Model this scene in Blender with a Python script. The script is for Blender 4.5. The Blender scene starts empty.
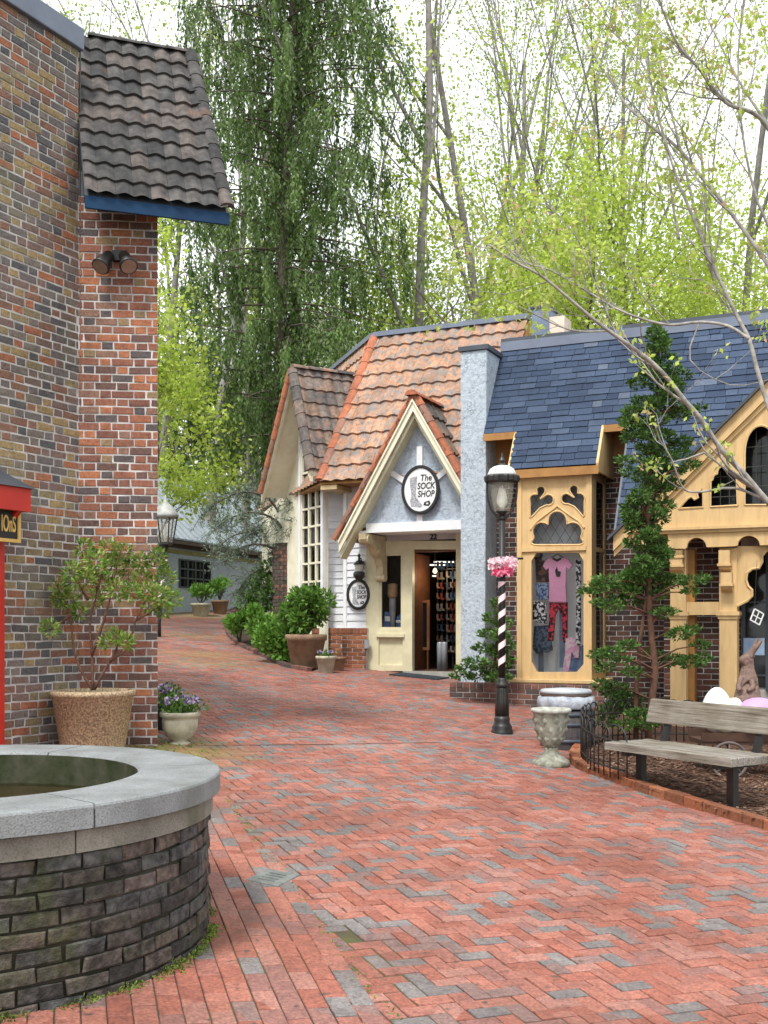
import bpy, bmesh, math, random
import numpy as np
from mathutils import Vector, Matrix
R = math.radians
sc = bpy.context.scene
# ------------------------------------------------------------------ camera
F = 1100.0; CX = 384.0; HY = 625.0; EYE = 1.6
cam_d = bpy.data.cameras.new("camera"); cam = bpy.data.objects.new("camera", cam_d)
sc.collection.objects.link(cam); sc.camera = cam
cam_d.sensor_fit = 'VERTICAL'; cam_d.sensor_height = 36.0; cam_d.sensor_width = 27.0
cam_d.lens = F / 1024 * 36.0; cam_d.shift_y = (HY - 512) / 1024; cam_d.clip_end = 2000; cam_d.clip_start = 0.05
cam.location = (0, 0, EYE); cam.rotation_euler = (R(90), 0, 0)
sc.render.resolution_x = 768; sc.render.resolution_y = 1024
# ------------------------------------------------------------------ sky, sun, exposure
SUN_EL, SUN_AZ = 58.0, 205.0        # azimuth clockwise from +Y
w = bpy.data.worlds.new("World"); sc.world = w; w.use_nodes = True
nt = w.node_tree; nt.nodes.clear()
out = nt.nodes.new('ShaderNodeOutputWorld'); bg = nt.nodes.new('ShaderNodeBackground')
sky = nt.nodes.new('ShaderNodeTexSky'); sky.sky_type = 'NISHITA'; sky.sun_disc = False
sky.sun_elevation = R(SUN_EL); sky.sun_rotation = R(SUN_AZ); sky.dust_density = 6; sky.air_density = 1.2; sky.ozone_density = 1.0
hs = nt.nodes.new('ShaderNodeHueSaturation'); hs.inputs['Saturation'].default_value = 0.22; hs.inputs['Value'].default_value = 1.0
nt.links.new(sky.outputs[0], hs.inputs['Color']); cm_ = nt.nodes.new('ShaderNodeMix'); cm_.data_type = 'RGBA'; cm_.inputs[0].default_value = .8
nt.links.new(hs.outputs[0], cm_.inputs[6]); tc_ = nt.nodes.new('ShaderNodeTexCoord'); nz_ = nt.nodes.new('ShaderNodeTexNoise'); nz_.inputs['Scale'].default_value = 2.6; nz_.inputs['Detail'].default_value = 6; nt.links.new(tc_.outputs['Generated'], nz_.inputs['Vector'])
rc_ = nt.nodes.new('ShaderNodeValToRGB'); rc_.color_ramp.elements[0].position = .38; rc_.color_ramp.elements[0].color = (5.0, 5.35, 5.7, 1); rc_.color_ramp.elements[1].position = .6; rc_.color_ramp.elements[1].color = (6.2, 6.3, 6.4, 1); nt.links.new(nz_.outputs[0], rc_.inputs[0]); nt.links.new(rc_.outputs[0], cm_.inputs[7]); nt.links.new(cm_.outputs[2], bg.inputs[0])   # bright even cloud cover
bg.inputs[1].default_value = 0.15; nt.links.new(bg.outputs[0], out.inputs[0])
sun_d = bpy.data.lights.new("sun", 'SUN'); sun_d.energy = 1.7; sun_d.angle = R(11); sun_d.color = (1, .965, .91)
sun = bpy.data.objects.new("sun", sun_d); sc.collection.objects.link(sun)
_az, _el = R(SUN_AZ), R(SUN_EL)
_sd = Vector((math.sin(_az) * math.cos(_el), math.cos(_az) * math.cos(_el), math.sin(_el)))
sun.rotation_euler = _sd.to_track_quat('Z', 'Y').to_euler()
sc.view_settings.view_transform = 'Standard'; sc.view_settings.look = 'None'
sc.view_settings.exposure = 1.0; sc.view_settings.gamma = 1.0; sc.view_settings.use_curve_mapping = False
C = sc.collection
random.seed(7)
# ------------------------------------------------------------------ helpers: places
def G(x, y):
    xc = max(-7.0, min(6.0, x))
    z = EYE - 1.72 + .047 * min(y, 150) - .065 * xc + .017 * max(0, min(y, 150) - 22) + .10 * max(0, min(y, 130) - 44)
    return z
def P(px, py, D):
    return Vector(((px - CX) * D / F, D, EYE - (py - HY) * D / F))
def GP(px, py, dz=0.0):
    lo, hi = 1.0, 120.0
    for D in np.arange(2.5, 90, .05):
        p = P(px, py, D)
        if p.z <= G(p.x, p.y) + dz: 
            return Vector((p.x, p.y, G(p.x, p.y) + dz))
    return P(px, py, 40)
class PF:                                # a vertical plane; a runs to the right, h towards the viewer
    def __init__(s, ox, oy, ex, ey, off=0.0):
        l = math.hypot(ex, ey); s.e = Vector((ex / l, ey / l, 0)); s.n = Vector((ey / l, -ex / l, 0))
        s.o = Vector((ox, oy, 0)) + s.n * off
    def off(s, h): return PF(s.o.x, s.o.y, s.e.x, s.e.y, h)
    def a(s, px):
        t = (px - CX) / F
        return (t * s.o.y - s.o.x) / (s.e.x - t * s.e.y)
    def z(s, px, py):
        Y = s.o.y + s.a(px) * s.e.y
        return EYE + (HY - py) * Y / F
    def az(s, px, py): return (s.a(px), s.z(px, py))
    def pt(s, a, z, h=0.0):
        v = s.o + s.e * a + s.n * h
        return Vector((v.x, v.y, z))
    def map(s): return lambda a, z, h: s.pt(a, z, h)
# ------------------------------------------------------------------ helpers: meshes
class MB:
    def __init__(s): s.v = []; s.f = []; s.m = []; s.cur = 0
    def add(s, vs, fs):
        b = len(s.v); s.v += [tuple(v) for v in vs]
        s.f += [tuple(b + i for i in f) for f in fs]; s.m += [s.cur] * len(fs); return s
    def box(s, c, size, M=None, bev=0.0):
        x, y, z = size[0] / 2, size[1] / 2, size[2] / 2
        pts = [Vector((i * x, j * y, k * z)) for k in (-1, 1) for j in (-1, 1) for i in (-1, 1)]
        if M is not None: pts = [M @ p for p in pts]
        pts = [p + Vector(c) for p in pts]
        return s.add(pts, [(0, 2, 3, 1), (4, 5, 7, 6), (0, 1, 5, 4), (2, 6, 7, 3), (0, 4, 6, 2), (1, 3, 7, 5)])
    def pbox(s, mp, a0, a1, z0, z1, h0, h1):       # box in a mapped frame
        pts = [mp(a, z, h) for h in (h0, h1) for z in (z0, z1) for a in (a0, a1)]
        return s.add(pts, [(0, 2, 3, 1), (4, 5, 7, 6), (0, 1, 5, 4), (2, 6, 7, 3), (0, 4, 6, 2), (1, 3, 7, 5)])
    def poly(s, pts): return s.add(pts, [tuple(range(len(pts)))])
    def prism(s, pts, dv):                          # polygon extruded by dv
        n = len(pts); dv = Vector(dv); pts = [Vector(p) for p in pts]
        return s.add(pts + [p + dv for p in pts],
                     [tuple(range(n))[::-1], tuple(range(n, 2 * n))] + [(i, (i + 1) % n, n + (i + 1) % n, n + i) for i in range(n)])
    def tube(s, pts, rad, n=6, caps=True):
        pts = [Vector(p) for p in pts]
        if not hasattr(rad, '__len__'): rad = [rad] * len(pts)
        rings = []; prev = None
        for i, p in enumerate(pts):
            t = (pts[min(i + 1, len(pts) - 1)] - pts[max(i - 1, 0)])
            if t.length < 1e-9: t = Vector((0, 0, 1))
            t.normalize()
            if prev is None:
                ref = Vector((1, 0, 0)) if abs(t.x) < .8 else Vector((0, 1, 0)); a = t.cross(ref).normalized()
            else:
                a = prev - t * prev.dot(t)
                a = a.normalized() if a.length > 1e-6 else t.orthogonal().normalized()
            prev = a; b = t.cross(a)
            rings.append([p + (a * math.cos(2 * math.pi * k / n) + b * math.sin(2 * math.pi * k / n)) * rad[i] for k in range(n)])
        vs = [v for r in rings for v in r]; fs = []
        for i in range(len(rings) - 1):
            for k in range(n):
                k2 = (k + 1) % n; fs.append((i * n + k, i * n + k2, (i + 1) * n + k2, (i + 1) * n + k))
        if caps: fs.append(tuple(range(n))[::-1]); fs.append(tuple(len(vs) - n + k for k in range(n)))
        return s.add(vs, fs)
    def lathe(s, c, prof, n=24, sx=1, sy=1, flute=0, fa=0.0):
        c = Vector(c); vs = []; fs = []
        for (r, z) in prof:
            for k in range(n):
                a = 2 * math.pi * k / n; rr = r * (1 + fa * math.cos(flute * a)) if flute else r
                vs.append(c + Vector((rr * sx * math.cos(a), rr * sy * math.sin(a), z)))
        for i in range(len(prof) - 1):
            for k in range(n):
                k2 = (k + 1) % n; fs.append((i * n + k, i * n + k2, (i + 1) * n + k2, (i + 1) * n + k))
        fs.append(tuple(range(n))[::-1]); fs.append(tuple(len(vs) - n + k for k in range(n)))
        return s.add(vs, fs)
    def slab(s, mp, u0, v0, u1, v1, h, b=.004, h0=0.0, jit=0.0, low=0.0):
        j = lambda: random.uniform(-jit, jit)
        c = [(u0, v0), (u1, v0), (u1, v1), (u0, v1)]; q = [(u0 + b, v0 + b), (u1 - b, v0 + b), (u1 - b, v1 - b), (u0 + b, v1 - b)]
        c = [(x + j(), y + j()) for x, y in c]; hh = h + random.uniform(-1, 1) * low; tl = [random.uniform(-.5, .5) * low for _ in range(4)]
        vs = [mp(x, y, h0) for x, y in c] + [mp(x, y, hh - b * .8) for x, y in c] + [mp(x, y, hh + t) for (x, y), t in zip(q, tl)]
        fs = [(8, 9, 10, 11)]
        for k in range(4):
            k2 = (k + 1) % 4; fs += [(k, k2, 4 + k2, 4 + k), (4 + k, 4 + k2, 8 + k2, 8 + k)]
        return s.add(vs, fs)
    def build(s, name, mats, parent=None, smooth=False, origin=None):
        if not isinstance(mats, (list, tuple)): mats = [mats]
        o3 = Vector((0, 0, 0))
        if parent is not None:
            o3 = wloc(parent)
        elif origin is not None: o3 = Vector(origin)
        me = bpy.data.meshes.new(name)
        me.from_pydata([(v[0] - o3.x, v[1] - o3.y, v[2] - o3.z) for v in s.v], [], s.f)
        for m in mats: me.materials.append(m)
        if len(mats) > 1: me.polygons.foreach_set('material_index', s.m)
        if smooth: me.polygons.foreach_set('use_smooth', [True] * len(me.polygons))
        me.update()
        o = bpy.data.objects.new(name, me); C.objects.link(o)
        if parent is not None: o.parent = parent
        else: o.location = o3
        return o
def wloc(o):
    v = Vector(o.location)
    while o.parent is not None: o = o.parent; v = v + Vector(o.location)
    return v
def recalc(o):
    bm = bmesh.new(); bm.from_mesh(o.data); bmesh.ops.recalc_face_normals(bm, faces=bm.faces); bm.to_mesh(o.data); bm.free(); return o
def bevel(o, wd=.01, seg=2, ang=35):
    m = o.modifiers.new('bevel', 'BEVEL'); m.width = wd; m.segments = seg; m.limit_method = 'ANGLE'; m.angle_limit = R(ang); return o
def tag(o, label=None, cat=None, group=None, kind=None):
    if label: o['label'] = label
    if cat: o['category'] = cat
    if group: o['group'] = group
    if kind: o['kind'] = kind
    return o
def thing(name, loc, label, cat, group=None):
    o = bpy.data.objects.new(name, None); o.empty_display_size = .2; C.objects.link(o); o.location = loc
    return tag(o, label, cat, group)
def dup(root, loc, rz=0.0, scale=1.0, label=None, group=None):
    r = root.copy(); C.objects.link(r); r.location = loc; r.rotation_euler = (0, 0, rz); r.scale = (scale,) * 3
    if label: r['label'] = label
    if group: r['group'] = group
    for ch in list(root.children):
        c = ch.copy(); C.objects.link(c); c.parent = r
        for g in list(ch.children):
            d = g.copy(); C.objects.link(d); d.parent = c
    return r
def mesh_from_curve(cu, name):
    ob = bpy.data.objects.new('tmp', cu); C.objects.link(ob); dg = bpy.context.evaluated_depsgraph_get(); dg.update()
    me = bpy.data.meshes.new_from_object(ob.evaluated_get(dg)); bpy.data.objects.remove(ob); me.name = name; return me
def panel(name, mp, outer, holes, h0, h1, m, parent, bev=0.0):      # flat board with openings, real thickness
    from mathutils.geometry import delaunay_2d_cdt
    pts = []; loops = []
    for rg_ in [outer] + list(holes):
        clean = []
        for q in rg_:
            if not clean or math.hypot(q[0] - clean[-1][0], q[1] - clean[-1][1]) > 1e-4: clean.append(q)
        if math.hypot(clean[0][0] - clean[-1][0], clean[0][1] - clean[-1][1]) < 1e-4: clean.pop()
        loops.append(list(range(len(pts), len(pts) + len(clean)))); pts += [Vector((q[0], q[1])) for q in clean]
    ed = [(L_[i], L_[(i + 1) % len(L_)]) for L_ in loops for i in range(len(L_))]
    vo, eo, fo, _, _, _ = delaunay_2d_cdt(pts, ed, [], 0, 1e-6)
    n = len(vo); rings = [[(p.x, p.y) for p in (pts[i] for i in L_)] for L_ in loops]
    def inside(f):
        cx = sum(vo[i].x for i in f) / len(f); cy = sum(vo[i].y for i in f) / len(f)
        return inpoly(cx, cy, rings[0]) and not any(inpoly(cx, cy, r) for r in rings[1:])
    fs = [tuple(f) for f in fo if inside(f)]; cnt = {}
    for f in fs:
        for i in range(len(f)): e = (f[i], f[(i + 1) % len(f)]); cnt[e] = 1
    mb = MB(); vs = [mp(v.x, v.y, h1) for v in vo] + [mp(v.x, v.y, h0) for v in vo]
    sides = [(b_, a_, n + a_, n + b_) for (a_, b_) in cnt if (b_, a_) not in cnt]
    mb.add(vs, fs + [tuple(n + i for i in f[::-1]) for f in fs] + sides)
    o = mb.build(name, m, parent); bm = bmesh.new(); bm.from_mesh(o.data)
    bmesh.ops.delete(bm, geom=[v for v in bm.verts if not v.link_faces], context='VERTS'); bmesh.ops.recalc_face_normals(bm, faces=bm.faces); bmesh.ops.dissolve_limit(bm, angle_limit=.01, verts=bm.verts[:], edges=bm.edges[:]) if bev else None
    bm.to_mesh(o.data); bm.free()
    if bev: bevel(o, bev, 2, 50)
    return o
def inpoly(x, y, poly):
    c = False; n = len(poly)
    for i in range(n):
        x0, y0 = poly[i]; x1, y1 = poly[(i + 1) % n]
        if (y0 > y) != (y1 > y) and x < (x1 - x0) * (y - y0) / (y1 - y0) + x0: c = not c
    return c
def text_obj(name, body, mp, ca, cz, size, h0, dep, m, parent, sx=1.0, bold=0.0, shear=0.0):
    cu = bpy.data.curves.new('t', 'FONT'); cu.body = body; cu.size = size; cu.align_x = 'CENTER'; cu.align_y = 'CENTER'
    cu.extrude = dep / 2; cu.offset = bold; cu.space_line = .82; cu.shear = shear
    me = mesh_from_curve(cu, name); o3 = wloc(parent) if parent else Vector((0, 0, 0))
    for v in me.vertices: v.co = mp(ca + v.co.x * sx, cz + v.co.y, h0 + v.co.z) - o3
    me.materials.clear(); me.materials.append(m)
    o = bpy.data.objects.new(name, me); C.objects.link(o)
    if parent: o.parent = parent
    return o
def ring(cx, cy, rx, ry=None, n=20, a0=0):
    ry = ry or rx
    return [(cx + rx * math.cos(a0 + 2 * math.pi * k / n), cy + ry * math.sin(a0 + 2 * math.pi * k / n)) for k in range(n)]
def foil(cx, cy, circles, n=72, floor=None):        # outline of a union of circles seen from (cx, cy)
    pts = []
    for k in range(n):
        a = 2 * math.pi * k / n; dx, dy = math.cos(a), math.sin(a); best = 0
        for (x, y, r) in circles:
            ox, oy = x - cx, y - cy; b = ox * dx + oy * dy; c = ox * ox + oy * oy - r * r; q = b * b - c
            if q >= 0: best = max(best, b + math.sqrt(q))
        x, y = cx + dx * best, cy + dy * best
        if floor is not None and y > floor and dy > 0: 
            tt = (floor - cy) / dy; x, y = cx + dx * tt, floor
        pts.append((x, y))
    return pts
def clip_build(cells_bm, poly, mp, name, m, parent):   # cells in (u,v,h); poly convex CCW in (u,v)
    bm = cells_bm; n = len(poly)
    for i in range(n):
        x0, y0 = poly[i]; x1, y1 = poly[(i + 1) % n]
        bmesh.ops.bisect_plane(bm, geom=bm.verts[:] + bm.edges[:] + bm.faces[:], plane_co=(x0, y0, 0), plane_no=(y1 - y0, x0 - x1, 0), clear_outer=True, dist=1e-5)
    o3 = wloc(parent)
    for v in bm.verts: v.co = mp(*v.co) - o3
    me = bpy.data.meshes.new(name); bm.to_mesh(me); bm.free(); me.materials.append(m)
    o = bpy.data.objects.new(name, me); C.objects.link(o); o.parent = parent; return o
def roof_frame(p0, p1, ptop):                        # eave p0->p1, ptop on the slope
    p0, p1, ptop = Vector(p0), Vector(p1), Vector(ptop); U = (p1 - p0).normalized(); V = (ptop - p0); V = (V - U * V.dot(U)).normalized(); N = U.cross(V)
    if N.z < 0: N = -N
    mp = lambda u, v, h: p0 + U * u + V * v + N * h
    inv = lambda q: ((Vector(q) - p0).dot(U), (Vector(q) - p0).dot(V))
    return mp, inv
def ccw(poly):
    a = sum(poly[i][0] * poly[(i + 1) % len(poly)][1] - poly[(i + 1) % len(poly)][0] * poly[i][1] for i in range(len(poly)))
    return poly if a > 0 else poly[::-1]
def pantiles(name, corners, m, parent, du=.2, dv=.38, amp=.03, th=.035, ns=6, eave=(0, 1)):
    mp, inv = roof_frame(corners[eave[0]], corners[eave[1]], corners[(eave[1] + 1) % len(corners)])
    poly = ccw([inv(c) for c in corners]); us = [p[0] for p in poly]; vs = [p[1] for p in poly]
    mb = MB(); row = 0; v = min(vs)
    while v < max(vs):
        u = min(us) - du + (0 if row % 2 == 0 else 0)
        while u < max(us):
            jj = random.uniform(-.006, .006); jh = random.uniform(-.004, .006); pts = []
            for (vv, hh) in ((v - .02 + jj, -.03), (v - .02 + jj, th + jh), (v + dv, .0)):
                for k in range(ns + 1):
                    x = k / ns; wv = amp * (.5 - .5 * math.cos(2 * math.pi * x)) ** .8
                    pts.append((u + x * du * .995, vv, (hh + wv) if hh >= 0 else 0.0))
            n = ns + 1
            mb.add(pts, [(r * n + k, r * n + k + 1, (r + 1) * n + k + 1, (r + 1) * n + k) for r in range(2) for k in range(ns)])
            u += du
        v += dv; row += 1
    bm = bmesh.new(); me = bpy.data.meshes.new('t'); me.from_pydata(mb.v, [], mb.f); bm.from_mesh(me); bpy.data.meshes.remove(me)
    return clip_build(bm, poly, mp, name, m, parent)
def shingles(name, corners, m, parent, du=.33, dv=.14, th=.012, eave=(0, 1)):
    mp, inv = roof_frame(corners[eave[0]], corners[eave[1]], corners[(eave[1] + 1) % len(corners)])
    poly = ccw([inv(c) for c in corners]); us = [p[0] for p in poly]; vs = [p[1] for p in poly]
    mb = MB(); v = min(vs); off = 0
    while v < max(vs):
        u = min(us) - du - random.uniform(0, du)
        while u < max(us):
            w_ = du * random.uniform(.5, 1.35); j = random.uniform(0, .012); t = th * random.uniform(.8, 1.5)
            a, b = u + .003, u + w_ - .003
            mb.add([(a, v - j, 0), (b, v - j, 0), (a, v - j, t), (b, v - j, t), (a, v + dv + .01, .001), (b, v + dv + .01, .001)], [(0, 1, 3, 2), (2, 3, 5, 4), (0, 2, 4), (1, 5, 3)])
            u += w_
        v += dv
    bm = bmesh.new(); me = bpy.data.meshes.new('t'); me.from_pydata(mb.v, [], mb.f); bm.from_mesh(me); bpy.data.meshes.remove(me)
    return clip_build(bm, poly, mp, name, m, parent)
def bricks(mb, mp, u0, u1, v0, v1, L=.203, H=.068, J=.011, h=.008, bond='run', jit=.0025, low=.003, b=.004):
    v = v0; row = 0
    while v < v1 - .012:
        top = min(v + H - J, v1)
        if bond == 'run': u = u0 - (L / 2 if row % 2 else 0) ; seq = [L]
        else: u = u0 - (L * .75 if row % 2 else 0) + random.uniform(-.012, .012); seq = [L, L / 2 + J / 2]
        k = 0
        while u < u1:
            w_ = seq[k % len(seq)] * (1 + random.uniform(-.03, .03)); a, c = max(u, u0), min(u + w_ - J, u1)
            if c - a > .02: mb.slab(mp, a, v, c, top, h, b, 0, jit, low)
            u += w_; k += 1
        v += H; row += 1
    return mb
def ridge_caps(mb, p0, p1, r=.09, step=.36, n=7, up=Vector((0, 0, 1))):
    p0, p1 = Vector(p0), Vector(p1); d = (p1 - p0); L = d.length; d.normalize(); side = d.cross(up).normalized(); nn = side.cross(d).normalized()
    k = 0; x = 0
    while x < L - .05:
        x1 = min(x + step + .04, L); vs = []
        for (xx, rr) in ((x, r * 1.12), (x1, r * .95)):
            for i in range(n + 1):
                a = math.pi * (i / n) ; vs.append(p0 + d * xx + side * math.cos(a) * rr + nn * (math.sin(a) * rr * .75))
        fs = [(i, i + 1, n + 2 + i, n + 1 + i) for i in range(n)] + [tuple(range(n + 1))]
        mb.add(vs, fs); x += step; k += 1
    return mb
# ------------------------------------------------------------------ helpers: materials
def nm(name, rough=.7, metal=0.0):
    m = bpy.data.materials.new(name); m.use_nodes = True; b = m.node_tree.nodes['Principled BSDF']
    b.inputs['Roughness'].default_value = rough; b.inputs['Metallic'].default_value = metal
    return m, m.node_tree, b
def N(t, k, **kw):
    n = t.nodes.new(k)
    for a, v in kw.items(): setattr(n, a, v)
    return n
def noise(t, scale, detail=4, vec=None, rough=.6):
    n = N(t, 'ShaderNodeTexNoise'); n.inputs['Scale'].default_value = scale; n.inputs['Detail'].default_value = detail; n.inputs['Roughness'].default_value = rough
    if vec is None:
        g = N(t, 'ShaderNodeNewGeometry'); vec = g.outputs['Position']
    t.links.new(vec, n.inputs['Vector']); return n
def ramp(t, src, stops, const=False):
    r = N(t, 'ShaderNodeValToRGB'); cr = r.color_ramp
    if const: cr.interpolation = 'CONSTANT'
    while len(cr.elements) < len(stops): cr.elements.new(.5)
    for e, (p, c) in zip(cr.elements, stops): e.position = p; e.color = (c[0], c[1], c[2], 1)
    t.links.new(src, r.inputs[0]); return r
def mix(t, fac, a, b, mode='MIX'):
    m = N(t, 'ShaderNodeMix', data_type='RGBA', blend_type=mode)
    for i, x in ((0, fac), (6, a), (7, b)):
        if isinstance(x, (int, float)): m.inputs[i].default_value = x
        elif isinstance(x, tuple): m.inputs[i].default_value = (x[0], x[1], x[2], 1)
        else: t.links.new(x, m.inputs[i])
    return m.outputs[2]
def bump(t, b, src, s=.3, d=.01):
    n = N(t, 'ShaderNodeBump'); n.inputs['Strength'].default_value = s; n.inputs['Distance'].default_value = d
    t.links.new(src, n.inputs['Height']); t.links.new(n.outputs[0], b.inputs['Normal']); return n
def mat(name, c1, c2=None, scale=8, rough=.7, metal=0.0, bs=.25, bd=.006, detail=5, stretch=None, lo=.35, hi=.65):
    m, t, b = nm(name, rough, metal); c2 = c2 or tuple(x * .75 for x in c1)
    g = N(t, 'ShaderNodeNewGeometry'); vec = g.outputs['Position']
    if stretch:
        mp_ = N(t, 'ShaderNodeMapping'); mp_.inputs['Scale'].default_value = stretch; t.links.new(vec, mp_.inputs[0]); vec = mp_.outputs[0]
    n = noise(t, scale, detail, vec); r = ramp(t, n.outputs[0], [(lo, c1), (hi, c2)])
    t.links.new(r.outputs[0], b.inputs['Base Color'])
    if rough > .65: b.inputs['Specular IOR Level'].default_value = .25
    if bs: bump(t, b, n.outputs[0], bs, bd)
    return m
def island_mat(name, stops, rough=.85, sp=.35, nscale=60, bs=.4, bd=.004, stain=None, cluster=0.0, const=True, trans=0.0, streak=None):
    m, t, b = nm(name, rough); g = N(t, 'ShaderNodeNewGeometry'); v = g.outputs['Random Per Island']
    if cluster:
        nz = noise(t, cluster, 2); ma = N(t, 'ShaderNodeMath', operation='MULTIPLY_ADD'); ma.inputs[1].default_value = .9; ma.inputs[2].default_value = -.45
        t.links.new(nz.outputs[0], ma.inputs[0]); ad = N(t, 'ShaderNodeMath', operation='ADD', use_clamp=True); t.links.new(ma.outputs[0], ad.inputs[0]); t.links.new(v, ad.inputs[1]); v = ad.outputs[0]
    r = ramp(t, v, stops, const); col = r.outputs[0]
    nz = noise(t, nscale, 4); r2 = ramp(t, nz.outputs[0], [(.3, (1 - sp,) * 3), (.7, (1 + sp * .4,) * 3)]); col = mix(t, 1.0, col, r2.outputs[0], 'MULTIPLY')
    if stain:
        for st_ in stain:
            (cc, ss, lo, hi) = st_[:4]
            vv = None
            if len(st_) > 4: mq = N(t, 'ShaderNodeMapping'); mq.inputs['Scale'].default_value = st_[4]; gq = N(t, 'ShaderNodeNewGeometry'); t.links.new(gq.outputs['Position'], mq.inputs[0]); vv = mq.outputs[0]
            ns = noise(t, ss, 5, vv); rs = ramp(t, ns.outputs[0], [(lo, (0, 0, 0)), (hi, (1, 1, 1))]); col = mix(t, rs.outputs[0], col, cc)
    n4 = noise(t, nscale * .3, 6, rough=.7); r4 = ramp(t, n4.outputs[0], [(.3, (.62, .62, .64)), (.5, (1, 1, 1)), (.7, (1.28, 1.22, 1.15))]); col = mix(t, sp * 1.6 if sp < .6 else 1.0, col, mix(t, 1.0, col, r4.outputs[0], 'MULTIPLY'))
    n5 = noise(t, 1.1, 6); r5 = ramp(t, n5.outputs[0], [(.32, (.74, .74, .74)), (.6, (1.06, 1.06, 1.06))]); col = mix(t, 1.0, col, r5.outputs[0], 'MULTIPLY')
    t.links.new(col, b.inputs['Base Color']); b.inputs['Specular IOR Level'].default_value = .2
    if bs: bump(t, b, n4.outputs[0], bs, bd * 2)
    return m
def leaf_mat(name, cols, tr=.35, rough=.55):
    m, t, b = nm(name, rough); g = N(t, 'ShaderNodeNewGeometry'); n = len(cols)
    r = ramp(t, g.outputs['Random Per Island'], [(i / max(1, n - 1), c) for i, c in enumerate(cols)])
    nz = noise(t, 1.3, 2); r2 = ramp(t, nz.outputs[0], [(.35, (.72,) * 3), (.65, (1.2,) * 3)]); col = mix(t, 1.0, r.outputs[0], r2.outputs[0], 'MULTIPLY')
    t.links.new(col, b.inputs['Base Color']); b.inputs['Specular IOR Level'].default_value = .25
    tb = N(t, 'ShaderNodeBsdfTranslucent'); t.links.new(col, tb.inputs[0]); mx = N(t, 'ShaderNodeMixShader'); mx.inputs[0].default_value = tr
    o = [x for x in t.nodes if x.type == 'OUTPUT_MATERIAL'][0]
    t.links.new(b.outputs[0], mx.inputs[1]); t.links.new(tb.outputs[0], mx.inputs[2]); t.links.new(mx.outputs[0], o.inputs[0])
    return m
def emit(name, c, s):
    m, t, b = nm(name); b.inputs['Emission Color'].default_value = (*c, 1); b.inputs['Emission Strength'].default_value = s; b.inputs['Base Color'].default_value = (*c, 1); return m
def glass(name, tint=(1, 1, 1), alpha=.25, rough=.03):
    m, t, b = nm(name, rough); o = [x for x in t.nodes if x.type == 'OUTPUT_MATERIAL'][0]
    tb = N(t, 'ShaderNodeBsdfTransparent'); tb.inputs[0].default_value = (*tint, 1); gl = N(t, 'ShaderNodeBsdfGlossy'); gl.inputs['Roughness'].default_value = rough
    lw = N(t, 'ShaderNodeLayerWeight'); lw.inputs[0].default_value = alpha; mx = N(t, 'ShaderNodeMixShader')
    t.links.new(lw.outputs['Fresnel'], mx.inputs[0]); t.links.new(tb.outputs[0], mx.inputs[1]); t.links.new(gl.outputs[0], mx.inputs[2]); t.links.new(mx.outputs[0], o.inputs[0]); return m
# ------------------------------------------------------------------ materials
M = {}
M['mortar'] = mat('mortar', (.42, .40, .38), (.30, .30, .27), 9, .95)
M['mortar_light'] = mat('mortar_light', (.60, .58, .56), (.34, .325, .31), 7, .95, bs=.6)
M['brick_grey'] = island_mat('brick_grey', [(0, (.21, .145, .125)), (.16, (.17, .15, .145)), (.30, (.27, .22, .13)), (.40, (.34, .25, .13)), (.52, (.125, .118, .12)), (.60, (.25, .14, .10)), (.72, (.21, .18, .16)), (.86, (.36, .15, .085)), (.95, (.11, .11, .115))],
                             sp=.4, stain=[((.17, .17, .11), 1.2, .56, .8)])
M['brick_red'] = island_mat('brick_red', [(0, (.29, .125, .085)), (.2, (.22, .10, .075)), (.36, (.36, .145, .085)), (.48, (.16, .095, .08)), (.62, (.27, .155, .115)), (.76, (.12, .10, .10)), (.86, (.42, .17, .09)), (.95, (.30, .21, .12))], sp=.4)
M['brick_fountain'] = island_mat('brick_fountain', [(0, (.10, .088, .075)), (.25, (.065, .062, .058)), (.5, (.135, .112, .098)), (.7, (.105, .108, .105)), (.88, (.17, .135, .12))], sp=.65, nscale=26, bs=1, bd=.014,
                                 stain=[((.19, .175, .17), 9, .55, .8), ((.035, .032, .03), 5, .5, .7), ((.055, .07, .02), 2.6, .50, .75)])
M['mortar_moss'] = mat('mortar_moss', (.06, .05, .042), (.035, .036, .02), 5, .95)
M['brick_shop'] = island_mat('brick_shop', [(0, (.105, .058, .046)), (.3, (.075, .045, .04)), (.55, (.15, .07, .052)), (.8, (.05, .038, .04))], sp=.35)
M['brick_low'] = island_mat('brick_low', [(0, (.17, .085, .07)), (.3, (.12, .075, .065)), (.55, (.22, .11, .085)), (.8, (.10, .08, .075))], sp=.45, stain=[((.12, .13, .07), 1.7, .6, .8)])
M['brick_orange'] = island_mat('brick_orange', [(0, (.30, .11, .055)), (.4, (.22, .09, .05)), (.7, (.36, .15, .075))], sp=.3)
M['paver'] = island_mat('paver', [(0, (.335, .125, .09)), (.14, (.375, .155, .115)), (.3, (.295, .11, .08)), (.42, (.36, .175, .14)), (.54, (.32, .135, .105)), (.66, (.275, .135, .115)), (.745, (.235, .15, .135)), (.825, (.185, .165, .16)), (.94, (.22, .20, .195))], rough=.6, sp=.42, nscale=70, cluster=.55, bs=.6, bd=.004,
                        stain=[((.34, .25, .23), .45, .55, .95), ((.15, .09, .075), 1.3, .55, .85), ((.10, .07, .06), 14, .62, .72)])
M['joint'] = mat('joint', (.07, .05, .04), (.09, .11, .03), 2.0, .95, lo=.45, hi=.7)
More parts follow.
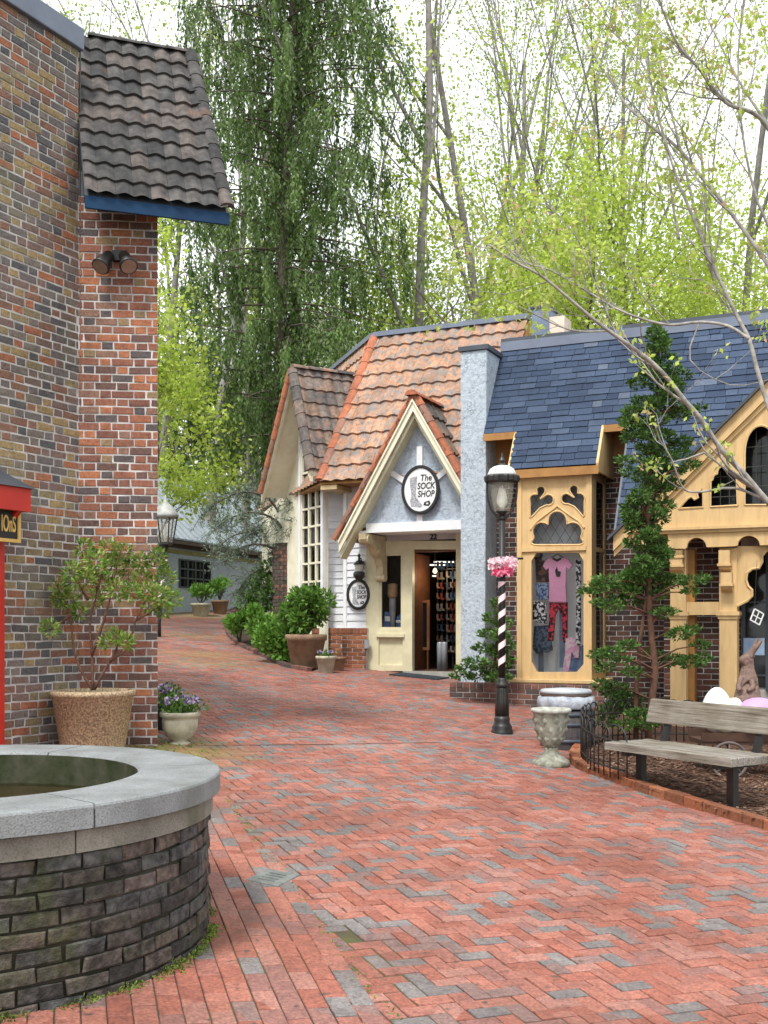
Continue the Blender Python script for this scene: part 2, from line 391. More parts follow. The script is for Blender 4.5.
def stone_mat(name, c1, c2, c3):
    m, t, b = nm(name, .85); n1 = noise(t, 4, 8); n2 = noise(t, 130, 3); r = ramp(t, n1.outputs[0], [(.35, c1), (.65, c2)]); r2 = ramp(t, n2.outputs[0], [(.34, (.68, .68, .68)), (.48, (1, 1, 1)), (.68, (1.15, 1.15, 1.15))]); col = mix(t, 1.0, r.outputs[0], r2.outputs[0], 'MULTIPLY')
    n3 = noise(t, 2.2, 6); r3 = ramp(t, n3.outputs[0], [(.5, (0, 0, 0)), (.72, (1, 1, 1))]); col = mix(t, r3.outputs[0], col, c3); t.links.new(col, b.inputs['Base Color']); bump(t, b, n2.outputs[0], .6, .006); return m
M['stone_cap'] = stone_mat('stone_cap', (.245, .26, .265), (.17, .18, .18), (.13, .14, .13))
M['stone_band'] = stone_mat('stone_band', (.25, .24, .205), (.15, .145, .12), (.09, .095, .06))
def moss_near(m, spots):
    t = m.node_tree; b = t.nodes['Principled BSDF']; lk = b.inputs['Base Color'].links[0]; col = lk.from_socket
    for (x, y, z, r_, st) in spots:
        g = N(t, 'ShaderNodeNewGeometry'); d = N(t, 'ShaderNodeVectorMath', operation='DISTANCE'); t.links.new(g.outputs['Position'], d.inputs[0]); d.inputs[1].default_value = (x, y, z)
        n_ = noise(t, 2.5, 6); ma = N(t, 'ShaderNodeMath', operation='MULTIPLY_ADD'); ma.inputs[1].default_value = r_ * 1.4; ma.inputs[2].default_value = -r_ * .7; t.links.new(n_.outputs[0], ma.inputs[0]); ad = N(t, 'ShaderNodeMath', operation='ADD'); t.links.new(d.outputs['Value'], ad.inputs[0]); t.links.new(ma.outputs[0], ad.inputs[1])
        r = ramp(t, ad.outputs[0], [(0, (st,) * 3), (min(.99, r_), (0, 0, 0))]); 
        if r_ > .98:
            sc2 = N(t, 'ShaderNodeMath', operation='DIVIDE'); sc2.inputs[1].default_value = r_ * 1.02; t.links.new(ad.outputs[0], sc2.inputs[0]); t.links.new(sc2.outputs[0], r.inputs[0])
        col = mix(t, r.outputs[0], col, (.23, .21, .07))
    t.links.new(col, b.inputs['Base Color'])
moss_near(M['paver'], [(-1.95, 9.8, .35, .95, .85), (-3.3, 20.3, .9, 1.2, .45), (-4.3, 24.5, 1.1, 1.2, .4), (-5.6, 31.5, 1.7, 1.8, .6), (-2.9, 18.6, .7, 1.2, .4)])
M['moss'] = mat('moss', (.06, .10, .012), (.11, .15, .02), 20, 1, bs=.8, bd=.02)
M['tile_dark'] = island_mat('tile_dark', [(0, (.10, .095, .092)), (.3, (.075, .074, .074)), (.55, (.125, .108, .10)), (.8, (.055, .055, .055))], sp=.45, nscale=14, bs=.4, bd=.008,
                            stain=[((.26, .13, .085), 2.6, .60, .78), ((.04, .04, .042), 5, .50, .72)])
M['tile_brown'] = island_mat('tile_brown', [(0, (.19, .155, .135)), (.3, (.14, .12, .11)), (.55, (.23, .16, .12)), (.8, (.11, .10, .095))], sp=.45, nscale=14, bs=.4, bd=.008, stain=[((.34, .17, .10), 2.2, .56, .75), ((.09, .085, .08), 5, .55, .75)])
M['tile_orange'] = island_mat('tile_orange', [(0, (.43, .235, .145)), (.35, (.50, .27, .165)), (.7, (.36, .215, .145))], sp=.35, nscale=18, bs=.4, bd=.006, const=False,
                              stain=[((.55, .35, .23), 3.0, .55, .85), ((.22, .20, .185), 4.5, .46, .60, (2.4, 2.4, .3)), ((.10, .095, .09), 7, .58, .74, (2, 2, .4))])
M['tile_cap'] = island_mat('tile_cap', [(0, (.40, .145, .08)), (.5, (.35, .13, .075)), (.85, (.28, .15, .11))], sp=.3, nscale=20, stain=[((.22, .15, .12), 3.5, .6, .75)])
M['slate'] = island_mat('slate', [(0, (.044, .066, .112)), (.3, (.053, .077, .128)), (.55, (.036, .054, .095)), (.8, (.064, .090, .142)), (.96, (.10, .125, .172))], rough=.85, sp=.25, nscale=80, cluster=.0)
M['cap_metal'] = mat('cap_metal', (.15, .18, .24), (.12, .14, .19), 3, .45, bs=.05)
M['cap_dark'] = mat('cap_dark', (.055, .065, .085), (.04, .05, .06), 6, .5, bs=.1)
M['blue_fascia'] = mat('blue_fascia', (.010, .045, .105), (.008, .032, .08), 5, .8, bs=.05)
def stucco_mat(name, c1, c2, c3):
    m, t, b = nm(name, .92); n1 = noise(t, 20, 8, rough=.75); r = ramp(t, n1.outputs[0], [(.35, c2), (.5, c1), (.68, tuple(min(.8, x * 1.2) for x in c1))]); g = N(t, 'ShaderNodeNewGeometry'); n0 = noise(t, 5, 4)
    wv = N(t, 'ShaderNodeMix', data_type='RGBA'); wv.inputs[0].default_value = .25; t.links.new(g.outputs['Position'], wv.inputs[6]); t.links.new(n0.outputs['Color'], wv.inputs[7])
    vo = N(t, 'ShaderNodeTexVoronoi', feature='DISTANCE_TO_EDGE'); vo.inputs['Scale'].default_value = 11; t.links.new(wv.outputs[2], vo.inputs['Vector']); rv = ramp(t, vo.outputs['Distance'], [(.0, (1, 1, 1)), (.05, (0, 0, 0))]); n2 = noise(t, 3.5, 3); rn = ramp(t, n2.outputs[0], [(.42, (0, 0, 0)), (.6, (.42, .42, .42))])
    f_ = mix(t, 1.0, rv.outputs[0], rn.outputs[0], 'MULTIPLY'); col = mix(t, f_, r.outputs[0], c3); t.links.new(col, b.inputs['Base Color'])
    ad = N(t, 'ShaderNodeMath', operation='SUBTRACT'); t.links.new(n1.outputs[0], ad.inputs[0]); t.links.new(f_, ad.inputs[1]); bump(t, b, ad.outputs[0], .9, .02); return m
M['stucco'] = stucco_mat('stucco', (.42, .48, .54), (.27, .33, .39), (.20, .20, .19))
M['stucco_pale'] = stucco_mat('stucco_pale', (.40, .46, .53), (.27, .33, .40), (.24, .25, .26))
M['white_paint'] = mat('white_paint', (.78, .79, .80), (.66, .67, .68), 5, .55, bs=.05)
M['siding'] = mat('siding', (.70, .71, .74), (.60, .61, .64), 4, .6, bs=.08, stretch=(1, 1, 6))
M['cream'] = mat('cream', (.66, .62, .42), (.57, .53, .35), 5, .5, bs=.05)
M['cream_pale'] = mat('cream_pale', (.76, .73, .58), (.66, .62, .46), 5, .55, bs=.05)
M['gold'] = mat('gold', (.62, .425, .20), (.44, .29, .13), 6, .65, bs=.35, bd=.005, detail=12, stretch=(2.6, 2.6, .4), lo=.42, hi=.85)
M['gold_dark'] = mat('gold_dark', (.38, .19, .05), (.28, .13, .035), 4, .6, bs=.06)
M['dark'] = mat('dark', (.012, .012, .013), (.02, .018, .017), 6, .9, bs=0)
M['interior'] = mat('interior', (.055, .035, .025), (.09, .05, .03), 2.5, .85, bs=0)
M['glass'] = glass('glass', alpha=.22)
M['glass_dark'] = mat('glass_dark', (.012, .014, .016), (.02, .022, .022), 4, .08, bs=.03)
M['lead'] = mat('lead', (.05, .05, .05), None, 8, .5)
M['iron'] = mat('iron', (.014, .014, .015), (.025, .023, .02), 12, .45, bs=.2, bd=.002)
def bench_mat():
    m, t, b = nm('bench_wood', .9); b.inputs['Specular IOR Level'].default_value = .2; g = N(t, 'ShaderNodeNewGeometry'); mp_ = N(t, 'ShaderNodeMapping', vector_type='TEXTURE'); mp_.inputs['Rotation'].default_value = (0, 0, math.atan2(-1.22, .71)); mp_.inputs['Scale'].default_value = (1, .035, .035); t.links.new(g.outputs['Position'], mp_.inputs[0])
    n1 = noise(t, 2.2, 8, mp_.outputs[0], .7); r = ramp(t, n1.outputs[0], [(.3, (.09, .075, .06)), (.48, (.24, .22, .19)), (.7, (.38, .365, .33))]); n2 = noise(t, 3, 4); r2 = ramp(t, n2.outputs[0], [(.35, (.75, .72, .66)), (.65, (1.1, 1.1, 1.1))]); col = mix(t, 1.0, r.outputs[0], r2.outputs[0], 'MULTIPLY')
    r3 = ramp(t, g.outputs['Random Per Island'], [(0, (.7, .66, .6)), (.5, (1, 1, 1)), (1, (.85, .86, .88))]); col = mix(t, 1.0, col, r3.outputs[0], 'MULTIPLY'); t.links.new(col, b.inputs['Base Color']); bump(t, b, n1.outputs[0], .9, .006); return m
M['bench_wood'] = bench_mat()
M['wood_old'] = mat('wood_old', (.31, .30, .275), (.13, .125, .115), 7, .85, bs=.7, bd=.006, detail=8, stretch=(3, 3, 22))
M['wood_brown'] = mat('wood_brown', (.16, .06, .025), (.10, .035, .015), 6, .5)
M['red_paint'] = mat('red_paint', (.50, .022, .010), (.42, .018, .008), 4, .45, bs=.03)
M['black'] = mat('black', (.012, .012, .013), None, 10, .5)
M['gold_leaf'] = mat('gold_leaf', (.65, .43, .12), (.55, .36, .10), 10, .4, bs=0)
M['ink'] = mat('ink', (.02, .02, .02), None, 8, .6, bs=0)
M['terracotta'] = mat('terracotta', (.30, .20, .125), (.20, .13, .085), 9, .85, bs=.3)
M['aggregate'] = mat('aggregate', (.50, .39, .25), (.24, .175, .11), 60, .9, bs=.9, bd=.006, detail=2, lo=.4, hi=.6)
M['stone_urn'] = mat('stone_urn', (.38, .38, .32), (.13, .14, .10), 14, .85, bs=.6, bd=.01, detail=8)
M['cream_pot'] = mat('cream_pot', (.50, .47, .36), (.34, .32, .24), 12, .75, bs=.3)
M['soil'] = mat('soil', (.035, .022, .015), (.06, .04, .025), 40, 1, bs=.9, bd=.02)
M['bark'] = mat('bark', (.15, .12, .10), (.07, .055, .045), 14, .95, bs=.8, bd=.02, stretch=(2, 2, .6))
M['bark_grey'] = mat('bark_grey', (.40, .38, .35), (.20, .19, .17), 12, .9, bs=.5, bd=.01)
M['bark_light'] = mat('bark_light', (.28, .26, .24), (.16, .15, .135), 6, .9, bs=.4, bd=.01)
M['bark_red'] = mat('bark_red', (.17, .085, .055), (.09, .05, .035), 14, .9, bs=.6, bd=.01)
# ------------------------------------------------------------------ ground, pavement, beds
def grid_mesh(xs, ys, zf):
    mb = MB(); nx = len(xs)
    vs = [(x, y, zf(x, y)) for y in ys for x in xs]
    fs = [(j * nx + i, j * nx + i + 1, (j + 1) * nx + i + 1, (j + 1) * nx + i) for j in range(len(ys) - 1) for i in range(nx - 1)]
    return mb.add(vs, fs)
xs = sorted(set([-400, -250, -150, -90, -60] + list(np.arange(-40, 41, 1.0)) + [60, 90, 150, 250, 400]))
ys = sorted(set([-60, -20, -5, 0] + list(np.arange(1, 60, 1.0)) + list(np.arange(60, 140, 5.0)) + [200, 400, 700]))
M['ground'] = mat('ground', (.09, .075, .04), (.06, .09, .025), 1.2, 1, bs=.8, bd=.05, detail=8)
gr = grid_mesh(xs, ys, lambda x, y: G(x, y) - .05).build('ground', M['ground'], smooth=True); tag(gr, kind='structure')
def inpoly(x, y, poly):
    c = False; n = len(poly)
    for i in range(n):
        x0, y0 = poly[i]; x1, y1 = poly[(i + 1) % n]
        if (y0 > y) != (y1 > y) and x < (x1 - x0) * (y - y0) / (y1 - y0) + x0: c = not c
    return c
PAVE = [(-7, .5), (6, .5), (6, 9), (4.6, 11), (3.2, 13.5), (2.0, 15.6), (1.8, 20.4), (-1.0, 21), (-1.3, 21), (-1.9, 22), (-2.4, 24), (-3.4, 27), (-4.0, 31), (-3.2, 36), (-1.5, 42), (-2.5, 43), (-5.2, 37), (-6.3, 32), (-5.6, 26), (-5.2, 22), (-5.0, 16), (-6.5, 8)]
FC = Vector((-1.99, 5.04, 0)); FR = 1.227
pav = MB()
gmap = lambda ox, oy, ca, sa: (lambda u, v, h: Vector((ox + u * ca - v * sa, oy + u * sa + v * ca, G(ox + u * ca - v * sa, oy + u * sa + v * ca) + h)))
d0 = Vector((.27, -.963)); BL0 = Vector((-1.15, 8.0)); BL1 = Vector((.13, 3.95))
def left_of_band(x, y):
    bx, by = BL1.x - BL0.x, BL1.y - BL0.y
    return (bx * (y - BL0.y) - by * (x - BL0.x)) < 0
inband = lambda x, y: left_of_band(x, y) and y < 9.9
ang = math.atan2(d0.y, d0.x); mpB = gmap(BL0.x, BL0.y, math.cos(ang), math.sin(ang))
Wb = .094
for j in range(-82, 1):
    for i in range(-30, 60):
        u = i * .19 + (.095 if j % 2 else 0); v = j * Wb
        c = mpB(u + .1, v + .05, 0)
        if inband(c.x, c.y) and inpoly(c.x, c.y, PAVE) and c.y > .6 and (c.xy - FC.xy).length > FR - .1:
            pav.slab(mpB, u + .003, v + .003, u + .187, v + Wb - .002, .006, .0035, -.01, .0015, .0016)
ang2 = R(24); mpH = gmap(0, 8, math.cos(ang2), math.sin(ang2)); w_ = .084
for i in range(-380, 520):
    for j in range(-140, 140):
        for (cx, cy, lx, ly) in ((0, 0, 2, 1), (2, -1, 1, 2)):
            gx, gy = i + 4 * j + cx, i + cy
            if abs(gx) > 450 or abs(gy) > 420: continue
            u, v = gx * w_, gy * w_; c = mpH(u + lx * w_ / 2, v + ly * w_ / 2, 0)
            if c.y > 26 or not (-7.5 < c.x < 6.2) or c.y < .6: continue
            nb = (c.y < 10.0 and left_of_band(c.x - .12, c.y - .04))
            if inpoly(c.x, c.y, PAVE) and not inband(c.x + .13, c.y + .04):
                pav.slab(mpH, u + .0028, v + .0028, u + lx * w_ - .0028, v + ly * w_ - .0028, .002 if nb else .006, .0035, -.01, .0028, .0028)
pv = pav.build('brick_paving', M['paver']); tag(pv, kind='structure')
# the far stretch of the path, running bond courses wider than near ones are seen
far = MB()
mpF = gmap(-4.3, 26, 1, 0)
for j in range(0, 165):
    for i in range(-20, 25):
        u = i * .205 + (.1 if j % 2 else 0); v = j * Wb; c = mpF(u + .1, v + .05, 0)
        if inpoly(c.x, c.y, PAVE): far.slab(mpF, u + .002, v + .002, u + .201, v + Wb - .002, .006, .0035, -.01, .0015, .001)
fp = far.build('path', M['paver']); tag(fp, kind='structure')
xs2 = list(np.arange(-7.5, 6.3, .5)); ys2 = list(np.arange(.5, 43.5, .5)); jb = MB()
for yi in range(len(ys2) - 1):
    for xi in range(len(xs2) - 1):
        x0, x1, y0, y1 = xs2[xi], xs2[xi + 1], ys2[yi], ys2[yi + 1]
        if any(inpoly(x, y, PAVE) for x in (x0, x1, (x0 + x1) / 2) for y in (y0, y1)):
            jb.add([(x, y, G(x, y) - .001) for x, y in ((x0, y0), (x1, y0), (x1, y1), (x0, y1))], [(0, 1, 2, 3)])
jo = jb.build('paving_sand', M['joint']); tag(jo, kind='structure')
# ------------------------------------------------------------------ left brick building
bld = thing('brick_building', (-2.78, 10, G(-2.78, 10)), 'tall multicoloured brick building with a steep dark tiled roof at the left', 'building')
WA = PF(-2.78, 10, .469, .883); WP = PF(-2.78, 10, .995, .10)
topA = 6.82; wP = .71; eP = 5.5
mb = MB(); bricks(mb, WA.map(), -7.2, 0, -.15, topA, bond='fl', H=.0735, h=.006, J=.0145, jit=.0055); o = mb.build('long_wall', M['brick_grey'], bld)
mb = MB(); bricks(mb, WP.map(), 0.004, wP, -.15, eP, bond='fl', H=.0735, h=.006, L=.2, J=.013, jit=.004); o = mb.build('pier_wall', M['brick_red'], bld)
mb = MB()
core = [WA.pt(-7.2, 0, -.3), WA.pt(-7.2, 0, .001), WA.pt(0, 0, .001), WP.pt(wP, 0, .001), WP.pt(wP, 0) + Vector((-1.6, 4.2, 0)), WP.pt(wP, 0) + Vector((-7.5, 4.5, 0)), (-9, 4, 0)]
mb.prism([(p[0], p[1], -.3) for p in core[1:]], (0, 0, eP + .3))
o = mb.build('core', M['mortar_light'], bld); o['label'] = 'pale mortar between the bricks'
mb = MB(); mb.pbox(WA.map(), -7.2, .0, 5.3, topA, -.35, -.001); mb.build('upper_wall', M['mortar_light'], bld)
mb = MB(); mb.pbox(WA.map(), -7.25, .03, topA, topA + .20, -.42, .05); o = mb.build('coping', M['cap_metal'], bld); bevel(o, .01)
e0 = Vector((-2.66, 9.55, 5.36)); e1 = e0 + Vector((.945, .33, 0)) * 1.31; r0 = Vector((-2.86, 10.62, 7.27)); r1 = r0 + Vector((.93, .32, 0)) * 1.0
ex = Vector((.945, .33, 0))
rf = pantiles('tiled_roof', [e0 + ex * .06, e1, r1, r0 - ex * .15], M['tile_dark'], bld, du=.155, dv=.2, amp=.028, th=.028, ns=6)
mb = MB(); ridge_caps(mb, e1 + Vector((.0, 0, .03)), r1 + Vector((0, 0, .03)), .062, .2); ridge_caps(mb, r0, r1, .06, .25); mb.build('roof_edge_tiles', M['tile_dark'], bld)
back = Vector((-1.5, 4.2, 0)); b0, b1 = r0 + back * .5, r1 + back * .5
mb = MB(); dn = Vector((0, 0, -.03))
dn = Vector((-.29, .83, -.44)) * .03; mb.prism([e0 + ex * .06 + dn, e1 + dn, r1 + dn, r0 - ex * .14 + dn], Vector((-.29, .83, -.47)) * .07)
cR = WP.pt(wP, 0); bd_ = Vector((-.42, .91, 0)); cL = WP.pt(-.1, 0); zt0 = 5.36 + .30 * 1.9 - .22
mb.prism([(cR.x, cR.y, 5.45), (cR.x, cR.y, zt0), cR + bd_ * .66 + Vector((0, 0, 7.0)), cR + bd_ * 2.6 + Vector((0, 0, 5.45))], cL - cR)
mb.build('roof_body', M['cap_dark'], bld)
mb = MB(); nrm = Vector((.33, -.945, 0)); fa, fb = e0 + ex * .06, e1 + ex * .02
mb.prism([fa + Vector((0, 0, -.02)), fb + Vector((0, 0, -.02)), fb + Vector((0, 0, -.125)), fa + Vector((0, 0, -.125))], nrm * -.03); mb.build('fascia', M['blue_fascia'], bld)
mb = MB(); mb.tube([WA.pt(.015, 3.5, .012), WA.pt(.012, 7.0, .012)], .008, 6); mb.build('cable', M['lead'], bld)
# twin floodlights
fl = WP.pt(.36, 1.6 + (HY - 258) * 10 / F, .0); t = thing('floodlight', fl, 'pair of black floodlights mounted on the brick pier under the tiled roof', 'floodlight')
mb = MB(); mb.box(fl + Vector((0, -.03, .02)), (.09, .06, .09)); mb.build('mounting_plate', M['iron'], t)
for sx in (-1, 1):
    d = Vector((.32 * sx + .05, -.55, -.75)).normalized(); p = fl + Vector((sx * .06, -.07, .03)); b = MB()
    b.tube([p, p + d * .03, p + d * .1, p + d * .2, p + d * .21], [.03, .05, .055, .085, .08], 14); o = b.build('lamp_head', M['iron'], t, True)
    b = MB(); b.tube([p + d * .205, p + d * .212], .07, 14); b.build('lens', mat('lens_%d' % sx, (.30, .20, .15), None, 8, .2, bs=0), o)
# red canopy with the painted sign at the left edge
AW = PF(-2.78 - .469 * 1.05, 10 - .883 * 1.05, .469, .883)
WA2 = WA.off(.0)
cn = WA.pt(-.52, 2.7); t = thing('shop_canopy', cn, 'small red canopy with a black top projecting from the brick wall at the left edge', 'canopy')
az = lambda px, py, pf: pf.az(px, py)
CF = PF(*(WA.pt(0, 0, .0).xy), *(WA.e.xy))
zt, zb = WA.z(26, 490), WA.z(26, 514)
aR = WA.a(28) ; mb = MB(); CP = WA.off(.32)
aR = CP.a(29); zt, zb = CP.z(28, 489), CP.z(28, 512)
mb.pbox(CP.map(), aR - 1.6, aR, zb, zt, -.02, .02); mb.pbox(CP.map(), aR - .03, aR, zb, zt, -.31, -.02); mb.build('fascia', M['red_paint'], t)
mb = MB(); mb.prism([CP.pt(aR + .03, zt, .05), CP.pt(aR + .03, zt + .16, -.31), CP.pt(aR + .03, zt, -.31)], CP.e * -1.65); mb.build('roof', M['cap_dark'], t)
mb = MB(); mb.prism([CP.pt(aR - .05, zb, -.03), CP.pt(aR - .05, zb - .28, -.31), CP.pt(aR - .05, zb, -.31)], CP.e * -.05); mb.build('bracket', M['red_paint'], t)
pz = WA.off(.06); mb = MB(); a1 = pz.a(2); mb.pbox(pz.map(), a1 - .9, a1, G(-3, 9), zb, -.05, .03); mb.build('door_post', M['red_paint'], t)
SP = WA.off(.22); t = thing('hanging_sign', SP.pt(SP.a(10), 2.2), 'black sign with gold letters in a gold frame hanging under the red canopy', 'sign')
sa, sz1, sz0 = SP.a(18), SP.z(16, 508), SP.z(16, 543); mb = MB(); mb.pbox(SP.map(), sa - .9, sa, sz0, sz1, -.02, .02); mb.build('board', M['black'], t)
mb = MB(); fw = .028
for q in ((sa - .9, sa, sz1 - fw, sz1), (sa - .9, sa, sz0, sz0 + fw), (sa - fw, sa, sz0 + fw, sz1 - fw)): mb.pbox(SP.map(), *q, .0205, .034)
mb.build('frame', M['gold_leaf'], t)
text_obj('lettering', 'IOnS', SP.map(), sa - .125, (sz0 + sz1) / 2, .19, .024, .008, M['gold_leaf'], t, sx=.40, bold=.002)
# ------------------------------------------------------------------ fountain
gz = G(FC.x, FC.y); top = EYE - .68
ft = thing('round_fountain', (FC.x, FC.y, gz), 'round brick fountain basin with a grey stone rim in the lower left corner', 'fountain')
cyl = lambda rad: (lambda u, v, h: Vector((FC.x + (rad + h) * math.cos(u / rad), FC.y + (rad + h) * math.sin(u / rad), v)))
RB = FR - .06; mb = MB(); bricks(mb, cyl(RB), -math.pi * RB, math.pi * RB, gz - .12, top - .185, L=.185, H=.068, J=.010, h=.009, jit=.006, low=.006, b=.006)
mb.build('brick_wall', M['brick_fountain'], ft)
mb = MB(); mb.lathe((FC.x, FC.y, 0), [(RB - .3, gz - .2), (RB - .012, gz - .2), (RB - .012, top - .18), (RB - .3, top - .18)], 144); mb.build('mortar_core', M['mortar_moss'], ft, True)
def ringsolid(mb, r0, r1, z0, z1, a0, a1, n=20, b=.012):
    prof = [(r0, z0), (r1, z0), (r1, z1 - b), (r1 - b * .4, z1 - b * .3), (r1 - b, z1), (r0 + b, z1), (r0, z1 - b)]; vs = []; k = len(prof)
    for i in range(n + 1):
        a = a0 + (a1 - a0) * i / n
        vs += [(FC.x + r * math.cos(a), FC.y + r * math.sin(a), z) for r, z in prof]
    fs = [(i * k + j, (i + 1) * k + j, (i + 1) * k + (j + 1) % k, i * k + (j + 1) % k) for i in range(n) for j in range(k)]
    fs += [tuple(range(k)), tuple(n * k + j for j in range(k))[::-1]]; mb.add(vs, fs)
aj = math.atan2(-.85, .89)                           # the open joint of the rim
mb = MB()
for k in range(6):
    a = aj + k * math.pi / 3; ringsolid(mb, FR - .385, FR, top - .092, top, a + .004, a + math.pi / 3 - .004)
o = mb.build('stone_rim', M['stone_cap'], ft)
mb = MB()
for k in range(6):
    a = aj - .05 + k * math.pi / 3; ringsolid(mb, FR - .36, FR - .035, top - .187, top - .093, a + .003, a + math.pi / 3 - .003)
o = mb.build('stone_band', M['stone_band'], ft)
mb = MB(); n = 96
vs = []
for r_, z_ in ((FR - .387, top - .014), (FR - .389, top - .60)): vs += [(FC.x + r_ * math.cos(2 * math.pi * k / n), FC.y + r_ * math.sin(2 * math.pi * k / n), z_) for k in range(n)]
mb.add(vs, [(k, (k + 1) % n, n + (k + 1) % n, n + k) for k in range(n)]); mb.build('inner_wall', mat('inner_moss_shade', (.018, .026, .007), (.055, .055, .035), 9, .9, bs=.8, detail=8), ft, True)  # mossy liner, its colour also darkened to paint in shade inside the rim
mbf = MB(); fb_ = lambda u, v, h: Vector((FC.x + u, FC.y + v, top - .27 + h)); bricks(mbf, fb_, -.58, .58, -.58, .58, L=.2, H=.1, h=.006); mbf.build('basin_floor', island_mat('floor_tiles', [(0, (.55, .33, .13)), (.4, (.42, .20, .09)), (.7, (.62, .44, .22))], sp=.3), ft)
wm, wt, wb = nm('basin_water', .04); wo = [x for x in wt.nodes if x.type == 'OUTPUT_MATERIAL'][0]
tb = N(wt, 'ShaderNodeBsdfTransparent'); tb.inputs[0].default_value = (.95, .84, .62, 1); gl = N(wt, 'ShaderNodeBsdfGlossy'); gl.inputs['Roughness'].default_value = .02
fz = N(wt, 'ShaderNodeFresnel'); fz.inputs[0].default_value = 1.45; mxw = N(wt, 'ShaderNodeMixShader'); wt.links.new(fz.outputs[0], mxw.inputs[0]); wt.links.new(tb.outputs[0], mxw.inputs[1]); wt.links.new(gl.outputs[0], mxw.inputs[2]); wt.links.new(mxw.outputs[0], wo.inputs[0])
bw = N(wt, 'ShaderNodeBump'); bw.inputs['Strength'].default_value = .04; nw = noise(wt, 6); wt.links.new(nw.outputs[0], bw.inputs['Height']); wt.links.new(bw.outputs[0], gl.inputs['Normal'])
mb = MB(); mb.add([(FC.x + (FR - .388) * math.cos(2 * math.pi * k / 48), FC.y + (FR - .388) * math.sin(2 * math.pi * k / 48), top - .165) for k in range(48)], [tuple(range(48))]); mb.build('water', wm, ft)
xj = MB(); pj = [GP(186, 747), GP(250, 746), GP(330, 745), GP(440, 743)]
for i in range(3):
    a_, b_ = pj[i], pj[i + 1]; xj.add([(a_.x, a_.y - .018, G(a_.x, a_.y) + .0085), (b_.x, b_.y - .018, G(b_.x, b_.y) + .0085), (b_.x, b_.y + .018, G(b_.x, b_.y) + .0085), (a_.x, a_.y + .018, G(a_.x, a_.y) + .0085)], [(0, 1, 2, 3)])
o = xj.build('expansion_joint', mat('joint_strip', (.10, .075, .065), (.20, .15, .13), 9, .9)); tag(o, kind='structure')
# drain plate
dc = GP(273, 879); t = thing('drain_cover', dc, 'small rectangular grey metal drain cover set in the brick paving', 'drain cover')
mpd = gmap(dc.x, dc.y, math.cos(R(-22)), math.sin(R(-22))); mb = MB(); mb.slab(mpd, -.1, -.13, .1, .13, .012, .004); mb.build('plate', mat('drain_metal', (.20, .21, .20), (.12, .13, .12), 20, .7), t)
mb = MB()
for k in range(4): mb.pbox(mpd, -.05, .05, -.085 + k * .045, -.07 + k * .045, .011, .0145)
mb.build('relief', mat('drain_relief', (.13, .14, .135), None, 20, .7), t)
# ------------------------------------------------------------------ shop frame: W is the wall plane of the slate shop, e1 runs right and nearer
E1 = (.909, -.417); P0 = (2.74, 16.23)
def SF(d): return PF(P0[0], P0[1], E1[0], E1[1], -d)      # plane d metres behind W (negative: in front)
W0 = SF(0); wm0 = W0.map()                                # wm0(s, z, h): h in front of W
fr = lambda s, d, z: W0.pt(s, z, -d)
def azs(pf, pts): return [pf.az(x, y) for x, y in pts]
gS = lambda s, d: (lambda p: G(p.x, p.y))(fr(s, d, 0))
# ---------------- slate-roofed shop with the bay window
ZE, ZT, ZB, ZR = 4.40, 5.80, 3.81, 2.72
dM = lambda z: -.6 + (z - ZE) * .8 / 1.4                  # depth of the mansard plane
sh = thing('slate_roof_shop', fr(0, 0, gS(0, 0)), 'dark brick shop with a steep blue slate roof and an ochre bay window', 'building')
sL, sR = -1.13, W0.a(800)
mb = MB(); bricks(mb, W0.map(), sL, W0.a(700), gS(0, 0) - .2, ZE + .1, H=.074, h=.007); mb.build('brick_wall', M['brick_shop'], sh)
mb = MB(); mb.pbox(W0.map(), sL, sR + 3, gS(0, 0) - .5, ZE + .2, -3.5, .001); mb.build('wall_core', M['mortar_light'], sh)
c = lambda s, z: fr(s, dM(z), z)
shingles('roof', [c(sL, ZE), c(sR + 2.5, ZE), c(sR + 2.5, ZT), c(sL, ZT)], M['slate'], sh, .28, .115)
bw_ = .62; shingles('roof_over_bay', [c(-bw_ - .02, ZB), c(bw_, ZB), c(bw_, ZE + .004), c(-bw_ - .02, ZE + .004)], M['slate'], sh, .28, .115)
s1 = SF(-.75).a(628); shingles('roof_low_part', [c(s1, ZR), c(sR + 2.5, ZR), c(sR + 2.5, ZE + .004), c(s1, ZE + .004)], M['slate'], sh, .28, .115)
mb = MB(); q = lambda s, z, o: fr(s, dM(z) + o, z)
mb.add([q(s_, z_, .03) for s_ in (sL, sR + 2.5) for z_ in (ZE, ZT)] + [fr(s_, 3.2, z_) for s_ in (sL, sR + 2.5) for z_ in (ZE, ZT)], [(0, 1, 3, 2), (1, 5, 7, 3), (0, 4, 5, 1), (2, 3, 7, 6)]); mb.build('roof_body', M['cap_dark'], sh)
mb = MB(); mb.pbox(wm0, sL, sR + 2.5, ZT - .01, ZT + .13, -.35, -dM(ZT) + .03); mb.build('parapet_flashing', M['cap_metal'], sh)
mb = MB(); mb.pbox(wm0, sL, sR + 2.5, ZT + .132, ZT + .19, -.42, -dM(ZT) + .0); mb.build('parapet_cap', M['cap_dark'], sh)
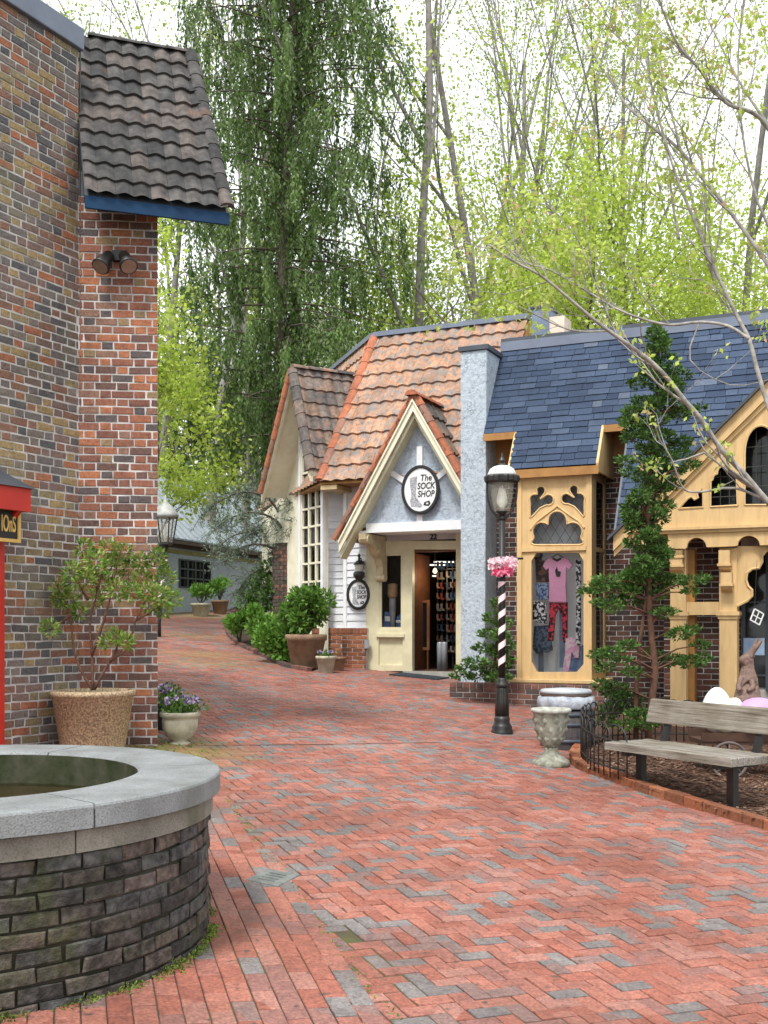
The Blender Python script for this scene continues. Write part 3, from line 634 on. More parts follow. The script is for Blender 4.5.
# soffits and ochre trim
sf = MB(); h1 = .6
for a, b in ((sL, -bw_ - .02), (bw_ + .03, s1 - .02)):
    sf.pbox(wm0, a, b, ZE - .10, ZE - .0, h1 - .03, h1 + .02)        # fascia
    sf.pbox(wm0, a, b, ZE - .035, ZE - .02, 0, h1 - .03)
    sf.pbox(wm0, a, b, ZE - .36, ZE - .037, .01, .04); sf.build('eaves_board', M['gold_dark'], sh); sf = MB()
mb = MB(); hb = -dM(ZB)
mb.prism([fr(bw_ + .0, -.002, ZE - .04), fr(bw_, -.002, ZB - .10), fr(bw_, dM(ZB) + .02, ZB - .10), fr(bw_, dM(ZB) - .0, ZB + .02), fr(bw_, dM(ZE), ZE + .01)], W0.e * .035); mb.build('bay_cheek', M['gold'], sh); mb = MB()
mb.prism([fr(-bw_ - .035, -.002, ZE - .04), fr(-bw_ - .035, -.002, ZB - .10), fr(-bw_ - .035, dM(ZB) + .02, ZB - .10), fr(-bw_ - .035, dM(ZB), ZB + .02), fr(-bw_ - .035, dM(ZE), ZE + .01)], W0.e * .03)
mb.build('bay_cheek', M['gold'], sh)
mb = MB(); mb.pbox(wm0, -bw_ - .03, bw_ + .03, ZB - .13, ZB - .01, hb - .06, hb - .0); mb.pbox(wm0, -bw_, bw_, ZB - .05, ZB - .03, .0, hb - .062); mb.build('bay_fascia', M['gold_dark'], sh)
mb = MB(); mb.prism([fr(s1 - .03, -.002, ZE - .05), fr(s1 - .03, -.002, ZR), fr(s1 - .03, dM(ZR), ZR), fr(s1 - .03, dM(ZE), ZE)], W0.e * .03); mb.build('low_cheek', M['cap_dark'], sh)
# the bay window: a part of the shop
FB = SF(-.8); zb0, zb1 = FB.z(555, 679), ZB - .08
bay = bpy.data.objects.new('bay_window', None); C.objects.link(bay); bay.parent = sh; bay.location = fr(0, -.8, zb0) - Vector(sh.location); bay['label'] = 'ochre bay display window with gothic tracery'
bS = .54; fm = FB.map()
out_ = [(-bS, zb0), (bS, zb0), (bS, zb1), (-bS, zb1)]
low = azs(FB, [(532, 662), (537, 672), (577, 672), (584, 664), (584, 561), (579, 553), (537, 553), (532, 561)])
fo = lambda cx, cy, cs, **k: azs(FB, foil(cx, cy, cs, **k))
big = fo(558, 541, [(558, 521, 9.5), (542.5, 532, 9.5), (573.5, 532, 9.5), (558, 538, 13), (545, 541, 10), (571, 541, 10), (537, 543, 5), (579, 543, 5)], floor=545)
big = [(a, max(z, FB.z(558, 545.5))) for a, z in big]
tl = fo(542, 501, [(542, 491, 4.8), (534.5, 501, 6.5), (549, 500, 5.8), (540, 503, 7)], n=60)
tl2 = [(534 - 1.5, 519)]
tr = fo(574, 500, [(574, 490, 4.8), (566.5, 499, 5.8), (581, 500, 6.5), (576, 502, 7)], n=60)
trl = azs(FB, [(530.5, 503), (530.5, 521), (535, 516), (543, 508), (545, 503)]); trr = azs(FB, [(585, 502), (585, 519), (580, 514), (572, 507), (570, 503)])
def fuse(foilpx, cx, cy, wedge, n=80):   # star-shaped union of circles and a wedge polygon, pixel units
    pts = []
    for k in range(n):
        a = 2 * math.pi * k / n; dx, dy = math.cos(a), math.sin(a); best = 0
        for (x, y, r) in foilpx:
            ox, oy = x - cx, y - cy; b = ox * dx + oy * dy; q_ = b * b - (ox * ox + oy * oy - r * r)
            if q_ >= 0: best = max(best, b + math.sqrt(q_))
        for i in range(len(wedge)):
            x0, y0 = wedge[i]; x1, y1 = wedge[(i + 1) % len(wedge)]; ex_, ey_ = x1 - x0, y1 - y0; den = dx * ey_ - dy * ex_
            if abs(den) < 1e-9: continue
            t_ = ((x0 - cx) * ey_ - (y0 - cy) * ex_) / den; u_ = ((x0 - cx) * dy - (y0 - cy) * dx) / den
            if t_ > 0 and -1e-6 <= u_ <= 1 + 1e-6: best = max(best, t_)
        pts.append((cx + dx * best, cy + dy * best))
    return azs(FB, pts)
tl = fuse([(541.5, 491, 4.6), (535.5, 500, 5.5), (549, 500, 5.3)], 539, 501, [(530.5, 500), (552, 503), (541, 508), (530.5, 519)])
tr = fuse([(574.5, 490, 4.6), (567, 499, 5.3), (580, 499, 5.5)], 577, 500, [(585, 499), (564, 502), (575, 507), (585, 518)])
o = panel('tracery_frame', fm, out_, [low, big, tl, tr], -.03, .03, M['gold'], bay, .006)
mb = MB()
for (a0, a1, z0, z1) in ((-bS, -bS + .07, zb0, zb1), (bS - .075, bS, zb0, zb1), (-bS + .072, bS - .077, zb1 - .07, zb1)): mb.pbox(fm, a0, a1, z0, z1, .031, .055)
zm = FB.z(558, 549); mb.pbox(fm, -bS + .072, bS - .077, zm - .03, zm + .03, .031, .06)
mb.build('frame_mouldings', M['gold'], bay)
# raised rib mouldings of the tracery
mb = MB()
for pts in ([(531, 530), (537, 522), (546, 515), (553, 510), (558, 506), (563, 510), (570, 515), (579, 521), (585, 528)], ):
    mb.tube([FB.pt(*FB.az(x, y), .034) for x, y in pts], .016, 6)
for loop in (big, tl, tr): mb.tube([FB.pt(a, z, .031) for a, z in loop + loop[:1]], .013, 5)
mb.build('tracery_ribs', M['gold'], bay)
mb = MB(); mb.pbox(fm, -bS - .1, bS + .12, zb0 - .06, zb0 - .001, -.75, .10); o = mb.build('sill', M['gold'], bay); bevel(o, .012)
mb = MB(); mb.pbox(fm, -bS + .02, bS - .02, zb0 - .16, zb0 - .062, -.75, .02); mb.build('sill_base', M['gold_dark'], bay)
for sgn in (-1, 1):
    a = sgn * (bS - .02); mb = MB(); lo_, hi_ = min(a, a + sgn * .02), max(a, a + sgn * .02)
    for (h0_, h1_, z0, z1) in ((-.20, -.031, zb0, zb1), (-.80, -.70, zb0, zb1), (-.70, -.20, zb0, zb0 + .08), (-.70, -.20, zb1 - .10, zb1), (-.70, -.20, zm - .03, zm + .03)): mb.pbox(fm, lo_, hi_, z0, z1, h0_, h1_)
    mb.build('side_frame', M['gold'], bay)
    mb = MB(); mb.pbox(fm, a - .003, a + .003, zb0 + .08, zb1 - .1, -.7, -.2); mb.build('side_glass', M['glass'], bay)
mb = MB(); mb.pbox(fm, -bS + .02, bS - .02, zb0 + .01, zb1 - .01, -.037, -.033); mb.build('front_glass', M['glass'], bay)
mb = MB()                                              # diamond leading in the upper lights
zl0 = FB.z(558, 546)
for k in range(-8, 9):
    for sg in (-1, 1):
        a0 = k * .14; mb.tube([FB.pt(a0 - sg * .28, zl0, -.03), FB.pt(a0 + sg * .28, zl0 + .9, -.03)], .004, 4)
ll = mb.build('leading', M['lead'], bay)
bm = bmesh.new(); bm.from_mesh(ll.data); o3 = wloc(ll)
for (pa, hh, sg) in ((-bS + .03, 0, -1), (bS - .03, 0, 1)):
    co = FB.pt(pa, 1, 0) - o3; bmesh.ops.bisect_plane(bm, geom=bm.verts[:] + bm.edges[:] + bm.faces[:], plane_co=co, plane_no=FB.e * sg, clear_outer=True)
bmesh.ops.bisect_plane(bm, geom=bm.verts[:] + bm.edges[:] + bm.faces[:], plane_co=FB.pt(0, zb1 - .03, 0) - o3, plane_no=(0, 0, 1), clear_outer=True)
bm.to_mesh(ll.data); bm.free()
M['display'] = mat('display', (.84, .86, .86), (.74, .78, .80), 3, .8, bs=0); M['display_up'] = mat('display_up', (.50, .55, .60), (.30, .34, .38), 5, .5, bs=0)
mb = MB(); mb.pbox(fm, -bS + .02, bS - .02, zb0, zm + .02, -.60, -.58); mb.build('display_back', M['display'], bay)
mb = MB(); mb.pbox(fm, -bS + .02, bS - .02, zm + .03, zb1, -.30, -.28); mb.build('upper_back', M['display_up'], bay)
mb = MB(); mb.pbox(fm, -bS + .02, bS - .02, zb0 + .0, zb0 + .03, -.58, -.04); mb.build('display_floor', M['display'], bay)
# ---------------- low brick planter wall
PL = SF(-1.22); za = PL.z(520, 684); pa0, pa1 = PL.a(450), PL.a(606)
pw = thing('planter_wall', PL.pt(0, G(*PL.pt(0, 0).xy)), 'low mossy brick planter wall in front of the ochre bay window', 'planter wall')
mb = MB(); gz0 = min(G(*PL.pt(pa0, 0).xy), G(*PL.pt(pa1, 0).xy)); bricks(mb, PL.map(), pa0, pa1, gz0 - .1, za - .075, h=.009, H=.074)
PLs = PF(*PL.pt(pa1, 0).xy, -W0.n.x * 1, -W0.n.y * 1); 
u = pa0
while u < pa1 - .03: mb.slab(PL.map(), u, za - .07, u + .092, za, .012, .005); u += .101
mpt = lambda a, b_, h: PL.pt(a, za + h - .012, -b_)
u = pa0
while u < pa1 - .03: mb.slab(mpt, u, .0, u + .092, .2, .012, .005); u += .101
mb.build('bricks', M['brick_low'], pw)
mb = MB(); mb.pbox(PL.map(), pa0, pa1, gz0 - .2, za - .006, -.20, .001); mb.build('mortar', M['mortar'], pw)
mb = MB(); mb.pbox(PL.map(), pa0, pa1 + .02, gz0 - .2, za - .07, -1.2, -.202); so = mb.build('planter_soil', M['soil'], pw)
# ---------------- stucco fin wall
fin = thing('stucco_pillar', fr(-1.23, -.5, gS(-1.2, -.5)), 'tall blue-grey stucco pillar with a dark metal cap between the two shops', 'pillar')
zf = SF(-.5).z(472, 346); mb = MB(); mb.prism([fr(-1.53, -.5, gS(-1.2, 0) - .3), fr(-1.15, -.5, gS(-1.2, 0) - .3), fr(-1.12, -.5, zf - .07), fr(-1.53, -.5, zf - .07)], W0.n * -2.4); o = mb.build('shaft', M['stucco'], fin); bevel(o, .012)
mb = MB(); mb.pbox(wm0, -1.56, -1.085, zf - .068, zf + .0, -1.95, .53); o = mb.build('cap', M['cap_dark'], fin)
# ---------------- sock shop
DS = 1.71; S0 = SF(DS); sm = S0.map(); so_ = thing('sock_shop', S0.pt(S0.a(400), G(*S0.pt(S0.a(400), 0).xy)), 'cottage style shop with orange tiled roof, pointed door gable and white siding', 'building')
gz = G(*S0.pt(S0.a(420), 0).xy); zfl = S0.z(430, 671)
A = S0.a; Z = S0.z
# recessed shopfront frame
fo_ = azs(S0, [(367.5, 671), (367.5, 541), (462, 541), (462, 549.5), (413.5, 549.5), (413.5, 671)])
win = azs(S0, [(381, 629), (381, 554), (403.5, 554), (403.5, 629)]); pnl = azs(S0, [(380, 665), (380, 638), (404, 638), (404, 665)])
o = panel('shopfront_frame', sm, fo_, [win, pnl], -.05, .06, M['cream'], so_, .004)
mb = MB(); mb.pbox(sm, A(380), A(404), Z(390, 665), Z(390, 638), .0, .015); mb.build('lower_panel', M['cream'], so_)
mb = MB(); mb.pbox(sm, A(378), A(406), Z(390, 637), Z(390, 634), .061, .10); mb.build('window_sill', M['cream'], so_)
mb = MB()
for q in ((A(381), A(382.6), Z(390, 629), Z(390, 554)), (A(402), A(403.5), Z(390, 629), Z(390, 554)), (A(382.6), A(402), Z(390, 556), Z(390, 554)), (A(382.6), A(402), Z(390, 629), Z(390, 627))): mb.pbox(sm, *q, .02, .05)
wf = mb.build('window', M['cream'], so_); mb = MB(); mb.pbox(sm, A(382), A(403), Z(390, 629), Z(390, 554), .0, .006); mb.build('pane', M['glass'], wf)
mb = MB(); mb.pbox(sm, A(458) - .02, A(470), zfl - .3, 4.2, -.06, .05); mb.build('right_jamb', M['cream'], so_)
# shop interior
zt_ = Z(430, 549.5); mb = MB(); i0, i1 = A(381) - .4, A(458) + 1.2
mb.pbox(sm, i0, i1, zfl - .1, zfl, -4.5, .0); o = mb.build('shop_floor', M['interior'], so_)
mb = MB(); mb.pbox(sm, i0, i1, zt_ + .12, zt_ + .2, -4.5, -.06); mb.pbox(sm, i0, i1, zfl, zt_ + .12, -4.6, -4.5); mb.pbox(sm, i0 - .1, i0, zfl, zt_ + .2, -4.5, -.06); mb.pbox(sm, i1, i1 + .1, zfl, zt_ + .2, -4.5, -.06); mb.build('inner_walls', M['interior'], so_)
# siding
def siding(mb, pf, a0, a1, z0, z1, step=.13):
    z = z0
    while z < z1 - .02:
        zz = min(z + step, z1); mb.prism([pf.pt(a0, z, 0), pf.pt(a0, z, .026), pf.pt(a0, zz, .008), pf.pt(a0, zz, 0)], pf.e * (a1 - a0)); z += step
mb = MB(); siding(mb, S0.off(.0), A(347.5), A(367.5) - .0, Z(355, 628), 4.2); mb.build('siding', M['siding'], so_)
S2 = SF(DS + .35); A2 = S2.a
mb = MB(); siding(mb, S2, A2(324), A2(344.5), S2.z(335, 628), 4.3); mb.build('siding', M['siding'], so_)
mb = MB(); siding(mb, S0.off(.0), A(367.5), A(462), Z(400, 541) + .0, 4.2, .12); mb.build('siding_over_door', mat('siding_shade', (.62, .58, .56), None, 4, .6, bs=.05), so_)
mb = MB(); mb.pbox(sm, A(344), A(347.4), Z(345, 628), 4.25, -.34, .035); mb.build('corner_board', M['white_paint'], so_)
mb = MB(); mb.pbox(S2.map(), A2(322), A2(325), S2.z(323, 628), 4.3, -.05, .04); mb.build('corner_board', M['white_paint'], so_)
# brick plinths
def plinth(pf, x0, x1, ytop, name):
    mb = MB(); zt2 = pf.z((x0 + x1) / 2, ytop); g0 = G(*pf.pt(pf.a(x0), 0).xy) - .15; a0, a1 = pf.a(x0), pf.a(x1)
    bricks(mb, pf.map(), a0, a1, g0, zt2 - .1, H=.072, h=.008); u = a0
    while u < a1 - .02: mb.slab(pf.map(), u, zt2 - .098, min(u + .062, a1), zt2, .016, .004); u += .072
    o = mb.build(name, M['brick_orange'], so_); m2 = MB(); m2.pbox(pf.map(), a0, a1, g0, zt2 - .004, -.4, .001); m2.build('mortar', M['mortar_light'], o)
plinth(SF(DS - .12), 342.5, 367, 628, 'brick_plinth'); plinth(SF(DS + .18), 312, 342, 628, 'brick_plinth')
# walls behind everything
mb = MB(); base = [fr(sx, dd, gz - .6) for sx, dd in ((A(368), DS + .3), (A(352), DS + .7), (A(325), DS + .7), (A2(322), DS + .37), (A(347), DS + .36), (A(347), DS + .02), (A(368) + .02, DS + .02))]
mb.prism(base, (0, 0, 3.6)); mb.build('wall_core', M['white_paint'], so_)
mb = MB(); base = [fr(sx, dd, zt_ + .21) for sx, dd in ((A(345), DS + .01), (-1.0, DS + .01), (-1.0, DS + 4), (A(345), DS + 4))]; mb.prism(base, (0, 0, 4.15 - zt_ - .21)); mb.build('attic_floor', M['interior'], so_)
# main roof
ZEv, ZRg, dE, dR = 4.08, 7.08, 1.09, 3.12
rz = lambda z: dE + (z - ZEv) * (dR - dE) / (ZRg - ZEv)
EVp = SF(dE); RGp = SF(dR); sEl = EVp.a(320); sRl = RGp.a(375); sRr = RGp.a(528.5)
sEr = sRr - .05
pantiles('main_roof', [fr(sEl, dE, ZEv), fr(sEr, dE, ZEv), fr(sRr, dR, ZRg), fr(sRl, dR, ZRg)], M['tile_orange'], so_, du=.23, dv=.37, amp=.035, th=.04)
lw = Vector((-.31, .95, 0)); E_ = fr(sEl, dE, ZEv); Rg = fr(sRl, dR, ZRg)
B_ = Rg + lw * 3.2; F_ = E_ + lw * 5.2
pantiles('side_roof', [F_, E_, Rg, B_], M['tile_orange'], so_, du=.23, dv=.37, amp=.035, th=.04)
mb = MB(); bk = [fr(sRr, dR + 2.0, ZEv), fr(sRl + .4, dR + 3.5, ZEv)]; dz = Vector((0, 0, -.03))
mb.add([E_ + dz, fr(sEr, dE, ZEv) + dz, fr(sRr, dR, ZRg) + dz, Rg + dz, B_ + dz, F_ + dz, bk[0], bk[1]], [(0, 1, 2, 3), (0, 3, 4, 5), (2, 6, 7, 3), (3, 7, 4), (4, 7, 5), (1, 6, 2), (0, 5, 7), (0, 7, 6, 1)]); mb.build('roof_body', M['gold_dark'], so_)
mb = MB(); ridge_caps(mb, E_ + Vector((0, 0, .03)), Rg + Vector((0, 0, .03)), .095, .36); mb.build('hip_tiles', M['tile_cap'], so_)
mb = MB(); up = Vector((0, 0, 1))
for p, q_ in ((Rg, fr(sRr, dR, ZRg)), (Rg, B_)):
    d_ = (q_ - p).normalized(); sd = d_.cross(up) * .09; mb.add([p - sd + up * .0, p + sd, q_ + sd, q_ - sd, p - sd + up * .09, p + sd + up * .09, q_ + sd + up * .09, q_ - sd + up * .09], [(4, 5, 6, 7), (0, 1, 5, 4), (1, 2, 6, 5), (2, 3, 7, 6), (3, 0, 4, 7)])
mb.build('ridge_flashing', M['cap_metal'], so_)
mb = MB(); mb.pbox(wm0, sEl, A(352), ZEv - .12, ZEv - .04, -DS - .3, -dE - .02); mb.build('eaves_soffit', mat('soffit_tan', (.50, .38, .20), None, 5, .6, bs=0), so_)
# entrance gable
dG = .8; GF = SF(dG); ax, az_ = GF.az(414, 399); fl_, fz_ = GF.az(340, 541); finl = -1.53
zsl = (az_ - fz_) / (ax - fl_); az2 = az_ - .02
def rake(pf, inset0, inset1, h0, h1, name, m, zend=None):   # a board following both slopes, insets measured straight down
    zr = az_ - zsl * (finl - ax) ; mp = pf.map()
    L_ = [(fl_, fz_ - inset0), (ax, az_ - inset0), (finl - .002, zr - inset0), (finl - .002, zr - inset1), (ax, az_ - inset1), (fl_, fz_ - inset1)]
    return panel(name, mp, L_, [], h0, h1, m, so_)
rake(GF, .0, .20, .0, .05, 'bargeboard', M['cream_pale']); rake(GF, .0, .05, .051, .08, 'bargeboard_moulding', M['cream_pale'])
rake(GF, .20, .30, -.26, -.02, 'soffit_board', M['cream'])
zbm = GF.z(400, 524.5); xbl = fl_ + (zbm - fz_ + .42) / zsl
IG = SF(dG + .25)
tri = lambda ins, zb: [(ax - (az_ - ins - zb) / zsl, zb), (min(ax + (az_ - ins - zb) / zsl, finl - .004), zb)] + ([(finl - .004, az_ - ins - zsl * (finl - .004 - ax))] if ax + (az_ - ins - zb) / zsl > finl - .004 else []) + [(ax, az_ - ins)]
o = panel('gable_stucco', IG.map(), tri(.24, zbm), [], -.05, -.01, M['stucco_pale'], so_)
mb = MB(); im = IG.map(); mb.pbox(im, xbl - .0, finl - .004, zbm - .06, zbm + .06, -.009, .04)
cxo, czo = IG.az(420.5, 491)
mb.pbox(im, ax - .045, ax + .055, zbm + .061, az_ - .75, -.009, .03)
def beam(a0, z0, a1, z1, wd=.05, h=.03):
    v = Vector((a1 - a0, z1 - z0)).normalized(); nx_, nz_ = -v.y * wd, v.x * wd
    mb.prism([IG.pt(a0 + nx_, z0 + nz_, -.009), IG.pt(a1 + nx_, z1 + nz_, -.009), IG.pt(a1 - nx_, z1 - nz_, -.009), IG.pt(a0 - nx_, z0 - nz_, -.009)], IG.n * (h + .009))
p = IG.az; beam(*p(361, 523), *p(412, 412), .055, .028); beam(*p(412, 412), *p(458, 480), .05, .028); beam(*p(392, 473), *p(412, 486), .045, .026); beam(*p(428, 486), *p(451, 466), .045, .026)
mb.build('gable_timbers', M['white_paint'], so_)
mb = MB(); mb.pbox(wm0, fl_ + .25, finl - .004, zbm - .10, zbm - .062, -DS + .01, -dG - .2); mb.build('porch_ceiling', M['white_paint'], so_)
# gable roof slopes
gf = .72; zr_ = az_ - zsl * (finl - ax)
def gslope(name, pts, m): return pantiles(name, pts, m, so_, du=.23, dv=.37, amp=.035, th=.035)
gslope('gable_roof', [fr(fl_ - .04, 1.7, fz_ - .0), fr(fl_ - .04, gf, fz_ - .0), fr(ax, gf, az_ + .03), fr(ax, 2.1, az_ + .03)], M['tile_orange'])
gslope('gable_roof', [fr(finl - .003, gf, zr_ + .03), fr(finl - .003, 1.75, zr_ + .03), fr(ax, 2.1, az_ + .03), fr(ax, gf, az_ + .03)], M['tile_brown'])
mb = MB(); ridge_caps(mb, fr(fl_ - .10, gf + .09, fz_ + .02), fr(ax, gf + .09, az_ + .08), .085, .33, up=Vector((-.8, -.35, .5))); ridge_caps(mb, fr(finl - .01, gf + .09, zr_ + .08), fr(ax, gf + .09, az_ + .08), .085, .33, up=Vector((.6, -.6, .5))); ridge_caps(mb, fr(ax, gf - .05, az_ + .05), fr(ax, 2.1, az_ + .05), .1, .36)
mb.build('verge_tiles', M['tile_cap'], so_)
# scroll bracket under the gable
mb = MB(); bs_ = GF.a(358) + .0; prof = [(.82, zbm - .12), (1.70, zbm - .12), (1.70, zbm - .86), (1.62, zbm - .90), (1.54, zbm - .84), (1.52, zbm - .66), (1.44, zbm - .52), (1.30, zbm - .46), (1.22, zbm - .36), (1.10, zbm - .30), (.95, zbm - .30), (.84, zbm - .22)]
mb.prism([fr(bs_, d_, z_) for d_, z_ in prof], W0.e * .13); 
mb.tube([fr(bs_ - .02, 1.60, zbm - .84), fr(bs_ + .15, 1.60, zbm - .84)], .07, 12); mb.tube([fr(bs_ - .02, .93, zbm - .22), fr(bs_ + .15, .93, zbm - .22)], .07, 12); mb.tube([fr(bs_ - .02, 1.36, zbm - .40), fr(bs_ + .15, 1.36, zbm - .40)], .06, 12)
mb.build('scroll_bracket', mat('bracket_cream', (.55, .46, .28), None, 8, .6), so_)
text_obj('house_number', '22', sm, A(434), Z(434, 537), .13, .03, .01, M['ink'], so_, bold=.003)
mb = MB(); mb.pbox(sm, A(415), A(457), Z(430, 552), Z(430, 550), -.04, -.0); mb.build('door_head', M['wood_brown'], so_)
# left gable with the tall window
LW = PF(-1.07, 19.9, .5, -.866); LG = LW.off(.5)          # window wall; verge plane half a metre out
apx, apz = LG.az(292, 369); lfa, lfz = LG.az(262, 492); rga, rgz = LG.az(311, 470)
mb = MB(); lm = LW.map()
wz1 = LW.z(303, 438); wa0, wa1 = LW.a(303), 0.0; wz0 = LW.z(314, 600)
panel('gable_wall', lm, [(LW.a(262), lfz - .3), (lfa + .02, lfz), (apx, apz - .05), (.02, rgz + .2), (.02, G(-1, 20) - .2), (LW.a(262), G(-1.5, 21) - .2)], [[(wa0, wz0), (wa1 - .03, wz0), (wa1 - .03, wz1 + .22), (wa0, wz1)]], -.06, 0, M['cream_pale'], so_)
mb = MB(); nrow = 9
for k in range(4): a_ = wa0 + (wa1 - .03 - wa0) * k / 3; mb.pbox(lm, a_ - .022, a_ + .022, wz0, wz1 + .22 * k / 3, -.03, .03)
for k in range(nrow + 1): z_ = wz0 + (wz1 - wz0) * k / nrow; mb.pbox(lm, wa0, wa1 - .03, z_ - .018, z_ + .018, -.03, .03)
tw = mb.build('tall_window', M['cream_pale'], so_)
mb = MB(); mb.pbox(lm, wa0, wa1 - .03, wz0, wz1 + .2, -.012, -.006); mb.build('pane', M['glass'], tw)
mb = MB(); mb.pbox(lm, wa0 - .08, wa0 - .0, wz0 - .05, wz1 + .1, .0, .06); mb.pbox(lm, wa1 - .06, wa1 + .03, wz0 - .2, wz1 + .3, .0, .06); mb.build('window_trim', M['white_paint'], so_)
mb = MB(); mb.pbox(lm, wa0 - .3, wa1, wz0 - .3, wz1 + .4, -.5, -.48); cols_back = mb.build('curtain', island_mat('curtain', [(0, (.50, .34, .20)), (1, (.42, .22, .13))]), so_)
mb = MB()
for (c_, n_) in (((.45, .03, .02), 5), ((.55, .50, .42), 5), ((.08, .12, .2), 3)):
    mb2 = MB()
    for k in range(n_): a_ = random.uniform(wa0 - .1, wa1 - .45); z_ = random.uniform(wz0 + .1, wz1 - .7); mb2.pbox(lm, a_, a_ + random.uniform(.08, .2), z_, z_ + random.uniform(.25, .6), -.3, -.26)
    mb2.build('window_stock', mat('stock%d' % n_ + str(c_[0]), c_, None, 6, .8, bs=0), so_)
# its roof
rd = Vector((.866, .5, 0)); lp = lambda a, z, bkk=0.0: LG.pt(a, z, 0) + rd * bkk
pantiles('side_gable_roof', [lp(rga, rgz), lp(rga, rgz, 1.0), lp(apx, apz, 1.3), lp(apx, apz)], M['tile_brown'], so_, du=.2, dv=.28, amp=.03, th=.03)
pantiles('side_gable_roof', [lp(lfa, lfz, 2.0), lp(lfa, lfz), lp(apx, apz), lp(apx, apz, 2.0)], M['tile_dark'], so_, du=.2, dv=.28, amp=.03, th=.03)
mb = MB(); ridge_caps(mb, lp(apx, apz + .02), lp(apx, apz + .02, 1.3), .09, .3); ridge_caps(mb, lp(rga, rgz), lp(apx, apz), .09, .28, up=Vector((-.4, -.8, .5))); mb.build('ridge_tiles', M['tile_brown'], so_)
mb = MB(); ridge_caps(mb, lp(lfa, lfz), lp(apx, apz), .10, .28, up=Vector((-.8, -.4, .5))); mb.build('verge_tiles', M['tile_cap'], so_)
for nm_, m_, i0_, i1_, h0_, h1_ in (('bargeboard', M['cream_pale'], .03, .2, -.04, .02),):
    panel(nm_, LG.map(), [(lfa, lfz - i0_), (apx, apz - i0_), (rga, rgz - i0_), (rga, rgz - i1_), (apx, apz - i1_), (lfa, lfz - i1_)], [], h0_, h1_, m_, so_)
mb = MB()
for (a0_, z0_, a1_, z1_) in ((lfa, lfz, apx, apz), (apx, apz, rga, rgz)):
    mb.add([lp(a0_, z0_ - .1), lp(a1_, z1_ - .1), lp(a1_, z1_ - .1, .5), lp(a0_, z0_ - .1, .5), lp(a0_, z0_ - .06), lp(a1_, z1_ - .06), lp(a1_, z1_ - .06, .5), lp(a0_, z0_ - .06, .5)], [(0, 1, 2, 3), (4, 5, 6, 7), (0, 1, 5, 4), (2, 3, 7, 6), (0, 3, 7, 4), (1, 2, 6, 5)])
mb.build('gable_soffit', M['cream_pale'], so_)
# brick chimney base left of the tall window
bc = thing('brick_garden_pillar', P(291, 640, 21.6), 'round-cornered brown brick pillar half hidden by shrubs beside the tall window', 'pillar')
cyl2 = lambda u, v, h: Vector((-1.78 + (.42 + h) * math.cos(u / .42), 21.7 + (.42 + h) * math.sin(u / .42), v)); mb = MB(); bricks(mb, cyl2, -math.pi * .42, math.pi * .42, G(-1.8, 21.6) - .2, 1.6 + 78 * 21.5 / F, H=.072, h=.008); mb.build('bricks', M['brick_low'], bc)
mb = MB(); mb.lathe((-1.78, 21.7, G(-1.8, 21.6) - .2), [(.42, 0), (.42, 1.6 + 78 * 21.5 / F - G(-1.8, 21.6) + .2), (.44, 1.6 + 78 * 21.5 / F - G(-1.8, 21.6) + .27)], 32); mb.build('mortar', M['mortar_moss'], bc)
# chimney behind the slate roof
CH = SF(3.6); ch = thing('chimney', CH.pt(CH.a(540), 5.4), 'square chimney behind the slate roof, its left face blue-grey and its right face pale', 'chimney')
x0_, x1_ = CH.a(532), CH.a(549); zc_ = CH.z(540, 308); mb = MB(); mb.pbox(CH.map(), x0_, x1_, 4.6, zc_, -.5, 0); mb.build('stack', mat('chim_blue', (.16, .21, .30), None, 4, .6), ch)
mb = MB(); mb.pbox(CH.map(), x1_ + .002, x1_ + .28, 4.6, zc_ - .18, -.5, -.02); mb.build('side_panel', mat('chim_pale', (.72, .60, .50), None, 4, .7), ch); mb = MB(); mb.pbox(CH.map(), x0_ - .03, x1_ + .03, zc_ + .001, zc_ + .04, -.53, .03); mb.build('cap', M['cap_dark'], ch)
# ---------------- ochre timber shop on the right
DG = -2.0; T0 = SF(DG); tm = T0.map(); TA, TZ = T0.a, T0.z
gt = thing('ochre_gable_shop', T0.pt(TA(700), G(*T0.pt(TA(700), 0).xy)), 'ochre timber shop front with a gothic tracery gable and scalloped valance at the right edge', 'building')
gzt = G(*T0.pt(TA(700), 0).xy)
# gable board: left rake rises to an apex outside the frame and comes down again (symmetric)
L0 = (622, 532); slope_px = lambda x: 532 + (x - 622) * (388 - 532) / (768 - 622)
aL, zL = T0.az(626, 530); aR_, zR_ = T0.az(768, 388); ks = (zR_ - zL) / (aR_ - aL); aAp = aL + 2.75; zAp = zL + ks * 2.75; aEnd = 2 * aAp - aL
zval0 = TZ(700, 548); zmo = TZ(700, 527)
T = lambda pts: azs(T0, pts)
w1 = T([(679, 509), (703.5, 507.5), (703.5, 486), (702, 488), (700, 492), (697.5, 494), (698.5, 498), (695, 500), (692, 497), (688, 499)])
w2 = fuse0 = None
def arch_px(x0, x1, yb, ys, yt):      # pointed arch
    m_ = (x0 + x1) / 2; n = 8; L_ = [(x0 + (m_ - x0) * (1 - math.cos(i / n * math.pi / 2)), ys - (ys - yt) * math.sin(i / n * math.pi / 2) ** .9) for i in range(n + 1)]
    return [(x1, yb), (x0, yb)] + L_ + [(2 * m_ - x, y) for x, y in L_[-2::-1]]
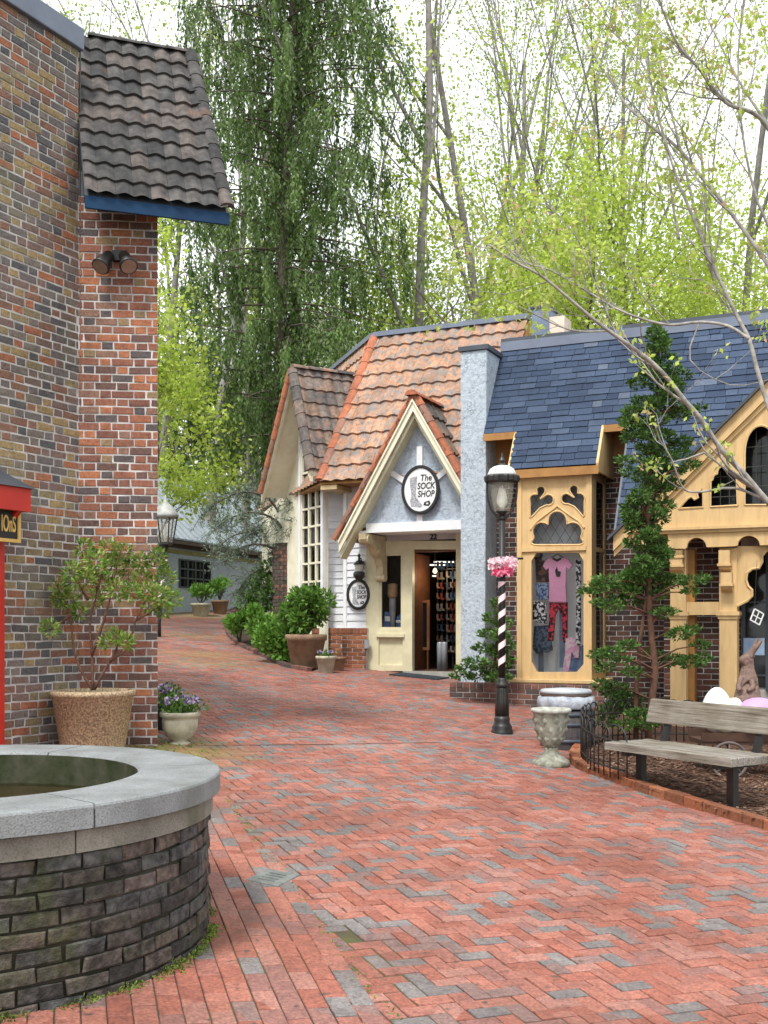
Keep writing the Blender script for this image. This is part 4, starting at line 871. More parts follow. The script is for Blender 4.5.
w2 = [(738, 505.5), (711, 507), (711, 482)] + [(718 + 5 * math.cos(a), 480 + 6 * math.sin(a)) for a in np.linspace(math.pi, math.pi * 1.5, 5)] + [(724.5 + 7 * math.cos(a), 473 + 7 * math.sin(a)) for a in np.linspace(math.pi * .95, math.pi * 2.05, 12)] + [(731 + 6 * math.cos(a), 480 + 6 * math.sin(a)) for a in np.linspace(math.pi * 1.5, math.pi * 2, 5)]
w3 = arch_px(745, 778, 505, 455, 426)
w4 = [(2 * 794 - x, y) for x, y in w2][::-1]
holes = [T(w3), [TZ and p for p in T(w2)], w1]
cx_m = lambda L_: [(2 * aAp - a, z) for a, z in L_][::-1]
extra = []
aC = TA(761)
o = panel('gable_board', tm, [(aL + .12, zmo - .02), (aL + .12 + (zmo - zL) / ks, zmo + .06), (aAp, zAp - .04), (2 * aAp - aL - .12 - (zmo - zL) / ks, zmo + .06), (aEnd - .12, zmo - .02)], [T(w3), T(w2), w1] + [cx_m(T(w2)), cx_m(w1)], -.03, .03, M['gold'], gt, .004)
mb = MB(); mb.prism([T0.pt(aL + .35, zmo, -.33), T0.pt(aAp, zAp - .15, -.33), T0.pt(aEnd - .35, zmo, -.33)], T0.n * -.02); o = mb.build('gable_backing', M['glass_dark'], gt)
bm_ = MB()
for lp_ in (T(w3), T(w2), w1): bm_.tube([T0.pt(a, z, .032) for a, z in lp_ + lp_[:1]], .014, 5)
bm_.build('window_mouldings', M['gold'], gt)
mb = MB()
for L_ in (T(w3), T(w2)):
    xs_ = [a for a, z in L_]; zs_ = [z for a, z in L_]; 
    for k in (1, 2): a_ = min(xs_) + (max(xs_) - min(xs_)) * k / 3; mb.tube([T0.pt(a_, min(zs_), -.05), T0.pt(a_, max(zs_) - .05, -.05)], .006, 4)
    for k in (1, 2, 3): z_ = min(zs_) + (max(zs_) - min(zs_)) * k / 4; mb.tube([T0.pt(min(xs_), z_, -.05), T0.pt(max(xs_), z_, -.05)], .006, 4)
mb.build('leading', M['lead'], gt)
def rake2(i0_, i1_, h0_, h1_, m_, nm_):
    return panel(nm_, tm, [(aL - .14, zL - i0_ - .14 * ks), (aAp, zAp - i0_), (aEnd + .14, zL - i0_ - .14 * ks), (aEnd + .14, zL - i1_ - .14 * ks), (aAp, zAp - i1_), (aL - .14, zL - i1_ - .14 * ks)], [], h0_, h1_, m_, gt)
rake2(-.05, .13, .032, .10, M['gold'], 'bargeboard'); rake2(.135, .20, .032, .06, M['gold'], 'bargeboard_moulding')
mb = MB(); up_ = .06
for a0_, z0_, a1_, z1_ in ((aL - .2, zL - .2 * ks, aAp, zAp), (aAp, zAp, aEnd + .2, zL - .2 * ks)):
    mb.add([T0.pt(a0_, z0_ + .055, .16), T0.pt(a1_, z1_ + .055, .16), T0.pt(a1_, z1_ + .055, -1.9), T0.pt(a0_, z0_ + .055, -1.9), T0.pt(a0_, z0_ + .10, .16), T0.pt(a1_, z1_ + .10, .16), T0.pt(a1_, z1_ + .10, -1.9), T0.pt(a0_, z0_ + .10, -1.9)], [(0, 1, 2, 3), (4, 5, 6, 7), (0, 1, 5, 4), (2, 3, 7, 6), (0, 3, 7, 4), (1, 2, 6, 5)])
mb.build('gable_roof', M['cap_dark'], gt)
mb = MB(); mb.pbox(tm, TA(634), TA(650) , TZ(640, 545), TZ(640, 527), -.6, .02); mb.build('eaves_block', M['gold'], gt)
# valance and moulding
mb = MB(); mb.pbox(tm, aL + .12, aEnd, zmo - .035, zmo - .0, .0, .09); mb.pbox(tm, aL + .12, aEnd, zmo - .075, zmo - .036, .0, .055); mb.build('cornice', M['gold'], gt)
va = [(668, 549), (686, 549)] + [(697 - 9.5 * math.cos(a), 547 - 9 * math.sin(a)) for a in np.linspace(0, math.pi, 12)] + [(708, 547.5), (735, 546.5)] + [(749 - 11 * math.cos(a), 545.5 - 9.5 * math.sin(a)) for a in np.linspace(0, math.pi, 12)] + [(764, 545.5), (800, 544), (800, 527), (668, 527)]
va = T(va); zz_ = zmo - .0385; va = [(a, min(z, zz_ - .037)) for a, z in va]
panel('valance', tm, va, [], -.03, .03, M['gold'], gt, .004)
mb = MB(); mb.pbox(tm, TA(800), aEnd, zval0 + .0, zz_ - .04, -.03, .03); mb.build('valance_right', M['gold'], gt)
# posts with stepped brackets
zb_ = gzt - .1
def post(x0, x1, nm_='post', d2=-.08):
    pf = T0.off(d2); mb = MB(); a0, a1 = pf.a(x0), pf.a(x1); zc1 = pf.z(700, 614); zc2 = zval0
    mb.pbox(pf.map(), a0, a1, zb_, zc2, -.22, 0); o = mb.build(nm_, M['gold'], gt); bevel(o, .012)
    mb = MB(); mb.pbox(pf.map(), a0 - .03, a1 + .03, zc1 - .02, zc1 + .03, -.22, .035); mb.pbox(pf.map(), a0 - .012, a1 + .012, zc1 - .06, zc1 - .021, -.22, .016); o = mb.build('post_moulding', M['gold'], gt)
    return pf, a0, a1
pf, a0, a1 = post(670, 686); pf2, b0_, b1_ = post(719, 737)
post(812, 832)
for (pf_, x0_, x1_, ya, yb) in ((pf, 671, 684, 551, 572), (pf, 671, 684, 551, 563), (pf2, 720, 731, 551, 571), (pf2, 722, 733, 573, 591)):
    mb = MB(); z1_, z0_ = pf_.z(x0_, ya), pf_.z(x0_, yb); aa, ab = pf_.a(x0_), pf_.a(x1_)
    mb.prism([pf_.pt(aa, z1_, .0), pf_.pt(aa, z1_, .13), pf_.pt(aa, z0_ + .06, .13), pf_.pt(aa, z0_ + .02, .10), pf_.pt(aa, z0_, .05), pf_.pt(aa, z0_ - .02, 0)], pf_.e * (ab - aa))
    mb.pbox(pf_.map(), aa - .015, ab + .015, z0_ + .055, z0_ + .085, .0, .145); o = mb.build('bracket', M['gold'], gt)
pr = T0.off(-.12); mb = MB(); mb.pbox(pr.map(), pf.a(686) + .0, pf2.a(719), pr.z(700, 615), pr.z(700, 602), -.1, 0); mb.build('transom', M['gold'], gt)
mb = MB(); mb.pbox(pr.map(), pr.a(686), pr.a(693), zb_, zval0, -.3, -.12); mb.build('inner_frame', M['gold_dark'], gt)
# cusped arch in the right-hand opening (x 737..812)
pc = T0.off(-.1); cusp = [(737, 606), (741, 604), (747, 601), (752, 596), (752, 590), (748, 586), (746, 580), (747, 573), (752, 569), (759, 568), (762, 562), (762, 556), (766, 551), (774, 549)]
cus = cusp + [(2 * 774 - x, y) for x, y in cusp[::-1][1:]] + [(811, 546), (737, 546)]
panel('cusped_arch', pc.map(), azs(pc, cus), [], -.06, -.0, M['gold'], gt, .004)
mb = MB(); mb.tube([pc.pt(*pc.az(x, y), .0) for x, y in cusp], .018, 6); mb.build('arch_moulding', M['gold'], gt)
# back wall of the porch: brick on the left, dark glazing on the right
BW = T0.off(-.75); mb = MB(); bricks(mb, BW.map(), BW.a(664), BW.a(741), gzt - .1, TZ(700, 527), H=.074, h=.007); mb.build('brick_wall', M['brick_shop'], gt)
mb = MB(); mb.pbox(BW.map(), BW.a(664), BW.a(900), gzt - .2, TZ(700, 527), -.5, .001); mb.build('porch_wall', M['mortar_light'], gt)
mb = MB(); mb.pbox(BW.map(), BW.a(742), BW.a(850), gzt + .55, TZ(700, 545), .004, .02); mb.build('shop_window', M['glass_dark'], gt)
mb = MB()
for x_ in (742, 766, 800): mb.pbox(BW.map(), BW.a(x_), BW.a(x_) + .045, gzt + .5, TZ(700, 545), .021, .05)
for y_ in (603, 640, 676): mb.pbox(BW.map(), BW.a(742), BW.a(850), BW.z(760, y_), BW.z(760, y_) + .02, .021, .035)
mb.build('glazing_bars', M['cap_dark'], gt)
mb = MB(); mb.pbox(tm, aL + .3, aEnd, zmo - .1, zmo - .04, -2, -.04); mb.build('porch_ceiling', M['gold_dark'], gt)
mb = MB(); mb.pbox(BW.map(), BW.a(744), BW.a(765), BW.z(755, 655), BW.z(755, 638), .052, .06); o = mb.build('window_notice', mat('notice', (.22, .38, .62), (.45, .55, .70), 9, .5, bs=0), gt)
mb = MB(); mb.pbox(BW.map(), BW.a(664), BW.a(744), gzt, gzt + .4, .01, .28); mb.build('porch_plinth', mat('plinth_dark', (.05, .03, .025), None, 5, .8), gt)
# leaded glass ornament hanging from the arch
oc = P(757, 617, 13.2); t = thing('hanging_ornament', oc, 'small diamond shaped leaded glass ornament hanging in the right-hand opening of the ochre shop', 'ornament')
mb = MB(); s_ = .085; cs = [oc + Vector((s_ * math.cos(R(20 + 90 * k)), 0, s_ * 1.2 * math.sin(R(20 + 90 * k)))) for k in range(4)]
for k in range(4): mb.tube([cs[k], cs[(k + 1) % 4]], .009, 6); 
mb.tube([(cs[0] + cs[1]) / 2, (cs[2] + cs[3]) / 2], .007, 5); mb.tube([(cs[1] + cs[2]) / 2, (cs[3] + cs[0]) / 2], .007, 5); mb.build('frame', M['white_paint'], t); mb = MB(); mb.tube([cs[1], Vector((oc.x, oc.y, TZ(757, 560)))], .003, 4); mb.build('cord', M['lead'], t)
# ------------------------------------------------------------------ far blue-grey building
LBl = PF(-6.1, 32, 1.96, 6.0); LBl = PF(-6.1, 32, LBl.e.x, LBl.e.y); bl = thing('blue_stucco_building', LBl.pt(0, G(-6.1, 32)), 'long low blue-grey stucco building with a standing seam metal roof beyond the path', 'building')
ze_ = LBl.z(174, 541); bmn, bmx = -5.0, 15.0; g_ = G(-6, 32) - .4
wx0, wx1, wzb, wzt = LBl.a(179), LBl.a(210), LBl.z(195, 588), LBl.z(195, 561)
panel('wall', LBl.map(), [(bmn, g_), (bmx, g_), (bmx, ze_), (bmn, ze_)], [[(wx0, wzb), (wx1, wzb), (wx1, wzt), (wx0, wzt)]], -.15, 0, M['stucco'], bl)
mb = MB(); mb.pbox(LBl.map(), bmn, bmx, g_, ze_, -4.4, -.6); mb.build('wall_core', M['stucco'], bl)
mb = MB(); fwz = .05
for k in range(5): a_ = wx0 + (wx1 - wx0) * k / 4; mb.pbox(LBl.map(), a_ - .03, a_ + .03, wzb, wzt, -.04, .03)
for k in range(4): z_ = wzb + (wzt - wzb) * k / 3; mb.pbox(LBl.map(), wx0, wx1, z_ - .022, z_ + .022, -.04, .03)
wf = mb.build('window', M['cap_dark'], bl); mb = MB(); mb.pbox(LBl.map(), wx0, wx1, wzb, wzt, -.1, -.08); mb.build('pane', M['glass_dark'], wf)
zrd = LBl.z(174, 478) + .5; ov = .35; mb = MB()
e_a, e_b = LBl.pt(bmn, ze_, ov), LBl.pt(bmx, ze_, ov); r_a, r_b = LBl.pt(bmn, zrd, -2.2), LBl.pt(bmx, zrd, -2.2); k_a, k_b = LBl.pt(bmn, ze_, -4.6), LBl.pt(bmx, ze_, -4.6); dz = Vector((0, 0, .05))
mb.add([e_a, e_b, r_b, r_a, k_a, k_b] + [v + dz for v in (e_a, e_b, r_b, r_a, k_a, k_b)], [(6, 7, 8, 9), (9, 8, 11, 10), (0, 1, 7, 6), (0, 3, 2, 1), (3, 4, 5, 2), (0, 6, 9, 3), (3, 9, 10, 4), (1, 2, 8, 7), (2, 5, 11, 8)])
rfm = mat('metal_roof', (.37, .43, .49), (.29, .35, .41), 1.2, .42, metal=.0, bs=.05); rr_ = mb.build('roof', rfm, bl)
mb = MB(); a_ = bmn
while a_ < bmx: 
    v = [LBl.pt(a_, ze_ + .05, ov), LBl.pt(a_, zrd + .05, -2.2)]; mb.tube([v[0] + Vector((0, 0, .02)), v[1] + Vector((0, 0, .02))], .022, 4); a_ += .42
mb.build('seams', mat('seam', (.36, .40, .43), None, 4, .5), rr_)
mb = MB(); mb.tube([r_a + Vector((0, 0, .08)), r_b + Vector((0, 0, .08))], .07, 6); mb.build('ridge_cap', M['cap_metal'], rr_)
mb = MB(); mb.pbox(LBl.map(), bmn, bmx, ze_ - .12, ze_ - .02, ov - .04, ov + .02); mb.pbox(LBl.map(), bmn, bmx, ze_ - .20, ze_ - .05, .0, .05); mb.build('fascia', mat('fascia_brown', (.10, .06, .04), None, 4, .6), bl)
mb = MB(); mb.pbox(LBl.map(), bmn, bmx, ze_ - .36, ze_ - .24, .002, .03); mb.build('frieze', mat('frieze', (.30, .27, .10), None, 4, .7), bl)
# ------------------------------------------------------------------ brick kerbs and beds
def kerb(name, pts, label, rise=.10, wd=.1, m=None, col='brick_orange'):
    t = thing(name, pts[0], label, 'kerb'); mb = MB(); acc = 0
    L_ = [0]
    for i in range(1, len(pts)): L_.append(L_[-1] + (pts[i] - pts[i - 1]).xy.length)
    def at(x):
        for i in range(1, len(pts)):
            if x <= L_[i] or i == len(pts) - 1:
                f_ = (x - L_[i - 1]) / max(1e-6, L_[i] - L_[i - 1]); p_ = pts[i - 1].lerp(pts[i], f_); d_ = (pts[i] - pts[i - 1]).xy.normalized(); return p_, d_
    def mp(u, v, h):
        p_, d_ = at(min(max(u, 0), L_[-1])); x, y = p_.x - d_.y * v, p_.y + d_.x * v; return Vector((x, y, G(x, y) + h))
    x = 0
    while x < L_[-1] - .05:
        mb.slab(mp, x + .003, 0, x + .2, wd, rise, .008, -.06, .003, .006); x += .205
    mb.build('kerb_bricks', M[col], t); return t, at
def smooth(pts, n=5):
    out_ = []
    for i in range(len(pts) - 1):
        p0_, p1_, p2_, p3_ = pts[max(0, i - 1)], pts[i], pts[i + 1], pts[min(len(pts) - 1, i + 2)]
        for k in range(n):
            t_ = k / n; out_.append(.5 * ((2 * p1_) + (p2_ - p0_) * t_ + (2 * p0_ - 5 * p1_ + 4 * p2_ - p3_) * t_ * t_ + (3 * p1_ - p0_ - 3 * p2_ + p3_) * t_ ** 3))
    return out_ + [pts[-1]]
ka = smooth([GP(585, 745), GP(570, 757), GP(577, 770), GP(610, 782), GP(650, 797), GP(700, 812), GP(768, 833), GP(900, 872)])
kerb('brick_kerb', ka, 'curved brick kerb edging the mulch bed under the grey bench', .085)
mulch = MB(); bedp = [p.copy() for p in ka] + [Vector((6.5, 7.5, 0)), Vector((6.5, 12.5, 0)), fr(3.0, -1.9, 0), fr(.6, -1.1, 0), fr(.45, -1.3, 0)]
mulch.add([(p.x, p.y, G(p.x, p.y) + .055) for p in bedp], [tuple(range(len(bedp)))])
M['mulch'] = mat('mulch', (.14, .075, .05), (.055, .03, .02), 22, 1, bs=1, bd=.03, detail=8)
mo = mulch.build('mulch_bed', M['mulch']); tag(mo, kind='structure')
mb = MB(); bp2 = [(p.x, p.y) for p in bedp]
for k in range(15000):
    x, y = random.uniform(1.6, 5.2), random.uniform(7, 12.5)
    if not inpoly(x, y, bp2) : continue
    if math.hypot(x - 3.2, y - 8.9) > 3.2: continue
    a = random.uniform(0, 6.3); l_ = random.uniform(.012, .04); w__ = random.uniform(.004, .012); z = G(x, y) + .058 + random.uniform(0, .02); tl_ = random.uniform(-.3, .5)
    dx, dy = math.cos(a) * l_, math.sin(a) * l_; nx_, ny_ = -math.sin(a) * w__, math.cos(a) * w__
    mb.add([(x - dx - nx_, y - dy - ny_, z), (x + dx - nx_, y + dy - ny_, z + tl_ * l_), (x + dx + nx_, y + dy + ny_, z + tl_ * l_), (x - dx + nx_, y - dy + ny_, z)], [(0, 1, 2, 3)])
o = mb.build('bark_chips', island_mat('chips', [(0, (.20, .11, .07)), (.3, (.12, .06, .04)), (.6, (.27, .18, .13)), (.85, (.07, .04, .03))], bs=0)); tag(o, 'reddish brown bark chips spread under the bench and around the small conifer', 'bark chips', kind='stuff')
kb = smooth([GP(312, 672), GP(288, 667), GP(262, 655), GP(240, 644), GP(230, 633), GP(232, 620), GP(240, 608), P(256, 600, 30)])
for p in kb: p.z = G(p.x, p.y)
kerb('stone_kerb', kb, 'mossy curved kerb edging the shrub bed beside the rising path', .07, .1, col='brick_low')
bed2 = [p.copy() for p in kb] + [Vector((-1.5, 30, 0)), Vector((-1.2, 21.2, 0)), Vector((-1.0, 19.9, 0))]
mb = MB(); mb.add([(p.x, p.y, G(p.x, p.y) + .05) for p in bed2], [tuple(range(len(bed2)))]); o = mb.build('shrub_bed', M['soil']); tag(o, kind='structure')
# ------------------------------------------------------------------ near street lamp
def helix(mb, cx, cy, z0, z1, r, turns, frac, n=90, ph=0.0, slope=0.0):
    vs = []; fs = []
    for i in range(n + 1):
        for k in range(4):
            a = ph + 2 * math.pi * turns * i / n ; z = z0 + (z1 - z0) * i / n + (z1 - z0) / turns * frac * k / 3
            vs.append((cx + r * math.cos(a), cy + r * math.sin(a), min(z, z1)))
    for i in range(n):
        for k in range(3): fs.append((i * 4 + k, (i + 1) * 4 + k, (i + 1) * 4 + k + 1, i * 4 + k + 1))
    mb.add(vs, fs)
lb = GP(502, 734); LS = F / lb.y; lz = lambda py: lb.z + (734 - py) / LS
lp_ = thing('street_lamp', lb, 'black street lamp with pink ribbon wrapped pole standing before the ochre bay window', 'street lamp')
M['lamp_white'] = mat('lamp_white', (.72, .72, .70), (.60, .60, .58), 8, .45, bs=.05)
mb = MB(); mb.lathe(lb, [(.0, -.05), (.125, -.05), (.125, .03), (.11, .05), (.115, .075), (.10, .10), (.085, .13), (.09, .16), (.078, .20)], 20); mb.lathe(lb, [(.078, .2), (.072, .36), (.06, .50), (.058, .52)], 48, flute=12, fa=.05); mb.lathe(lb, [(.058, .52), (.072, .53), (.072, .56), (.05, .58), (.055, .61), (.042, .63)], 20); mb.build('base', M['iron'], lp_, True)
zp = lz(515); mb = MB(); mb.tube([lb + Vector((0, 0, .62)), Vector((lb.x, lb.y, zp))], [.040, .036], 16); mb.build('pole', M['black'], lp_, True)
mb = MB(); helix(mb, lb.x, lb.y, lb.z + .66, lz(582), .0425, 6, .42, 200); mb.build('ribbon', mat('ribbon', (.85, .62, .68), (.88, .80, .80), 12, .6, bs=.05), lp_, True)
mb = MB(); mb.tube([(lb.x - .16, lb.y, lz(559)), (lb.x + .24, lb.y, lz(559))], .012, 8); mb.build('cross_bar', M['iron'], lp_, True)
zc0, zc1 = lz(512), lz(481); mb = MB()
for sg in (-1, 1):
    mb.tube([(lb.x, lb.y, lz(520)), (lb.x + sg * .05, lb.y, lz(518)), (lb.x + sg * .12, lb.y, lz(510)), (lb.x + sg * .158, lb.y, lz(500)), (lb.x + sg * .17, lb.y, lz(490)), (lb.x + sg * .17, lb.y, lz(479))], .012, 8)
mb.lathe((lb.x, lb.y, 0), [(.036, lz(521)), (.05, lz(519)), (.03, lz(516)), (.05, lz(513.5)), (.075, lz(512)), (.03, lz(511))], 20); mb.build('yoke', M['iron'], lp_, True)
mb = MB(); gp_ = [(.085, lz(512)), (.105, lz(506)), (.125, lz(495)), (.135, lz(482))]; mb.lathe((lb.x, lb.y, 0), gp_, 24)
gm, gt_, gb = nm('lamp_glass', .15); gb.inputs['Alpha'].default_value = .22; gb.inputs['Base Color'].default_value = (.75, .72, .60, 1); mb.build('glass_globe', gm, lp_, True)
mb = MB(); mb.lathe((lb.x, lb.y, 0), [(.03, lz(511)), (.035, lz(507)), (.062, lz(503)), (.06, lz(498)), (.035, lz(490)), (.012, lz(486))], 16); mb.build('bulb', mat('bulb_w', (.80, .82, .74), None, 10, .5, bs=0), lp_, True)
mb = MB(); mb.lathe((lb.x, lb.y, 0), [(.14, lz(484)), (.192, lz(482)), (.196, lz(478)), (.19, lz(476.5)), (.15, lz(476)), (.13, lz(478))], 72, flute=18, fa=.04); mb.lathe((lb.x, lb.y, 0), [(.05, lz(467)), (.045, lz(465)), (.02, lz(463)), (.035, lz(461)), (.018, lz(458)), (.006, lz(453))], 12); mb.build('crown', M['iron'], lp_, False)
mb = MB(); mb.lathe((lb.x, lb.y, 0), [(.165, lz(477)), (.16, lz(474)), (.135, lz(469.5)), (.09, lz(467)), (.045, lz(466))], 24); mb.build('dome', M['lamp_white'], lp_, True)
# tulle bow
bc_ = Vector((lb.x, lb.y - .02, lz(567))); t = thing('tulle_bow', bc_, 'fluffy pink and white tulle bow tied around the street lamp pole', 'bow')
BOW = (bc_, t)
# far lamp beyond the brick pier
fl0 = GP(158, 637); D_ = fl0.y; S_ = F / D_; fz = lambda py: fl0.z + (637 - py) / S_; t = thing('street_lamp', fl0, 'street lamp with a tapered white topped lantern partly hidden by the brick pier', 'street lamp', None)
cxl = fl0 + Vector((.16, 0, 0)); cc = (cxl.x, cxl.y, 0)
mb = MB(); mb.tube([fl0 - Vector((0, 0, .1)), fl0 + Vector((.01, 0, .3)), Vector((cxl.x, cxl.y, fz(549)))], [.075, .055, .045], 12); mb.lathe(cc, [(.045, fz(549)), (.08, fz(547)), (.10, fz(546)), (.05, fz(545))], 14); mb.build('post', M['iron'], t, True)
mb = MB(); helix(mb, 0, 0, 0, 1, .052, 4, .42, 80); p0_, p1_ = fl0 + Vector((.035, 0, .7)), Vector((cxl.x, cxl.y, fz(560))); mb.v = [((p0_.lerp(p1_, v[2]).x + v[0]), p0_.y + v[1], p0_.lerp(p1_, v[2]).z) for v in mb.v]; mb.build('ribbon', bpy.data.materials['ribbon'], t, True)
mb = MB(); mb.lathe(cc, [(.155, fz(543)), (.25, fz(517)), (.24, fz(517))], 6)
mb.build('glass_body', bpy.data.materials['lamp_glass'], t)
mb = MB()
for k in range(6): a = k * math.pi / 3; mb.tube([(cxl.x + .16 * math.cos(a), cxl.y + .16 * math.sin(a), fz(543)), (cxl.x + .255 * math.cos(a), cxl.y + .255 * math.sin(a), fz(517))], .016, 5)
mb.lathe(cc, [(.17, fz(545)), (.17, fz(542.5)), (.12, fz(542.5))], 6); mb.build('lantern_frame', M['iron'], t)
mb = MB(); mb.lathe(cc, [(.28, fz(518)), (.29, fz(515)), (.24, fz(512)), (.17, fz(507)), (.09, fz(504)), (.05, fz(503)), (.05, fz(501)), (.02, fz(500)), (.03, fz(498)), (.006, fz(495))], 18); mb.build('lantern_top', mat('lantern_grey', (.42, .43, .42), (.30, .31, .30), 9, .5), t, True)
mb = MB(); [mb.lathe((cxl.x + dx, cxl.y, 0), [(.025, fz(541)), (.025, fz(528)), (.01, fz(525))], 8) for dx in (0,)]; mb.build('candle_bulb', bpy.data.materials['bulb_w'], t, True)
# small lantern on the siding of the sock shop
lc = S0.pt(A(363), Z(363, 568), .0); t = thing('wall_lantern', lc, 'small black wall lantern above the small oval sign on the white siding', 'wall lantern'); q = lambda dz, h=.16: S0.pt(A(363), Z(363, 568) + dz, h)
mb = MB(); mb.tube([q(.10, .03), q(.17, .10), q(.16, .16)], .012, 6); mb.box(q(.05, .035), (.07, .03, .14)); mb.build('bracket', M['iron'], t)
mb = MB(); b_ = q(0, .16); mb.lathe((b_.x, b_.y, b_.z), [(.105, .05), (.06, .11), (.02, .13), (.015, .19), (.03, .20), (.005, .25)], 12); mb.lathe((b_.x, b_.y, b_.z), [(.03, -.24), (.10, -.16), (.105, -.10), (.08, -.07)], 10); mb.build('lantern_body', M['iron'], t, True)
mb = MB(); mb.lathe((b_.x, b_.y, b_.z), [(.07, -.075), (.085, .055)], 10); mb.build('lantern_glass', mat('lant_glass', (.55, .55, .50), None, 5, .2, bs=0), t)
# electric box
eb = SF(DS - .14).pt(A(371), Z(371, 644), .03); mb = MB(); mb.box(eb, (.09, .07, .15)); mb.tube([eb, eb + Vector((0, 0, -.45))], .015, 6); o = mb.build('socket_box', mat('steel', (.35, .36, .37), None, 9, .4, metal=.6), None, origin=eb); tag(o, 'small grey metal socket box beside the cream shopfront frame', 'socket box')
# oval signs
def oval_sign(pf, px, py, rx, ry, label, sc_):
    ca, cz = pf.az(px, py); t = thing('oval_sign', pf.pt(ca, cz), label, 'sign'); mp = pf.map()
    panel('rim', mp, ring(ca, cz, rx + .04, ry + .04, 48), [ring(ca, cz, rx - .012, ry - .012, 48)], .0, .05, M['black'], t, .006)
    panel('board', mp, ring(ca, cz, rx, ry, 48), [], .0, .034, M['white_paint'], t)
    for i, (wd, dz) in enumerate((('The', .52), ('SOCK', .16), ('SHOP', -.2))):
        text_obj('lettering', wd, mp, ca + rx * .34, cz + ry * dz, ry * .40, .038, .006, M['ink'], t, sx=rx / ry * (.98 if i else 1.1), bold=ry * .004, shear=.15)
    X = lambda u, v: (ca + rx * u, cz + ry * v)
    sock = [X(-.62, .55), (X(-.18, .62)), X(-.22, .25), X(-.28, -.1), X(-.22, -.35), X(-.02, -.55), X(.12, -.7), X(.02, -.78), X(-.3, -.74), X(-.55, -.72), X(-.6, -.5), X(-.52, -.2), X(-.6, .2)]
    panel('sock_picture', mp, sock, [], .034, .040, mat('sock_grey' + label[:4], (.22, .23, .25), (.45, .46, .48), 60, .7, bs=0, detail=1, lo=.45, hi=.55), t)
    hat = [X(.25, -.56), X(.55, -.50), X(.62, -.62), X(.52, -.74), X(.2, -.70)]; panel('small_picture', mp, hat, [ring(*X(.42, -.62), rx * .08, ry * .05, 10)], .034, .040, M['ink'], t)
oval_sign(IG.off(.05), 421, 490, .30, .37, 'large white oval sign with a sock picture on the pointed gable above the door', 1)
oval_sign(S0.off(.03), 359, 594.5, .19, .235, 'small white oval sign with a sock picture on the white siding left of the door', .6)
# things in the sock shop doorway
rnd = random.Random(3)
bp = S0.off(-.5).pt(S0.off(-.5).a(435), S0.off(-.5).z(435, 571)); t = thing('hanging_bulb', bp, 'lit bare light bulb hanging inside the sock shop doorway', 'light bulb')
mb = MB(); mb.lathe((bp.x, bp.y, bp.z), [(.01, -.045), (.035, -.02), (.038, 0), (.022, .035), (.015, .05)], 12); mb.build('bulb', emit('bulb_lit', (1, .72, .36), 2.5), t, True); mb = MB(); mb.tube([bp + Vector((0, 0, .07)), Vector((bp.x, bp.y, zt_ + .12))], .01, 5); mb.build('flex', M['black'], t)
pl = bpy.data.lights.new('shop_bulb', 'POINT'); pl.energy = 4; pl.color = (1, .8, .55); pl.shadow_soft_size = .08; po = bpy.data.objects.new('shop_bulb', pl); C.objects.link(po); po.parent = t; po.location = (0, -.1, -.12)
tubes = emit('tube_lit', (1, .93, .82), .9)
for i, (x0_, x1_, y_, h_) in enumerate(((424, 445, 565, -2.2), (434, 462, 562, -1.6), (420, 436, 576, -3.4))):
    a_ = S0.off(h_); p0_, p1_ = a_.pt(a_.a(x0_), a_.z(x0_, y_)), a_.pt(a_.a(x1_), a_.z(x1_, y_)); mb = MB(); mb.tube([p0_, p1_], .014, 8); o = mb.build('fluorescent_tube', tubes, None, True, origin=p0_)
    tag(o, ['lit ceiling tube left of centre inside the sock shop, middle one of three', 'longest and nearest lit ceiling tube inside the sock shop doorway', 'dim far ceiling tube low at the back of the sock shop'][i], 'light tube')
sockm = island_mat('socks', [(0, (.17, .03, .025)), (.16, (.16, .15, .14)), (.34, (.04, .04, .045)), (.5, (.16, .09, .045)), (.64, (.04, .07, .13)), (.8, (.22, .15, .11)), (.92, (.28, .27, .26))], bs=0, sp=.2)
def sock_shape(mb, o_, e_, n_, s):
    pts = [(0, 0), (.5, 0), (.48, -.9), (.95, -1.25), (.85, -1.5), (.2, -1.45), (0, -1.1)]
    mb.prism([o_ + e_ * x * s + Vector((0, 0, z * s)) for x, z in pts], n_ * .02)
for i, (x0_, x1_, h_) in enumerate(((437, 446, -.9), (446.5, 457.5, -.7))):
    pf_ = S0.off(h_); a0_, a1_ = pf_.a(x0_), pf_.a(x1_); t = thing('sock_rack', pf_.pt((a0_ + a1_) / 2, zfl), ['tall rack hung with dark socks further inside the doorway, left of the other rack', 'tall rack hung with reddish and grey socks just inside the doorway'][i], 'sock rack', 'sock racks in the doorway')
    mb = MB(); [mb.tube([pf_.pt(a_, zfl, -.04), pf_.pt(a_, zt_ - .25, -.04)], .014, 6) for a_ in (a0_, (a0_ + a1_) / 2, a1_)]; [mb.tube([pf_.pt(a0_, z_, -.04), pf_.pt(a1_, z_, -.04)], .01, 5) for z_ in np.linspace(zfl + .3, zt_ - .3, 7)]; mb.build('frame', M['iron'], t)
    mb = MB()
    for r_ in range(9):
        a_ = a0_
        while a_ < a1_ - .04: sock_shape(mb, pf_.pt(a_, zfl + .42 + r_ * .19, .01 * rnd.random()), pf_.e, pf_.n, .085 * rnd.uniform(.8, 1.1)); a_ += .075
    o = mb.build('socks', sockm, t)
pf_ = S0.off(-.35); t = thing('shop_door', pf_.pt(A(416), zfl), 'brown wooden door folded open inside the cream shopfront frame', 'door')
mb = MB(); mb.pbox(pf_.map(), pf_.a(414.5), pf_.a(418), zfl, zt_ - .05, -.55, .3); mb.build('door_leaf', M['wood_brown'], t); 
